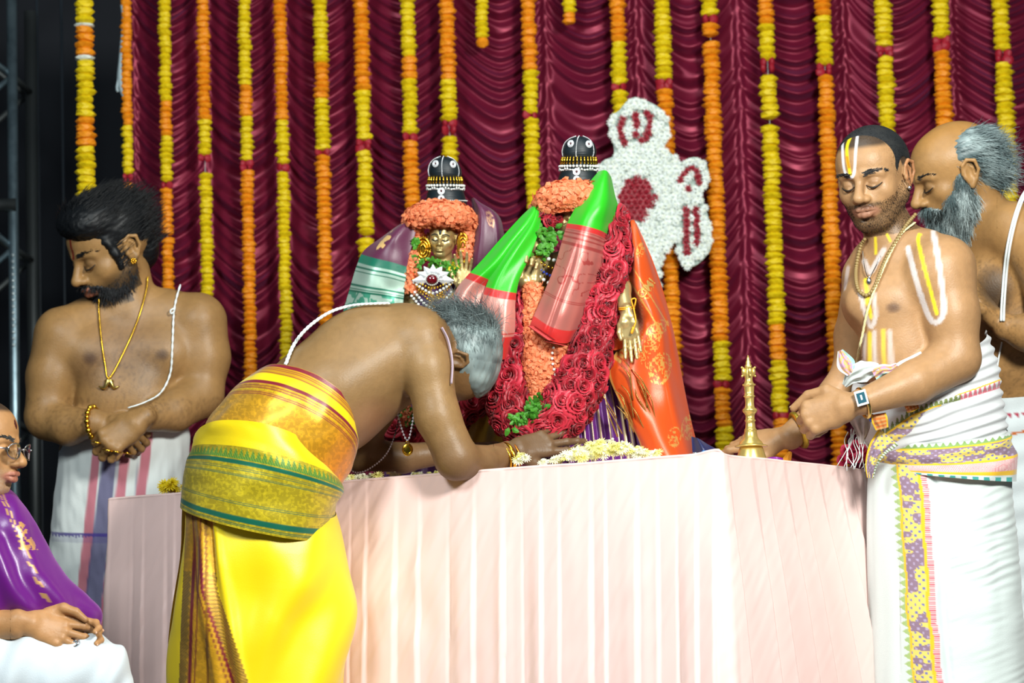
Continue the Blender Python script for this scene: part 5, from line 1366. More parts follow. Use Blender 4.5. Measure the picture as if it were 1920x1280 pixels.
# ---- grey-bearded man behind the shaven priest
F = Frame(1850, 500, 8.26)
root = empty('person', F((1900, 1290, 30)), 'balding person with long grey beard leaning in behind the shaven priest, hand on his back', 'person')
S = Sculpt(); RH = rotm(-72, 21, 0); u = 96
S.cap((1810, 350, 25), (1850, 440, 40), 54, 66, 25)
S.chain([(1850, 440, 40, 52), (1900, 440, -10, 56), (1960, 480, -60, 60)], 25)
S.chain([(1845, 445, 50, 50), (1810, 470, 80, 44), (1790, 520, 100, 44)], 22)
S.ell((1890, 560, 45), (112, 120, 90), None, 35); S.ell((1900, 690, 45), (100, 130, 85), None, 35)
S.ell((1862, 540, -25), (60, 50, 36), None, 34); S.ell((1900, 640, -25), (70, 70, 30), None, 30)
S.chain([(1960, 485, -60, 58), (1975, 570, -80, 48), (1965, 622, -90, 42)], 14)
S.chain([(1965, 624, -90, 42), (1925, 622, -100, 34), (1888, 612, -100, 25)], 12)
th4 = sculpt_hand(S, (1874, 606, -100), (-.55, -.80, .1), (.75, -.5, -.42), 145, [(6, 10, 8), (4, 8, 8), (2, 10, 8), (2, 10, 8)], [(.26, .22, .02), (.40, .32, .02), (.52, .38, .0)], side=-1, fan=5, k=4)
L = sculpt_head(S, (1788, 326, 6), RH, u, nose=1.2, brow=1.2)
skin = lin('9c7648')
def paint(C, V, N):
    D_ = (V - L(0, 0, 0)) @ RH / u; hd = (np.abs(D_) < 1.25).all(1); x, y, z = D_.T
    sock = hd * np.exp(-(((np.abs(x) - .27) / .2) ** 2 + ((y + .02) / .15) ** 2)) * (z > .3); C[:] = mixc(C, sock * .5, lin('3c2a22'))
    k = hd * sstep(.5, .9, y); C[:] = mixc(C, k * .35, lin('a8742c'))
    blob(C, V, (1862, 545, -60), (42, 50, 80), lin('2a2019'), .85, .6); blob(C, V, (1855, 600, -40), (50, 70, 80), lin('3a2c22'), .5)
    hn = np.clip(vnoise(V, .3), 0, 1) * .5 * ((V[:, 1] > 480) & (N[:, 2] < 0)); C[:] = mixc(C, hn, lin('3a2c20'))
o, V, Nn = make_body('body', S, F, 4.5, [((1690, 225, -110), (1870, 450, 130), 2.0), ((1800, 490, -170), (1905, 650, -20), 2.0)], paint, skin, root)
eyes(S, L, u, F, root, sides=(1,)); brows(L, u, F, root, (.03, .032, .032), th=.05, n=90)
GC = lambda lc: (lin('4c5e60') * (1 - (t_ := np.clip(.45 + .6 * vnoise(lc * np.array([7, 3, 7])) + .25 * (-lc[:, 1] - .6), 0, 1)[:, None])) + lin('b4c4c4') * t_)
beard_part(L, RH, u, F, root, [(.0, -.82, .48, .34, .34, .34), (.40, -.55, .16, .24, .40, .34), (-.4, -.55, .16, .2, .36, .3), (0, -1.14, .36, .30, .38, .32), (.0, -1.42, .22, .20, .32, .22), (.1, -.95, .15, .34, .34, .34), (.55, -.22, .05, .12, .30, .14), (0, -.47, .74, .24, .08, .12), (.2, -.56, .6, .12, .14, .12)],
           [(0, -.57, .82, .16, .05, .16)], 3.0, None, M_grey, 6500, 20, .55, grav=(.10, .9, 0), colfun=GC, h=2.6, curl=.45, seed=11)
b = MB(); R_ = np.random.RandomState(3)
mo = np.array([L(.05 + .3 * t, -.45 - .14 * t, .82 - .2 * t) for t in R_.rand(500)]) + R_.normal(0, 2.5, (500, 3)); hair_strands(b, mo, np.tile(RH @ np.array([.6, -.6, .2]), (500, 1)), 16, .6, lin('27302f'), grav=(0, .4, 0), curl=.3, seg=3, seed=4)
b.V = [F(v) for v in b.V]; b.build('moustache', M_grey, root)
H = Sculpt()
for q in ((0, .30, -.30, .73, .60, .76), (0, -.10, -.62, .56, .50, .44)): H.ell(L(*q[:3]), np.array(q[3:]) * u, RH, 12)
for q in ((0, .1, .80, .95, .8, .62), (0, .98, .10, .56, .42, 1.3), (.72, -.12, -.02, .2, .32, .20), (-.72, -.12, -.02, .2, .32, .20)): H.ell(L(*q[:3]), np.array(q[3:]) * u, RH, 7, True)
HV, HQ = H.mesh(2.8); HN = vnormals(HV, HQ); lc = (HV - L(0, 0, 0)) @ RH / u; HC = GC(lc)
hm = link('hair', mesh_np('hair', F(HV + HN * (1.5 * vnoise(lc * np.array([20, 20, 6])))[:, None]), HQ, HC), M_grey, root)
pk = R_.choice(len(HV), 4200); b = MB(); back = RH @ np.array([0, -.35, -1.])
hair_strands(b, HV[pk], np.tile(back, (len(pk), 1)) * .9 + HN[pk] * .1, 26, .55, HC[pk] * 1.2, grav=(.1, .15, 0), curl=.3, seg=4, seed=2, jit=.2)
pk = np.where((lc[:, 2] < -.7) & (lc[:, 1] < .35))[0]; pk = R_.choice(pk, 420)
hair_strands(b, HV[pk], np.array([1, -.1, 0]) + HN[pk] * .3, 42, .6, HC[pk] * 1.2, grav=(.15, .02, 0), curl=.6, seg=6, seed=3, jit=.35)
b.V = [F(v) for v in b.V]; b.build('strands', M_grey, hm)
for dx in (0, 5):
    th_ = snap(V, Nn, [(1926 + dx, 352), (1912 + dx, 375), (1897 + dx, 420), (1885 + dx, 480), (1878 + dx, 560), (1876 + dx, 600)], 3, 60); b = MB(); b.tube(F(th_), 2.4 * F.s, 6); b.build('sacred_thread', M_thread, root)
b = MB(); b.tube(F(catmull([(1878, 640, -55), (1872, 670, -60), (1868, 700, -58), (1866, 715, -58)], 20)), 1.8 * F.s, 6); b.tube(F(catmull([(1872, 670, -60), (1862, 690, -60), (1860, 702, -58)], 12)), 1.6 * F.s, 6); v, f = ICO2; b.add(F(np.array([1864, 682, -60.]) + v * 6), f); b.build('thread_knot', M_thread, root)
rg = [(1800, 742, 2005, 728, 0, 8, 92, 45), (1798, 790, 2008, 784, 0, 8, 96, 45), (1800, 900, 2010, 900, 0, 8, 98, 45), (1800, 1100, 2010, 1100, 0, 8, 98, 45), (1800, 1320, 2010, 1320, 0, 8, 98, 45)]
Vd, th, vv = ring_loft(rg, 140, 160, lambda th, v, V_: 3 * n2(th * 3, v * 3, 2, 2, 3) + 2 * np.sin(V_[..., 1] * .12 + V_[..., 0] * .03)); X_, Yp = Vd[..., 0], Vd[..., 1]
C = np.tile(lin('d2dde0'), X_.shape + (1,)); e = Yp - (772 + (1900 - X_) * .05)
C = np.where(((e > 0) & (e < 7) & (np.sin(X_ * .9) * 4 + 3 > e))[..., None], lin('a8304c'), C); e = Yp - (808 + (1900 - X_) * .18); C = np.where(((e > 0) & (e < 4))[..., None], lin('c86a28'), C)
loft_obj('dhoti', F, Vd, C, M_cotton, root)

# ---- seated man at the lower left
F = Frame(60, 1000, 7.55)
root = empty('person', F((0, 1420, 60)), 'seated person with glasses, purple silk shawl and white dhoti, fingers interlaced, at left edge', 'person')
S = Sculpt(); RH = rotm(66, 2, 2); u = 94
S.cap((-42, 880, 30), (-55, 945, 35), 52, 60, 22); S.ell((-50, 1060, 40), (85, 110, 90), None, 30)
S.chain([(-60, 1150, -30, 40), (-15, 1168, -60, 34), (28, 1168, -85, 27)], 12)
S.chain([(40, 1110, 90, 36), (60, 1150, 40, 30), (80, 1160, -10, 26)], 12)
ta = sculpt_hand(S, (44, 1160, -92), (.92, .36, .04), (.0, -.35, -.94), 150, [(-2, 14, 12), (0, 16, 12), (4, 20, 12), (8, 24, 14)], [(.26, .20, -.04), (.42, .24, -.06), (.56, .20, -.06)], side=-1, fan=9, k=4, rs=1.04)
tb = sculpt_hand(S, (72, 1150, -50), (.90, .35, -.12), (.1, -.5, .86), 150, [(10, 50, 40), (10, 52, 40), (12, 54, 40), (12, 56, 40)], [(.28, .24, -.04), (.44, .26, -.06), (.58, .22, -.08)], side=1, fan=10, k=4)
L = sculpt_head(S, (-36, 836, 6), RH, u, closed=False, fat=.05, nose=1.25, lips=1.2)
skin = lin('a97c50')
def paint(C, V, N):
    D_ = (V - L(0, 0, 0)) @ RH / u; hd = (np.abs(D_) < 1.25).all(1); x, y, z = D_.T
    lipm = hd * np.clip(1.3 - np.hypot(x / .25, (y + .56) / .105), 0, 1) * (z > .55); C[:] = mixc(C, np.clip(lipm * 3, 0, 1) * .7, lin('a8655c'))
    st = hd * np.clip((-.3 - y + .35 * np.clip(.5 - z, -.5, 1)) * 4, 0, 1) * (1 - np.clip(lipm * 3, 0, 1)) * (.5 + .5 * vnoise(V, .8)); C[:] = mixc(C, st * .45, lin('c0b8ae'))
    mk = hd & (np.hypot(x - .02, (y - .48) / 1.6) < .06) & (z > .3); C[mk] = lin('4a1c18')
    ir = hd & (np.hypot(np.abs(x) - .28, y + .03) < .055) & (z > .6); C[ir] = (.02, .015, .01)
    hr = hd * sstep(-.04, .06, y - np.maximum(np.where(z > .2, .72, .72 - (.2 - z) * 1.8), -.4)) * (z < .6); C[:] = mixc(C, hr * .9, lin('1a1a1a'))
o, V, Nn = make_body('body', S, F, 4.5, [((-30, 745, -110), (75, 940, 120), 2.0), ((20, 1105, -150), (225, 1250, 30), 1.9)], paint, skin, root)
brows(L, u, F, root, (.05, .05, .048), th=.05, n=110); b = MB(); nails(b, F, ta[:4] + tb[:4], lin('d8a98c')); b.build('nails', mat('rosy_nail', lin('d8a98c'), .3), root)
H = Sculpt(); H.ell(L(0, .36, -.30), np.array([.73, .64, .78]) * u, RH, 10); H.ell(L(0, .1, .85), np.array([.9, .85, .60]) * u, RH, 5, True); HV, HQ = H.mesh(4)
link('hair', mesh_np('hair', F(HV), HQ), M_hair, root)
# glasses
M_glass = mat('spectacle_glass', (.9, .95, 1), .02, spec=.6, trans=1.0, ior=1.1); M_rim = mat('spectacle_rim', lin('b8bcc0'), .25, metal=1.)
g = []
gl = MB(); rm = MB()
for sg in (1, -1):
    c = L(sg * .31, -.06, .93); th_ = np.linspace(0, 2 * math.pi, 25)[:-1]
    ringp = np.array([L(sg * .31 + .22 * math.cos(t), -.06 + .155 * math.sin(t), .93 - .10 * abs(math.cos(t)) * (1 if math.cos(t) * sg > 0 else .2)) for t in th_])
    rm.tube(F(np.vstack([ringp, ringp[:1]])), 1.5 * F.s, 6, caps=False)
    n_ = len(ringp); off = (L(0, 0, 1) - L(0, 0, 0)) / u * .8
    v_ = np.vstack([ringp + off, ringp - off, [c + off, c - off]]); i = np.arange(n_); j = (i + 1) % n_
    gl.add(F(v_), [np.stack([i, j, j + n_, i + n_], 1), np.vstack([np.stack([j, i, np.full(n_, 2 * n_)], 1), np.stack([i + n_, j + n_, np.full(n_, 2 * n_ + 1)], 1)])])
    rm.tube(F(np.array([L(sg * .53, -.02, .88), L(sg * .66, .0, .55), L(sg * .72, .02, -.1)])), 1.6 * F.s, 6)
rm.tube(F(np.array([L(-.09, -.03, .95), L(0, .0, .98), L(.09, -.03, .95)])), 1.5 * F.s, 6)
r_ = rm.build('spectacles', M_rim, root); gl.build('lens', M_glass, r_)
# purple silk shawl over shoulder and arm
PUR = lin('5e1070')
M_psilk = mat('purple_silk', (1, 1, 1), .34, attr=True, mask_metal=.7, sheen=.3, sheen_tint=(.8, .3, 1), bump=.08, bump_scale=300)
rg = [(-120, 905, 8, 912, 10, 4, 60, 45), (-140, 930, 44, 938, 20, 8, 90, 40), (-150, 975, 72, 975, 14, 10, 116, 35), (-150, 1030, 96, 1020, 0, 10, 126, 30), (-150, 1085, 128, 1075, 0, 6, 128, 25), (-150, 1130, 165, 1118, 0, 6, 116, 20), (-150, 1160, 186, 1150, 0, 4, 96, 20), (-150, 1200, 184, 1195, 0, 4, 70, 20)]
Vw, th, vv = ring_loft(rg, 200, 200, lambda th, v, V_: 7 * np.sin((V_[..., 0] * .09 - V_[..., 1] * .035) + 1.5 * n2(V_[..., 0], V_[..., 1], .01, .01, 2)) + 3 * n2(V_[..., 0], V_[..., 1], .05, .02, 4)); X_, Yp = Vw[..., 0], Vw[..., 1]
C = np.tile(PUR, X_.shape + (1,)); al = np.zeros(X_.shape); d1 = X_ - (8 + (Yp - 930) * .42); g_ = (np.abs(d1 - 0) < 1.3) | (np.abs(d1 + 6) < .9); C = np.where(g_[..., None], lin('c89a60'), C)
m2 = (Yp > 978) & (Yp < 1030) & (vnoise(Vw * np.array([.2, .2, .02])) > -.15) & (np.abs(X_ - (40 + (Yp - 980) * .3)) < 4 + (Yp - 978) * .25); C = np.where(m2[..., None], lin('e0a860'), C); al = np.where(m2 | g_, .7, 0)
loft_obj('silk_shawl', F, Vw, np.concatenate([C, al[..., None]], -1), M_psilk, root)
# dhoti over thigh and knee
rg = [(-140, 1196, -120, 1330, -6, 0, 60, -40), (-60, 1186, -30, 1340, -6, 0, 78, -45), (40, 1180, 60, 1345, -6, 0, 84, -50), (130, 1186, 140, 1350, 0, 0, 84, -50), (190, 1190, 185, 1352, 4, 0, 80, -50), (224, 1212, 214, 1350, 10, 0, 66, -50), (241, 1250, 232, 1330, 8, 0, 34, -50), (243, 1290, 240, 1296, 2, 0, 6, -50)]
Vw, th, vv = ring_loft(rg, 120, 150, lambda th, v, V_: 6 * np.sin(V_[..., 0] * .07 + V_[..., 1] * .05 + 2 * n2(V_[..., 0], V_[..., 1], .01, .012, 2)) + 2 * n2(V_[..., 0], V_[..., 1], .04, .02, 3))
loft_obj('white_dhoti', F, Vw, np.tile(lin('ccd6dc'), Vw.shape[:2] + (1,)), M_cotton, root)
v_, f_ = torus_vf((2, 1170, -66.), (.96, .1, -.4), 37, 5, 30, 8); MB().add(F(v_), f_).build('gold_bangle', M_gold, root)
v_, f_ = torus_vf(ta[2][0] - ta[2][1] * 52 , ta[2][1], 7.6, 2.2, 20, 8); MB().add(F(v_), f_).build('ring', M_silver, root)
rg = [(-145, 1150, -110, 1150, 0, 0, 20, 60)]
# chair he sits on
ch = empty('chair', F((-20, 1420, 60)), 'mostly hidden dark chair under the seated man in purple', 'chair')
M_ch = mat('chair_dark', lin('2a1a30'), .6)
def fbox(name, lo, hi, mt, par, FF=None):
    v_, f_ = quad_box(lo, hi); return link(name, mesh_np(name, (FF or F)(v_), f_, smooth=False), mt, par)
fbox('seat', (-150, 1352, -130), (175, 1372, 190), M_ch, ch); fbox('backrest', (-185, 1000, -120), (-160, 1372, 180), M_ch, ch)
zf = 0
for x, z in ((-140, -115), (160, -115), (-140, 175), (160, 175)):
    p = F((x, 1372, z)); MB().tube([p, [p[0], p[1], .0]], .018, 10).build('leg', M_ch, ch)

# ---- brass lamp on the altar
Lp = P(1409, 858, 7.76); s_ = 7.8 / FPX * 1.0
M_brass = mat('polished_brass', lin('d8c070'), .30, metal=.72, noise_col=lin('a88838'), noise_scale=12)
lamp = empty('brass_lamp', (Lp[0], 7.76, ZT + .005), 'tall slender polished brass lamp standing on the pink table corner', 'lamp')
base = np.array([Lp[0], 7.76, ZT + .004])
def pr(rows): return [(r * s_, (858 - y) * s_) for r, y in rows]
v_, f_ = lathe_vf([(0, 0)] + pr([(28.5, 858), (28, 855), (26.5, 848), (23.5, 838), (21.5, 832), (0, 831)]), 48, base); MB().add(v_, f_).build('foot', M_brass, lamp)
v_, f_ = lathe_vf(pr([(0, 832), (30, 831.5), (31, 830.3), (30, 829), (24, 828), (22, 825), (20.5, 822), (16, 818), (13.5, 813), (12, 806), (11.5, 800), (0, 799)]), 48, base); MB().add(v_, f_).build('drip_plate', M_brass, lamp)
v_, f_ = lathe_vf(pr([(0, 801), (11, 801), (12, 799.5), (11, 798), (9.6, 796), (9, 788), (8.6, 784), (10.5, 783), (10.5, 781), (8.8, 780), (8.4, 773), (9.5, 770), (10.5, 768.5), (13, 766), (14, 763), (13, 760), (10, 758.5), (8.6, 754), (8.2, 748), (8.6, 741), (9, 738), (11, 737), (11, 735.5), (9.2, 734.5), (8.8, 728), (9.6, 720), (9.6, 717), (12.5, 716), (12.5, 713.5), (9.5, 712.5), (7.5, 708), (7, 704), (8, 698), (8, 690), (6, 682), (7, 679), (4.5, 675), (5, 672), (3, 668), (3, 665), (.8, 659), (0, 658)]), 36, base)
MB().add(v_, f_).build('stem', M_brass, lamp)
b = MB(); v, f = ICO2
for k in range(4):      # small winged figures round the finial
    a = k * math.pi / 2 + .2; c = base + np.array([math.cos(a), math.sin(a), 0]) * 9.5 * s_ + np.array([0, 0, (858 - 690) * s_])
    b.add(c + v * np.array([4.2, 4.2, 9]) * s_, f); b.add(c + np.array([math.cos(a) * 3 * s_, math.sin(a) * 3 * s_, 8 * s_]) + v * 2.6 * s_, f); b.add(c + np.array([math.cos(a) * 3 * s_, math.sin(a) * 3 * s_, -8 * s_]) + v * 2.4 * s_, f)
b.build('finial', M_brass, lamp)
print('others', time.time() - T00)
# ------------------------------------------------------------------ the two dressed bronze idols
M_bronze = mat('old_bronze', lin('c4ae78'), .36, metal=.62, noise_col=lin('97803f'), noise_scale=14, bump=.15, bump_scale=90)
M_crown = mat('black_wound_silk', lin('0e1a20'), .5, spec=.5, bump=.5, bump_scale=60, bump_stretch=(.3, .3, 6))
M_pearl = mat('pearl', lin('e2e6e0'), .2, spec=.8, coat=.4); M_stone = mat('ruby', lin('5a0a14'), .12, coat=.8); M_diam = mat('white_stones', lin('dfe3e6'), .18, metal=.35, bump=.5, bump_scale=500)
M_green = mat('green_leaf', lin('4f9a2c'), .5, noise_col=lin('2c6a1c'), noise_scale=8, transl=.25)
M_coral = mat('crossandra_orange', lin('f79a6a'), .55, noise_col=lin('ea7038'), noise_scale=2.0, transl=.3)
M_ros = mat('garland_rose', lin('a80f26'), .45, noise_col=lin('780818'), noise_scale=2.0, sheen=.2, transl=.15)
M_rosl = mat('light_rose', lin('cf2c42'), .45, noise_col=lin('a81830'), noise_scale=2.0, sheen=.2, transl=.15)

def rose_mesh(name, seed, mt):
    r = np.random.RandomState(seed); b = MB()
    lay = [(.16, .50, 3, .05), (.30, .48, 4, .12), (.48, .40, 5, .25), (.70, .26, 6, .42), (.95, .05, 7, .62)]
    for R, top, n, flare in lay:
        o = r.rand() * 6.28
        for i in range(n):
            a0 = o + i / n * 6.283; wd = 6.283 / n * .78; us = np.linspace(-1, 1, 5); vs = np.array([0, .5, .85, 1.0]); rr = R * r.uniform(.9, 1.08)
            G = np.zeros((5, 4, 3))
            for j, v in enumerate(vs):
                rad = rr * (.35 + .65 * v) + flare * .22 * max(0, v - .6); z = (top + .28) * v - .22 - (.16 * (v > .9) * flare * 2); a = a0 + us * wd * (.55 + .45 * min(v * 1.6, 1)) * (1 if v < .9 else .72)
                rr2 = rad * (1 - .06 * np.abs(us)) ; G[:, j] = np.stack([np.cos(a) * rr2, np.sin(a) * rr2, z - .05 * us ** 2 + 0 * a], -1)
            b.add(G.reshape(-1, 3), grid_faces(5, 4))
    v, f = ICO1; b.add(v * np.array([.13, .13, .3]) + np.array([0, 0, .2]), f)
    me = b.mesh(name, colors=False); me.materials.append(mt); return me
ROSES = [rose_mesh('rose_bloom', i, M_ros if i < 4 else M_rosl) for i in range(6)]
def small_flower(name, seed, mt, npet=5):
    r = np.random.RandomState(seed); b = MB()
    for i in range(npet):
        a = i / npet * 6.283 + r.rand() * .3; d = np.array([math.cos(a), math.sin(a), 0]); sd = np.array([-d[1], d[0], 0]); L_ = r.uniform(.85, 1.1); up_ = r.uniform(-.1, .35)
        p0, p1, p2 = d * .05, d * .6 * L_ + np.array([0, 0, .28]), d * L_ + np.array([0, 0, up_])
        b.add([p0, p1 - sd * .36, p1 + sd * .36, p2 - sd * .2, p2 + sd * .2, p1 + np.array([0, 0, .1])], [np.array([[1, 5, 2, 0]]), np.array([[1, 3, 5], [3, 4, 5], [4, 2, 5]])])
    b.tube(np.array([[0, 0, 0], [0, 0, -.8]]), .08, 5)
    me = b.mesh(name, smooth=False, colors=False); me.materials.append(mt); return me
CROSS = [small_flower('crossandra', i, M_coral) for i in range(4)]
M_mumy = mat('lemon_petals', lin('f2f0a0'), .55, noise_col=lin('e6d860'), noise_scale=2, transl=.3); M_mumw = mat('cream_petals', lin('f4f4e0'), .55, noise_col=lin('f0ee9a'), noise_scale=2, transl=.3)
LEMON = [bloom_mesh('chrysanthemum', 40 + i, M_mumy if i % 2 else M_mumw, 13, 4) for i in range(4)]
def scatter(name, meshes, F, pts, nor, size, parent, seed=0, jit=.25, root_thing=None):
    """individual copies facing along nor (frame units)"""
    R = random.Random(seed); inv = parent_inv(parent) if parent is not None else None; out = []
    A = np.stack([F.R, -F.U, F.F], 1)
    for p, n in zip(pts, nor):
        n = np.asarray(n, float) + np.array([R.gauss(0, jit), R.gauss(0, jit), R.gauss(0, jit)]); z = A @ (n / np.linalg.norm(n)); x = np.cross([.1, .9, .3], z); x /= np.linalg.norm(x); y = np.cross(z, x)
        Mr = Matrix(((x[0], y[0], z[0], 0), (x[1], y[1], z[1], 0), (x[2], y[2], z[2], 0), (0, 0, 0, 1)))
        s_ = size * F.s * R.uniform(.82, 1.12)
        o = bpy.data.objects.new(name, R.choice(meshes)); COL.objects.link(o)
        if parent is not None: o.parent = parent; o.matrix_parent_inverse = inv
        o.matrix_basis = Matrix.Translation(F(np.asarray(p, float))) @ Mr @ Matrix.Rotation(R.uniform(0, 6.28), 4, 'Z') @ Matrix.Diagonal((s_, s_, s_, 1)); out.append(o)
    return out
def around(path, rad, n, seed=0, arc=(-110, 110), up=(0, 0, -1)):
    """points on the viewer-side half of a thick rope"""
    R = np.random.RandomState(seed); path = np.asarray(path, float); c = catmull(path, 200); rr = np.interp(np.linspace(0, 1, 200), np.linspace(0, 1, len(rad)), rad)
    t = np.gradient(c, axis=0); t /= np.linalg.norm(t, axis=1)[:, None]
    P_, N_ = [], []; best = []
    for k in range(n * 6):
        i = R.randint(200); a = math.radians(R.uniform(*arc)); v = np.asarray(up, float) - t[i] * (np.asarray(up) @ t[i]); v /= np.linalg.norm(v); s_ = np.cross(t[i], v)
        nn = v * math.cos(a) + s_ * math.sin(a); best.append((c[i] + nn * rr[i], nn))
    # farthest-ish selection
    pts = np.array([b[0] for b in best]); sel = [0]; d = np.linalg.norm(pts - pts[0], axis=1)
    while len(sel) < n: j = int(d.argmax()); sel.append(j); d = np.minimum(d, np.linalg.norm(pts - pts[j], axis=1))
    return [best[j][0] for j in sel], [best[j][1] for j in sel], c, rr
LAST = {}
def sheet(name, rows, F, colf, mtl, parent, n=90, m=70, fold=None, thick=3.0):
    """rows of control points (each a list of (x,y,z)); s runs down the rows, q across"""
    rows = np.array(rows, float); a = np.stack([catmull(rows[:, j], n) for j in range(rows.shape[1])], 1); a = np.stack([catmull(a[i], m) for i in range(n)], 0)
    s_ = np.linspace(0, 1, n)[:, None] + np.zeros((1, m)); q = np.linspace(0, 1, m)[None] + np.zeros((n, 1))
    if fold is not None: a[..., 2] += fold(s_, q, a)
    LAST['a'] = a.reshape(-1, 3)
    C = colf(s_, q, a); bk = a.copy(); bk[..., 2] += thick; V_ = np.concatenate([a, bk[:, ::-1]], 1); C = np.concatenate([C, C[:, ::-1]], 1)
    V_ = V_.transpose(1, 0, 2); C = C.transpose(1, 0, 2); mm, nn = V_.shape[:2]
    return link(name, mesh_np(name, F(V_).reshape(-1, 3), grid_faces(mm, nn, True), C.reshape(mm * nn, -1)), mtl, parent)
def A4(C, m_): return np.concatenate([C, np.broadcast_to(m_, C.shape[:-1])[..., None]], -1)
def crown(F, cx, top, parent, sc=1.0, tilt=.03, z0=0):
    """wound black crown with pearl rows; measures in px from the top"""
    c = empty_part = None
    def Lz(prof): 
        v_, f_ = lathe_vf([(r * sc, h * sc) for r, h in prof], 48); # local z = up
        return np.stack([cx + v_[:, 0] + (-v_[:, 2]) * -tilt, top + (-v_[:, 2] * -1), z0 + v_[:, 1]], -1) if False else np.stack([cx + v_[:, 0] + v_[:, 2] * tilt, top + v_[:, 2], z0 + v_[:, 1]], -1), f_
    v_, f_ = Lz([(0, 0), (10, 1.5), (20, 6), (28, 14), (32, 25), (32.5, 33), (30, 41), (27, 45), (26, 52), (31, 58), (36, 72), (40, 90), (42, 104), (0, 104)])
    cr = MB().add(F(v_), f_).build('crown', M_crown, parent)
    def ring(y, r, n, rr, mt, nm, half=True, wob=0):
        b = MB(); v, f = ICO1
        for k in range(n):
            a = k / n * 6.283
            p = np.array([cx + math.cos(a) * r * sc + y * sc * tilt, top + y * sc + wob * math.sin(a * 9) - math.sin(a) * -3 * sc * .0, z0 + math.sin(a) * r * sc]); b.add(F(p) + v * rr * sc * F.s, f)
        return b.build(nm, mt, cr)
    ring(57, 36, 34, 3.0, M_pearl, 'pearl_row'); ring(64, 34, 60, 1.6, M_diam, 'stone_row'); ring(86, 41, 70, 1.2, M_pearl, 'bead_row'); ring(63, 36, 40, 2.2, M_pearl, 'bead_row', wob=1.5)
    b = MB()
    for k in range(30):      # gold bars round the waist of the crown
        a = k / 30 * 6.283; pts = [np.array([cx + math.cos(a) * r * sc + y * sc * tilt, top + y * sc, z0 + math.sin(a) * r * sc]) for y, r in ((39, 32), (46, 33.5), (53, 34))]
        b.tube(F(np.array(pts)), 1.7 * sc * F.s, 6)
    b.build('gold_bars', M_gold, cr)
    b = MB(); v, f = ICO1
    for a0 in (-1.75, -.6, -2.9):         # beaded seams over the dome
        pts = [np.array([cx + math.cos(a0) * r * sc + y * sc * tilt, top + y * sc - 1, z0 + math.sin(a0) * r * sc - 1]) for y, r in ((1, 8), (6, 20), (14, 28.5), (25, 32.5), (33, 33), (40, 31))]
        beads(b, F, catmull(pts, 40), 1.2 * sc, gap=1.9)
    b.build('beaded_seam', M_diam, cr)
    for (dx, y, r) in ((-17, 15, 6), (17, 16, 6), (-6, 68, 6), (-6, 82, 5.5)):
        a = -math.acos(np.clip(dx / 34, -1, 1)); rad = np.interp(y, [0, 15, 30, 60, 90], [5, 29, 32.5, 33, 40]); z_ = -math.sqrt(max(rad ** 2 - dx ** 2, 1))
        p = np.array([cx + dx * sc, top + y * sc, z0 + z_ * sc - 1.5]); n_ = p - np.array([cx, top + y * sc + 5, z0]); b = MB()
        v_, f_ = torus_vf(p, n_, r * .62 * sc, r * .3 * sc, 18, 6); b.add(F(v_), f_); v_, f_ = torus_vf(p, n_, r * 1.05 * sc, r * .16 * sc, 18, 6); b.add(F(v_), f_); b.build('round_brooch', M_diam, cr)
        b = MB(); b.add(F(p + v * r * .28 * sc), f); b.build('brooch_stone', M_stone, cr)
    return cr

# ======== left idol
F = Frame(830, 560, 8.42)
z_base = float(F((830, 930, 0))[2])
r1 = empty('idol', (F((830, 900, 10))[0], F((830, 900, 10))[1], ZT + .005), 'smaller bronze goddess idol at left, smiling gold face, plum and sea-green silk', 'idol')
S = Sculpt(); RH = rotm(-8, 3, 3); u = 37
S.cap((830, 470, 8), (832, 510, 12), 17, 20, 8); S.ell((830, 560, 22), (66, 60, 42), None, 15); S.chain([(832, 512, 15, 20), (775, 530, 20, 22), (765, 600, 15, 18)], 10); S.chain([(832, 512, 15, 20), (882, 532, 15, 22), (892, 580, 5, 18), (872, 545, -30, 12)], 10)
thI = sculpt_hand(S, (870, 548, -36), (.0, -1, .05), (.05, -.1, 1), 74, [(6, 14, 10), (4, 12, 10), (4, 14, 10), (6, 16, 12)], [(.28, .22, -.02), (.42, .30, -.04), (.55, .32, -.05)], side=1, k=2)
L = sculpt_head(S, (829, 446, 2), RH, u, lips=1.1, brow=1.1, fat=.06)
V, Q = S.mesh(3.0, [((785, 400, -60), (880, 500, 50), 1.1), ((840, 455, -70), (900, 555, -5), 1.1)])
body = link('bronze_body', mesh_np('bronze_body', F(V), Q), M_bronze, r1)
Nn = vnormals(V, Q)
b = MB()
for sg in (1, -1): b.tube(F(catmull([L(sg * .12, -.07, .71), L(sg * .27, -.13, .74), L(sg * .43, -.06, .64)], 12)), 1.0 * F.s, 5); b.tube(F(catmull([L(sg * .10, .16, .80), L(sg * .28, .22, .75), L(sg * .46, .13, .60)], 12)), 1.0 * F.s, 5)
b.tube(F(catmull([L(0, .18, .80), L(0, .32, .79), L(0, .45, .75)], 8)), np.array([1, 2, 2.4, 2.6, 2.6, 2.4, 2, .8]) * F.s, 6); b.build('painted_face_lines', mat('kajal', lin('1c2a30'), .5), r1)
cr1 = crown(F, 833, 293, r1, .97, .04, 10)
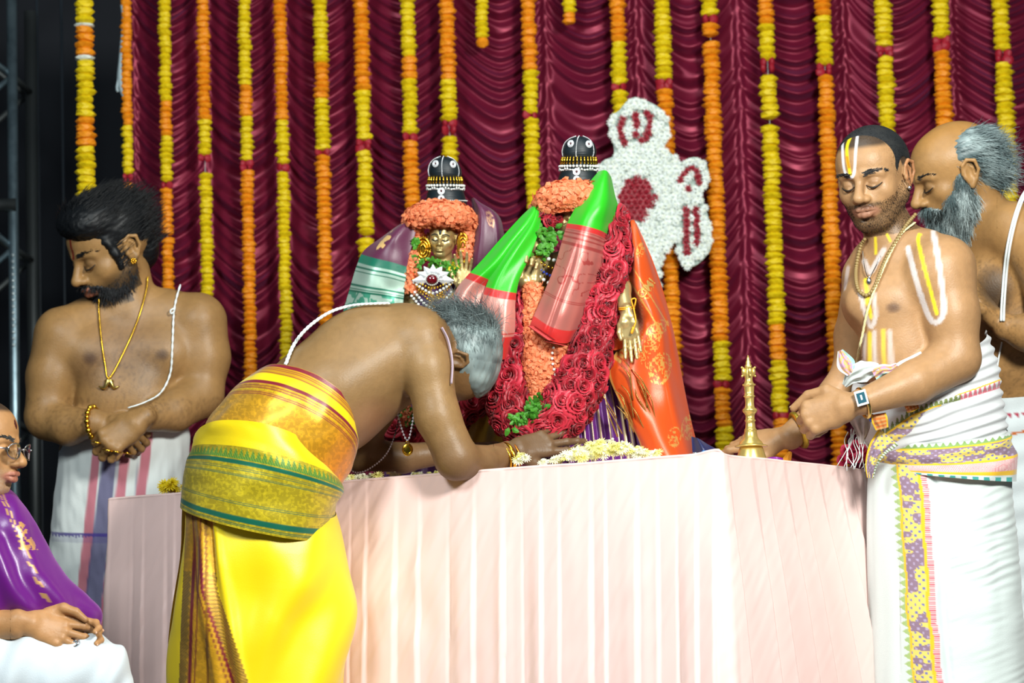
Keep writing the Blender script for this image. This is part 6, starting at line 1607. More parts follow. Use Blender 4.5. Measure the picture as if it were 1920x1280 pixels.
# headband and side strings of orange crossandra
def crossband(F, path, rad, n, parent, size, seed, name='flower_band', arc=(-115, 115)):
    P_, N_, c, rr = around(path, rad, n, seed, arc); b = MB(); b.tube(F(c[::6]), rr[::6] * F.s * .88, 12, flat=1.0); o = b.build(name, mat('band_core', lin('c85a2a'), .7), parent)
    scatter('crossandra_blossom', CROSS, F, P_, N_, size, o, seed); return o
crossband(F, [(776, 436, 18), (778, 412, -6), (798, 403, -26), (826, 400, -34), (856, 404, -26), (873, 414, -4), (876, 436, 16)], [11, 16, 18, 18, 18, 15, 11], 180, r1, 15, 1)
crossband(F, [(876, 440, 0), (872, 470, -8), (866, 500, -12)], [10, 10, 9], 34, r1, 12, 2, 'flower_string')
crossband(F, [(782, 446, 0), (772, 500, -20), (770, 545, -26)], [6, 8, 8], 34, r1, 10, 3, 'flower_string')
# ear ornaments
for cx_, cy_, w_, h_ in ((793, 468, 13, 22), (868, 462, 9, 24)):
    b = MB(); th_ = np.linspace(0, 6.283, 30)
    for q in (1, .7, .4): b.tube(F(np.stack([cx_ + w_ * q * np.cos(th_), cy_ + h_ * q * np.sin(th_), -18 - 4 * (1 - q) + 0 * th_], -1)), 2.0 * F.s, 6)
    v, f = ICO2; b.add(F(np.array([cx_, cy_, -14.]) + v * np.array([w_, h_, 4])), f); beads(b, F, np.stack([cx_ + w_ * 1.1 * np.cos(th_), cy_ + h_ * 1.1 * np.sin(th_), -17 + 0 * th_], -1), 2.0); b.build('ear_ornament', M_gold, r1)
# leaves round the neck
def leaf_bunch(F, pts, n, parent, size, seed, spread=12, name='leaf_bunch', mt=None):
    R = np.random.RandomState(seed); b = MB(); pts = np.array(pts, float)
    for k in range(n):
        p = pts[R.randint(len(pts))] + R.normal(0, spread, 3) * np.array([1, .7, .5]); d = R.normal(0, 1, 3); d[2] -= .5; d /= np.linalg.norm(d); sd = np.cross(d, [0, 0, 1.]) + 1e-6; sd /= np.linalg.norm(sd); L_ = size * R.uniform(.6, 1.2); n_ = np.cross(d, sd)
        q = [p, p + d * L_ * .35 + sd * L_ * .28, p + d * L_ * .35 - sd * L_ * .28, p + d * L_ * .38 + n_ * L_ * .1, p + d * L_ * .75 + sd * L_ * .2, p + d * L_ * .75 - sd * L_ * .2, p + d * L_]
        b.add(F(np.array(q)), [np.array([[0, 1, 3, 2]]), np.array([[1, 4, 3], [3, 4, 6], [3, 6, 5], [2, 3, 5]])])
    o = b.build(name, mt or M_green, parent, smooth=False); o['kind'] = 'stuff'; return o
leaf_bunch(F, [(815, 494, -30), (835, 498, -34), (856, 496, -30), (848, 510, -34)], 130, r1, 11, 1, 6)
leaf_bunch(F, [(780, 455, -20), (778, 485, -22), (790, 497, -26)], 34, r1, 12, 2, 5)
M_yp = mat('yellow_petal', lin('f0d020'), .6, transl=.2); leaf_bunch(F, [(850, 500, -34), (868, 494, -30)], 40, r1, 7, 3, 5, 'petal_scatter', M_yp)
# jewelled lotus, gold bead V, pearls
b = MB()
for k in range(7):
    a = math.radians(-90 + (k - 3) * 31); d = np.array([math.cos(a), math.sin(a) * .85, 0]); sd = np.array([-d[1], d[0], 0]); L_ = 40 if k in (0, 6) else 34
    c0 = np.array([812, 524, -40.]); pt = [c0 + d * 5, c0 + d * L_ * .55 + sd * 9 - [0, 0, 3], c0 + d * L_ - [0, 0, 1], c0 + d * L_ * .55 - sd * 9 - [0, 0, 3], c0 + d * L_ * .5 - [0, 0, 7.]]
    b.add(F(np.array(pt)), np.array([[0, 1, 4], [1, 2, 4], [2, 3, 4], [3, 0, 4], [0, 3, 2], [0, 2, 1]]))
lot = b.build('jewelled_lotus', M_diam, r1, smooth=False)
v, f = ICO3; MB().add(F(np.array([810, 524, -47.]) + v * np.array([10.5, 9, 6])), f).build('red_stone', M_stone, lot)
b = MB(); th_ = np.linspace(0, 6.283, 24); beads(b, F, np.stack([810 + 12 * np.cos(th_), 524 + 10.5 * np.sin(th_), -45 + 0 * th_], -1), 1.6); b.build('stone_ring', M_pearl, lot)
for q, (dy, hw, mt_) in enumerate(((0, 38, M_gold), (8, 36, M_pearl), (14, 33, M_gold), (22, 30, M_gold), (34, 34, M_pearl), (44, 40, M_pearl), (54, 36, M_gold))):
    b = MB(); beads(b, F, catmull([(812 - hw, 524 + dy * .7, -34), (812 - hw * .5, 534 + dy, -44), (811, 541 + dy * 1.1, -48), (812 + hw * .5, 534 + dy, -44), (812 + hw, 524 + dy * .7, -34)], 40), 3.2 if mt_ is M_pearl else 2.7); b.build('necklace_row', mt_, r1)
# dress: purple silk column down to the table top
def dcol(base, gold, yb):
    def f_(th, v, V_):
        C = np.tile(base, V_.shape[:2] + (1,)); m_ = np.zeros(V_.shape[:2]); g = (vnoise(V_ * np.array([.1, .1, .03])) > .25); C = np.where(g[..., None], gold, C); return A4(C, np.where(g, .6, 0))
    return f_
rg = [(768, 520, 892, 522, 0, 4, 46, 25), (764, 560, 900, 562, 0, 4, 52, 28), (770, 620, 896, 620, 0, 4, 56, 28), (755, 700, 915, 700, 0, 4, 66, 28), (735, 800, 935, 800, 0, 4, 78, 28), (720, 921, 950, 918, 0, 3, 84, 28)]
Vd, th, vv = ring_loft(rg, 140, 130, lambda th, v, V_: 4 * np.sin(th * 22 + 2 * v) * sstep(.2, .6, v))
cd_ = dcol(lin('4a1a5a'), lin('b89030'), 0)(0, 0, Vd); loft_obj('silk_dress', F, Vd, cd_, M_silk, r1)
PLM, SG_, TEAL = lin('5a2442'), lin('a8c4b4'), lin('0c6a52')
def c_sari(s_, q, a):
    C = np.tile(PLM, s_.shape + (1,)); m_ = np.zeros(s_.shape); bl = .44; k = s_ > bl; tex = np.clip(sstep(.0, .12, vnoise(a * np.array([.12, .12, .0]))) , 0, 1)
    grn = lin('3f9478'); body_ = SG_ * (1 - .0) ; scr = (s_ > .66) ; ring_ = np.hypot((q - .3) * 9, (s_ - .84) * 7); sp = (np.sin(ring_ * 9) > 0) & (ring_ < 1.6)
    cc = np.where((scr & ((tex > .5) | sp))[..., None], grn, body_); C = np.where(k[..., None], cc, C); m_ = np.where(k, .55, 0)
    for e in (.50, .53, .62, .645, .66): C = np.where((np.abs(s_ - e) < .0045)[..., None], TEAL, C)
    C = np.where(((s_ > bl - .03) & (s_ < bl + .03))[..., None], TEAL, C); m_ = np.where((s_ > bl - .03) & (s_ < bl + .03), 0, m_)
    bt = np.hypot((q - .35) * 60, (s_ - .26) * 70) < 7; C = np.where((bt & (tex > .4))[..., None], lin('d8b070'), C); return A4(C, m_)
sheet('pleated_sari_end', [[(772, 404, 10), (774, 404, 2), (776, 405, -4), (778, 408, -6)], [(716, 444, 10), (738, 432, -14), (758, 428, -24), (780, 430, -16)], [(682, 470, 6), (712, 466, -22), (742, 456, -34), (776, 450, -20)],
      [(668, 500, 2), (698, 500, -26), (734, 494, -38), (766, 488, -24)], [(656, 540, 0), (690, 542, -28), (726, 540, -38), (760, 536, -26)], [(642, 590, 0), (680, 594, -26), (716, 596, -36), (754, 590, -26)], [(634, 640, 0), (672, 640, -20), (710, 640, -30), (750, 640, -20)]],
      F, c_sari, M_silk, r1, 150, 110, lambda s_, q, a: 4 * np.sin(q * 9 + s_ * 3) * (.3 + s_) + 2 * n2(a[..., 0], a[..., 1], .05, .04, 3))
def c_plum(s_, q, a):
    C = np.tile(PLM, s_.shape + (1,)); bt = (np.hypot((q - .6) * 60, (((s_ * 2.6) % 1) - .5) * 40) < 6) & (vnoise(a * .5) > -.2); C = np.where(bt[..., None], lin('b88a70'), C); return A4(C, np.where(bt, .6, 0))
sheet('sari_over_shoulder', [[(884, 372, 34), (888, 370, 20), (892, 372, 14), (896, 376, 24)], [(886, 400, 22), (902, 396, -6), (918, 398, -10), (934, 402, 16)], [(882, 440, 12), (904, 436, -18), (926, 434, -20), (946, 440, 12)], [(874, 490, 6), (900, 488, -24), (926, 486, -26), (956, 494, 8)], [(868, 560, 6), (896, 560, -22), (926, 560, -26), (960, 564, 10)], [(880, 650, 6), (905, 650, -18), (935, 650, -20), (962, 650, 10)]],
      F, c_plum, M_silk, r1, 110, 60, lambda s_, q, a: 5 * np.sin(q * 12 + s_ * 4))
def c_flat(hexs, m_=0.): return lambda s_, q, a: A4(np.tile(lin(hexs), s_.shape + (1,)) * (1 + .1 * vnoise(a * .2))[..., None], m_)
sheet('ochre_cloth', [[(870, 742, -60), (905, 735, -72), (940, 738, -50)], [(860, 790, -66), (905, 790, -80), (945, 790, -56)], [(850, 850, -64), (900, 860, -76), (950, 850, -52)]], F, c_flat('8a6a10'), M_silk, r1, 60, 60, lambda s_, q, a: 6 * np.sin(q * 14 + s_ * 5))
def rose_rope(F, path, rad, n, parent, size, seed, name='rose_garland', arc=(-118, 118)):
    P_, N_, c, rr = around(path, rad, n, seed, arc); b = MB(); b.tube(F(c[::5]), rr[::5] * F.s * .86, 12); o = b.build(name, mat('garland_core', lin('5e0c1c'), .8), parent)
    scatter('rose', ROSES, F, P_, N_, size, o, seed, .18); return o
rose_rope(F, [(740, 600, -40), (722, 700, -60), (726, 790, -72), (760, 812, -84), (800, 800, -88), (860, 770, -80), (905, 720, -64), (925, 640, -40)], [18, 22, 24, 26, 26, 26, 24, 18], 66, r1, 22, 5)
crossband(F, [(752, 740, -96), (762, 775, -104), (768, 800, -104)], [10, 11, 8], 40, r1, 8, 7, 'flower_string')
leaf_bunch(F, [(768, 768, -112), (772, 790, -112)], 50, r1, 12, 5, 6)

# ======== right idol (taller)
F = Frame(1085, 560, 8.12)
r2 = empty('idol', (F((1090, 880, 10))[0], F((1090, 880, 10))[1], ZT + .005), 'taller idol at right with green and red silk, thick rose garland and orange drape', 'idol')
S = Sculpt(); RH = rotm(-12, 3, 2); u = 42
S.cap((1082, 440, 12), (1085, 480, 16), 19, 22, 8); S.ell((1085, 560, 25), (74, 80, 46), None, 15); S.ell((1090, 680, 25), (80, 100, 55), None, 20)
S.chain([(1085, 484, 18, 22), (1025, 500, 20, 24), (1000, 570, 0, 19), (996, 545, -38, 13)], 10); S.chain([(1085, 484, 18, 22), (1145, 500, 20, 24), (1164, 540, -60, 17), (1174, 588, -100, 12)], 10)
thI = sculpt_hand(S, (993, 548, -42), (.05, -1, -.05), (.1, -.1, 1), 92, [(30, 60, 40), (34, 62, 40), (38, 64, 40), (40, 64, 40)], [(.28, .22, -.04), (.42, .22, -.12), (.52, .12, -.16)], side=1, k=2.4, rs=1.1)
thJ = sculpt_hand(S, (1176, 584, -104), (.14, 1, -.08), (.1, -.05, 1), 88, [(4, 8, 6), (3, 8, 6), (4, 10, 6), (6, 10, 8)], [(.26, .20, -.04), (.42, .24, -.06), (.55, .22, -.08)], side=-1, k=2.4, fan=3)
S.chain([(1012, 520, -30, 12), (1008, 470, -36, 12), (1000, 450, -36, 16)], 8)      # second raised arm with lotus bud
S.ell((994, 440, -38), (16, 20, 14), None, 8)
L = sculpt_head(S, (1075, 414, 2), RH, u, fat=.06)
V, Q = S.mesh(3.2, [((1025, 360, -60), (1125, 470, 60), 1.3), ((955, 420, -90), (1030, 570, -10), 1.3), ((1145, 545, -140), (1215, 685, -50), 1.2)])
link('bronze_body', mesh_np('bronze_body', F(V), Q), M_bronze, r2)
b = MB()
for k in range(3): v_, f_ = torus_vf((995, 552 + k * 6, -42.), (0, 1, .1), 15, 2.2, 24, 8); b.add(F(v_), f_)
v_, f_ = torus_vf((1005, 480, -36.), (0.1, 1, .1), 14, 2.4, 24, 8); b.add(F(v_), f_); b.build('arm_bands', M_gold, r2)
b = MB()
for t_ in (0, 1): v_, f_ = torus_vf((1174, 576 + 3 * t_, -98.), (.1, 1, 0), 14.5, 1.3, 24, 6); b.add(F(v_), f_)
b.tube(F(catmull([(1186, 576, -114), (1190, 600, -118), (1186, 614, -120)], 10)), 1.5 * F.s, 6); b.tube(F(catmull([(1186, 576, -114), (1182, 562, -116), (1190, 560, -116), (1188, 574, -114)], 12)), 1.4 * F.s, 6)
b.tube(F(catmull([(1186, 612, -120), (1182, 624, -120)], 4)), 2.6 * F.s, 6); b.build('tied_thread', mat('turmeric_thread', lin('f0a81c'), .7), r2)
cr2 = crown(F, 1087, 255, r2, 1.0, -.03, 10)
crossband(F, [(1022, 402, 16), (1024, 384, -10), (1040, 372, -30), (1068, 368, -38), (1096, 370, -34), (1116, 378, -14)], [12, 19, 21, 22, 21, 17], 170, r2, 17, 11)
leaf_bunch(F, [(1018, 438, -52), (1026, 455, -54), (1035, 440, -50), (1022, 470, -54)], 90, r2, 17, 11, 9)
# blue white jewels at the chest
for q, mt_ in enumerate((M_pearl, M_gold, mat('blue_stones', lin('2038a0'), .2, coat=.6), M_pearl, M_gold)):
    b = MB(); beads(b, F, catmull([(1004, 470 + q * 14, -38), (1030, 486 + q * 15, -48), (1060, 490 + q * 16, -50)], 20), 4.2 if mt_ is M_pearl else 3.2); b.build('necklace_row', mt_, r2)
# orange hanging crossandra garland
crossband(F, [(1000, 540, -56), (1006, 600, -66), (1012, 660, -74), (1014, 705, -78), (1012, 738, -74)], [12, 18, 26, 30, 20], 240, r2, 13, 13, 'crossandra_garland')
crossband(F, [(1052, 540, -66), (1050, 610, -78), (1044, 660, -82), (1030, 710, -84)], [10, 16, 20, 14], 100, r2, 13, 14, 'crossandra_garland')
b = MB(); beads(b, F, catmull([(1040, 640, -104), (1036, 670, -108), (1042, 700, -106)], 20), 3.2, gap=2.4); b.build('pearl_string', M_pearl, r2)
# the thick rose garland
rose_rope(F, [(1020, 420, -30), (1040, 412, -14)], [16, 14], 14, r2, 15, 20, 'rose_cluster')
rose_rope(F, [(1146, 412, -10), (1150, 470, -40), (1138, 540, -62), (1118, 610, -76), (1102, 670, -88), (1080, 730, -98), (1050, 775, -102), (1010, 800, -100)], [22, 26, 26, 28, 33, 38, 40, 34], 110, r2, 27, 21)
rose_rope(F, [(972, 560, -30), (962, 640, -54), (955, 720, -70), (962, 780, -86), (1000, 802, -96)], [20, 26, 30, 32, 34], 60, r2, 25, 22)
leaf_bunch(F, [(1010, 752, -134), (998, 765, -136), (985, 778, -136), (972, 788, -132)], 130, r2, 17, 23, 8)
# purple pleated skirt down to the table, gold edge frills
rg = [(1000, 640, 1190, 640, 0, 3, 62, 28), (1010, 700, 1200, 700, 0, 3, 76, 28), (1010, 770, 1215, 765, 0, 4, 88, 26), (1010, 830, 1228, 826, 0, 4, 98, 24), (1005, 896, 1240, 888, 0, 3, 104, 22)]
pleatf = lambda th: np.abs(((th * 7.2) % 1) - .5) * 2
Vd, th, vv = ring_loft(rg, 420, 100, lambda th, v, V_: (pleatf(th) * 12 - 4) * sstep(.1, .5, v))
tt = th[:, None] + 0 * vv[None]; pf = pleatf(tt); C = np.tile(lin('5c1a72'), Vd.shape[:2] + (1,)); g = (pf > .9) | ((pf > .66) & (pf < .74)); C = np.where(g[..., None], lin('e0cfa0'), C); loft_obj('pleated_skirt', F, Vd, A4(C, np.where(g, .5, 0)), M_silk, r2)
b = MB(); R_ = np.random.RandomState(4)
for k in range(16):
    x0, y0 = 1120 + R_.rand() * 80, 672 + R_.rand() * 90; p = np.array([(x0, y0, -104), (x0 + R_.uniform(5, 20), y0 + 18, -112), (x0 + R_.uniform(15, 34), y0 + 44 + R_.rand() * 24, -106)]); b.tube(F(catmull(p, 12)), np.linspace(2, 4.0, 12) * F.s, 6, flat=.35)
b.build('gold_tassel_frill', mat('gold_zari', lin('b08a48'), .35, metal=.8, bump=.5, bump_scale=300), r2)
# saffron drape with gold brocade
ORG = lin('cf4c0c')
def c_or(s_, q, a):
    C = np.tile(ORG, s_.shape + (1,)) * (1 - .12 * sstep(.6, 1, s_))[..., None] if False else np.tile(ORG, s_.shape + (1,)); m_ = np.zeros(s_.shape)
    X_, Yp = a[..., 0], a[..., 1]; paisley = np.zeros(s_.shape, bool)
    for (cx_, cy_, rx, ry, an) in ((1200, 470, 8, 14, .3), (1213, 545, 11, 16, .5), (1232, 615, 24, 12, -.5), (1222, 640, 14, 22, .5), (1205, 670, 8, 26, -.6), (1236, 690, 20, 30, .3), (1180, 650, 10, 18, .4), (1290, 800, 14, 22, .2), (1262, 815, 12, 18, .2)):
        dx, dy = X_ - cx_, Yp - cy_; e = np.hypot((dx * math.cos(an) + dy * math.sin(an)) / rx, (-dx * math.sin(an) + dy * math.cos(an)) / ry); paisley |= (e < 1) & (np.abs(vnoise(a * np.array([.25, .25, 0]))) < .16) & (vnoise(a * .15) > -.45) | (np.abs(e - 1) < .05) & (vnoise(a * .2) > 0)
    lnw = np.abs((X_ - 1200) - (Yp - 560) * .62); st = (lnw < 1.6) & (Yp > 520) & (Yp < 625); st |= (np.abs((X_ - 1212) - (Yp - 545) * .62) < 1.2) & (Yp > 500) & (Yp < 610)
    dots = (np.sin(X_ * .9) * np.sin(Yp * .9) > .55) & (X_ < 1205) & (Yp > 560) & (Yp < 640)
    bd = (q < .10) & (np.sin(s_ * 260) > -.4) & (s_ < .6) | (q < .03); g = paisley | st | dots | bd; C = np.where(g[..., None], lin('dfa24e'), C); return A4(C, np.where(g, .5, .1))
sheet('saffron_drape', [[(1176, 420, -6), (1182, 414, -14), (1188, 413, -14), (1194, 420, -2)], [(1176, 480, -10), (1190, 478, -46), (1208, 478, -46), (1222, 484, -8)], [(1172, 545, -6), (1194, 545, -58), (1222, 545, -56), (1244, 548, -6)], [(1192, 610, -40), (1212, 612, -72), (1240, 612, -62), (1262, 618, 0)],
      [(1150, 665, -78), (1190, 670, -96), (1240, 680, -80), (1276, 690, 4)], [(1140, 700, -80), (1190, 730, -106), (1250, 750, -92), (1290, 762, 0)], [(1170, 770, -88), (1214, 790, -116), (1262, 810, -98), (1304, 820, 0)], [(1196, 822, -92), (1232, 850, -124), (1276, 868, -106), (1316, 860, 4)], [(1202, 850, -92), (1236, 892, -122), (1280, 896, -104), (1322, 893, 4)]],
      F, c_or, M_silk, r2, 240, 150, lambda s_, q, a: (6 * np.sin(q * 7 + s_ * 6 + 1) + 3 * np.sin(q * 17 - s_ * 9)) * (.25 + .75 * sstep(.0, .4, q)) + 3 * n2(a[..., 0], a[..., 1], .03, .02, 3))
ORF = LAST['a']
sheet('saffron_fold', [[(1140, 560, -40), (1154, 566, -52), (1166, 560, -44)], [(1136, 600, -60), (1152, 606, -76), (1168, 598, -64)], [(1130, 640, -64), (1150, 655, -84), (1180, 646, -70)]], F, c_or, M_silk, r2, 50, 40, lambda s_, q, a: 4 * np.sin(s_ * 12 + q * 3))
# inscription woven into the drape
def flat_text(txt, at, size, ang, mt, parent, F=F):
    cu = bpy.data.curves.new('woven_lettering', 'FONT'); cu.body = txt; cu.size = 1.0; cu.extrude = .03; cu.offset = .02
    tmp = bpy.data.objects.new('t', cu); COL.objects.link(tmp); dg = bpy.context.evaluated_depsgraph_get(); me = bpy.data.meshes.new_from_object(tmp.evaluated_get(dg)); bpy.data.objects.remove(tmp)
    v = np.array([q.co[:] for q in me.vertices]); c_, s_ = math.cos(ang), math.sin(ang)
    x = v[:, 0] * size; y = -v[:, 1] * size; p = np.stack([at[0] + x * c_ - y * s_, at[1] + x * s_ + y * c_, at[2] - v[:, 2] * 20], -1); q_ = ORF[((p[:, None, :2] - ORF[None, :, :2]) ** 2).sum(2).argmin(1), 2]; p[:, 2] = q_ - 1.2 - v[:, 2] * 8; me.vertices.foreach_set('co', F(p).astype(np.float32).ravel()); me.update(); me.name = 'woven_lettering'
    return link('woven_lettering', me, mt, parent)
flat_text('OM!', (1203, 561, -66), 22, -.88, mat('woven_gold', lin('e8b868'), .4, metal=.5), r2)
# green silk over the right shoulder with its red border rolled up
GRN, RDB = lin('22b010'), lin('c02624')
def c_gr(s_, q, a):
    C = np.tile(GRN, s_.shape + (1,)); m_ = np.zeros(s_.shape); bl = .38; k = s_ > bl; tex = vnoise(a * np.array([.13, .13, 0])); pk_ = lin('b0483f'); sv = lin('cf8a80')
    fig = (s_ > .52) & (s_ < .74) & (np.abs(vnoise(a * np.array([.07, .07, 0]) + 3)) < .055); lines = sum((np.abs(s_ - e) < .0035) for e in (.42, .435, .46, .49, .5, .78, .79)) > 0
    cc = pk_ * (1 + .2 * np.sin(q * 30))[..., None] * .5 + sv * .5; cc = np.where((fig | lines)[..., None], lin('a8403c'), cc); cc = np.where((s_ > .93)[..., None], RDB, cc); C = np.where(k[..., None], cc, C); m_ = np.where(k & (s_ < .93), .5, 0)
    e = (s_ > bl) & (s_ < bl + .035); C = np.where(e[..., None], RDB, C); m_ = np.where(e, 0, m_); return A4(C, m_)
sheet('green_silk_end', [[(1122, 322, -10), (1130, 320, -22), (1138, 322, -22), (1146, 332, -8)], [(1104, 345, -34), (1120, 346, -54), (1138, 350, -52), (1152, 362, -20)], [(1086, 378, -52), (1108, 382, -80), (1136, 386, -76), (1159, 396, -30)], [(1066, 415, -64), (1094, 420, -98), (1126, 424, -90), (1146, 426, -46)], [(1056, 446, -74), (1086, 452, -108), (1116, 454, -98), (1138, 452, -60)],
      [(1040, 500, -84), (1070, 508, -118), (1102, 510, -108), (1128, 504, -74)], [(1018, 555, -92), (1050, 566, -128), (1084, 568, -116), (1110, 558, -84)], [(1000, 596, -98), (1034, 614, -132), (1068, 618, -122), (1092, 606, -90)], [(994, 612, -94), (1026, 634, -126), (1060, 642, -118), (1080, 632, -88)]],
      F, c_gr, M_silk, r2, 220, 110, lambda s_, q, a: 7 * np.exp(-((q - .38) / .05) ** 2) * sstep(.4, .7, s_) + 3 * np.sin(q * 8 + s_ * 4) * (1 - sstep(.3, .45, s_)) + 2.5 * n2(a[..., 0], a[..., 1], .03, .03, 5))
b = MB()     # curled lower edge of the roll
for k, (x0, y0, x1, y1, r) in enumerate(((996, 608, 1034, 640, 9), (1024, 636, 1062, 650, 8))):
    t_ = np.linspace(0, 2.2 * math.pi, 40); sp = np.stack([np.cos(t_) * (r - t_ * .9), np.sin(t_) * (r - t_ * .9) * .6 * 0 + 0 * t_, np.sin(t_) * (r - t_ * .9)], -1); A_, B_ = np.array([x0, y0, -122.]), np.array([x1, y1, -140.])
    G = np.stack([A_ + sp + np.array([0, 2, 0]), B_ + sp + np.array([0, -4, 0])], 1); G = np.stack([catmull(G[i], 8) for i in range(40)]); b.add(F(G).reshape(-1, 3), grid_faces(40, 8), RDB)
b.build('rolled_edge', M_silk, r2)
def c_gl(s_, q, a):
    C = np.tile(GRN, s_.shape + (1,)); m_ = np.zeros(s_.shape); bl = .60; k = s_ > bl; cc = lin('cf8074') * .6 + lin('e0a89c') * .4 + 0 * C; cc = np.where((((s_ > .87) | (np.abs(s_ - .85) < .004)))[..., None], RDB, cc); C = np.where(k[..., None], cc, C); m_ = np.where(k & (s_ < .87), .5, 0)
    e = (s_ > bl) & (s_ < bl + .045); C = np.where(e[..., None], RDB, C); return A4(C, np.where(e, 0, m_))
sheet('green_silk_tail', [[(1000, 384, -10), (1008, 378, -18), (1014, 382, -16)], [(974, 410, -30), (992, 412, -50), (1010, 414, -40)], [(938, 450, -44), (960, 456, -66), (984, 460, -52)], [(905, 488, -54), (930, 498, -78), (956, 508, -62)], [(866, 530, -60), (888, 540, -80), (910, 552, -66)], [(850, 556, -62), (872, 566, -84), (900, 580, -68)], [(834, 588, -62), (858, 600, -84), (888, 612, -70)], [(824, 612, -62), (848, 626, -82), (880, 636, -70)]],
      F, c_gl, M_silk, r2, 150, 60, lambda s_, q, a: 5 * np.sin(q * 8 + s_ * 3) * sstep(.05, .4, s_))
sheet('green_silk_tail', [[(1004, 386, -16), (1010, 382, -24), (1016, 388, -20)], [(984, 420, -44), (1000, 424, -60), (1012, 430, -50)], [(950, 465, -60), (974, 472, -84), (996, 478, -66)], [(922, 515, -72), (950, 520, -96), (976, 522, -78)], [(906, 560, -78), (938, 566, -104), (968, 566, -84)], [(906, 590, -80), (938, 598, -106), (968, 594, -86)], [(908, 630, -80), (938, 640, -106), (966, 636, -86)], [(914, 660, -78), (940, 672, -100), (960, 668, -84)]],
      F, c_gl, M_silk, r2, 150, 60, lambda s_, q, a: 5 * np.sin(q * 9 + s_ * 5) * sstep(.05, .4, s_))
sheet('red_silk_tip', [[(914, 658, -84), (930, 662, -92), (948, 664, -86)], [(922, 680, -84), (934, 684, -92), (948, 680, -86)]], F, c_flat('d02a28'), M_silk, r2, 20, 20)
sheet('teal_cloth', [[(915, 676, -60), (935, 682, -74), (955, 678, -64)], [(910, 700, -62), (935, 704, -76), (960, 700, -66)]], F, c_flat('0c4a44'), M_silk, r2, 24, 40, lambda s_, q, a: 3 * np.sin(q * 16))
print('idols', time.time() - T00)
# ------------------------------------------------------------------ loose flowers and small things on the altar
def on_table(px, Y):
    """place of a picture column on the table top at depth Y"""
    p = P(px, 880, Y); return np.array([p[0], Y, ZT + .006])
def flower_thing(px, Y, size, label, mesh, name='chrysanthemum', cat='flower', group='cut flowers scattered on the table', up=0.5, dz=0.0):
    p = on_table(px, Y); o = bpy.data.objects.new(name, mesh); COL.objects.link(o)
    o.matrix_basis = Matrix.Translation((p[0], p[1], p[2] + size * .35 + dz)) @ Matrix.Rotation(rnd.uniform(.3, 1.1), 4, 'X') @ Matrix.Rotation(rnd.uniform(-.5, .5), 4, 'Y') @ Matrix.Rotation(rnd.uniform(0, 6), 4, 'Z') @ Matrix.Diagonal((size, size, size, 1))
    tag(o, label, cat, group); return o
for i in range(110):
    px = rnd.triangular(1008, 1248, 1150); e = table_depth(px); t = rnd.random(); k = math.exp(-((px - 1130) / 75) ** 2)
    flower_thing(px, e + .035 + .15 * t, .0145, 'pale lemon chrysanthemum head in the heap before the taller idol\'s purple skirt', rnd.choice(LEMON), group='chrysanthemums heaped before the taller idol', dz=k * .034 * rnd.random() + (.006 + .014 * k) * t)
for i in range(5):
    flower_thing(rnd.uniform(963, 988), table_depth(975) + .02 + .03 * rnd.random(), .0145, 'lemon chrysanthemum head between the bowing man\'s bangles and his hand', rnd.choice(LEMON), group='chrysanthemums beside the gold bangles', dz=.022 * rnd.random())
for i in range(26):
    px = rnd.uniform(632, 742); flower_thing(px, table_depth(px) + .025 + .09 * rnd.random(), .0145, 'lemon chrysanthemum head under the bowing man\'s far forearm', rnd.choice(LEMON), group='chrysanthemums under the far forearm')
for i in range(8):
    px = rnd.uniform(770, 835); flower_thing(px, table_depth(px) + .04 + .03 * rnd.random(), .0085, 'small lemon blossom just left of the bowing man\'s near elbow', rnd.choice(LEMON), group='blossoms by the near elbow')
YB_ = [bloom_mesh('marigold_bloom', 70 + i, M_yel, 13, 4) for i in range(3)]
for i in range(14):
    px = 302 + 44 * rnd.random(); o = flower_thing(px, 8.30 + .05 * rnd.random(), .019, 'yellow marigold head piled on the left end of the altar table', rnd.choice(YB_), 'marigold', group='marigolds on the left end of the table', dz=.022 * rnd.random())
# grass blades by the fingertips
b = MB(); F = Frame(1050, 850, 7.86); R_ = np.random.RandomState(2)
for k in range(16):
    x, y = 1040 + R_.rand() * 22, 868 - R_.rand() * 10; b.tube(F(catmull([(x, y, 0), (x + 18, y - 14 - R_.rand() * 6, -6), (x + 34 + R_.rand() * 12, y - 22 - R_.rand() * 10, -4)], 8)), np.linspace(1.2, .5, 8) * F.s, 4)
tag(b.build('grass_bunch', mat('dry_grass', lin('a8a05a'), .6)), 'small bunch of dry grass blades under the bowing man\'s fingertips', 'grass', kind='stuff')
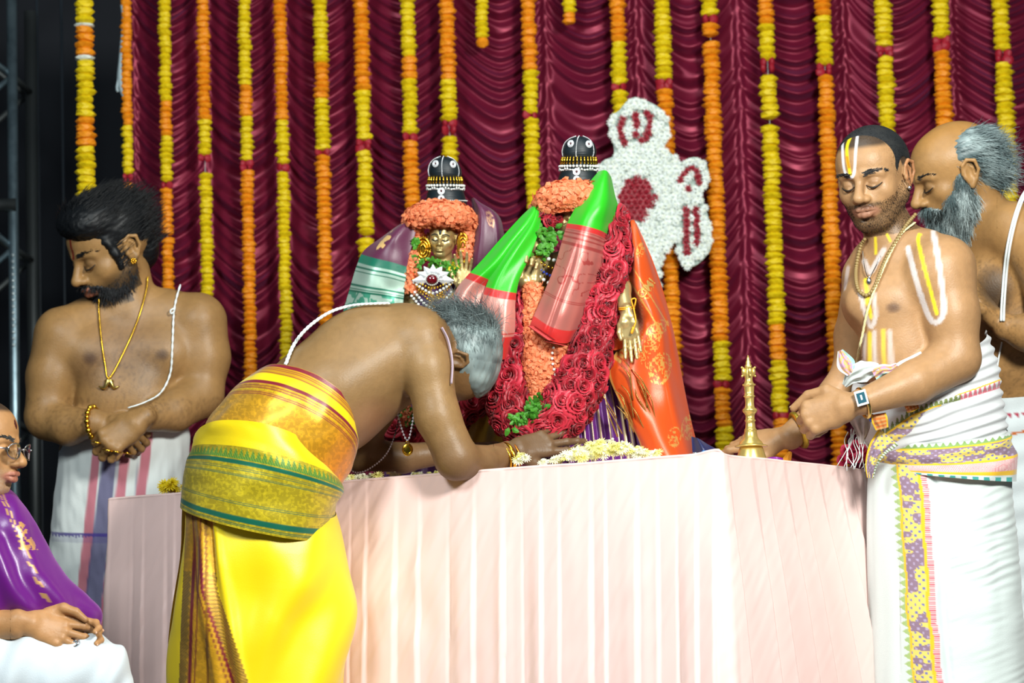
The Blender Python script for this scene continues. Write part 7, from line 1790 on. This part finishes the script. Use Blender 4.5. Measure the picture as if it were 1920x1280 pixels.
# dark blue cloth and blue foil behind the table corner
F = Frame(1320, 845, 7.82)
o = sheet('dark_blue_cloth', [[(1296, 818, 20), (1310, 822, 0), (1326, 832, 10)], [(1298, 842, 10), (1320, 842, -14), (1352, 848, 6)], [(1300, 868, 10), (1325, 872, -14), (1356, 870, 6)]], F, c_flat('141a4a'), M_silk, None, 40, 40, lambda s_, q, a: 3 * np.sin(q * 11)); tag(o, 'dark blue cloth bunched at the foot of the orange drape', 'cloth')
b = MB(); v, f = ICO2
for q in range(5): b.add(F(np.array([1318 + q * 2.2, 851 - (q % 2) * 3, -22 - q]) + v * np.array([5, 4, 4]) * (1 + .15 * math.sin(q * 7))), f)
tag(b.build('blue_foil', mat('blue_foil', lin('2a8ad8'), .3, metal=.5)), 'crumpled bright blue foil at the table corner', 'foil')
b = MB(); R_ = np.random.RandomState(8)
for q in range(14): b.add(F(np.array([1282 + R_.rand() * 26, 856 - R_.rand() * 6, -20 - R_.rand() * 10]) + v * np.array([4, 3, 3])), f)
tag(b.build('silver_foil', mat('silver_foil', lin('b8c8cc'), .25, metal=.9)), 'crumpled silver foil beside the bright blue foil', 'foil')
# purple and orange silk scraps right of the lamp
F = Frame(1450, 868, 7.9)
o = sheet('purple_silk_scrap', [[(1438, 858, 0), (1455, 856, -10), (1474, 860, 0)], [(1436, 874, 0), (1455, 876, -12), (1480, 876, 0)]], F, c_flat('7a1488'), M_silk, None, 16, 24); tag(o, 'purple silk scrap lying right of the brass lamp', 'cloth')
o = sheet('orange_ribbon', [[(1478, 846, 0), (1482, 846, -4), (1485, 848, 0)], [(1468, 858, 0), (1476, 858, -6), (1484, 858, 0)], [(1460, 862, 0), (1476, 866, -6), (1482, 872, 0)], [(1474, 868, 0), (1479, 870, -6), (1484, 878, 0)]], F, c_flat('f0a010'), M_silk, None, 24, 16); tag(o, 'small orange ribbon bow between the lamp and the carved bangle', 'ribbon')
# magenta roses at the far right corner of the table
F = Frame(1600, 850, 8.0); cl = empty('rose_bouquet', F((1600, 868, 0)), 'bunch of magenta-red roses behind the priest\'s sash fringe', 'flower bunch')
M_mag = mat('magenta_rose', lin('c8184c'), .5, noise_col=lin('e04a5a'), noise_scale=2); MR_ = [rose_mesh('magenta_rose', 50 + i, M_mag) for i in range(2)]
scatter('rose', MR_, F, [(1588, 845, 0), (1604, 836, 6), (1618, 842, 4), (1596, 858, -4), (1612, 856, -4), (1626, 852, 2), (1580, 862, 0)], [(0, -.3, -1)] * 7, 13, cl, 3)
print('all', time.time() - T00, sum(len(o.data.polygons) for o in bpy.data.objects if o.type == 'MESH'), sum(len(m.polygons) for m in bpy.data.meshes))
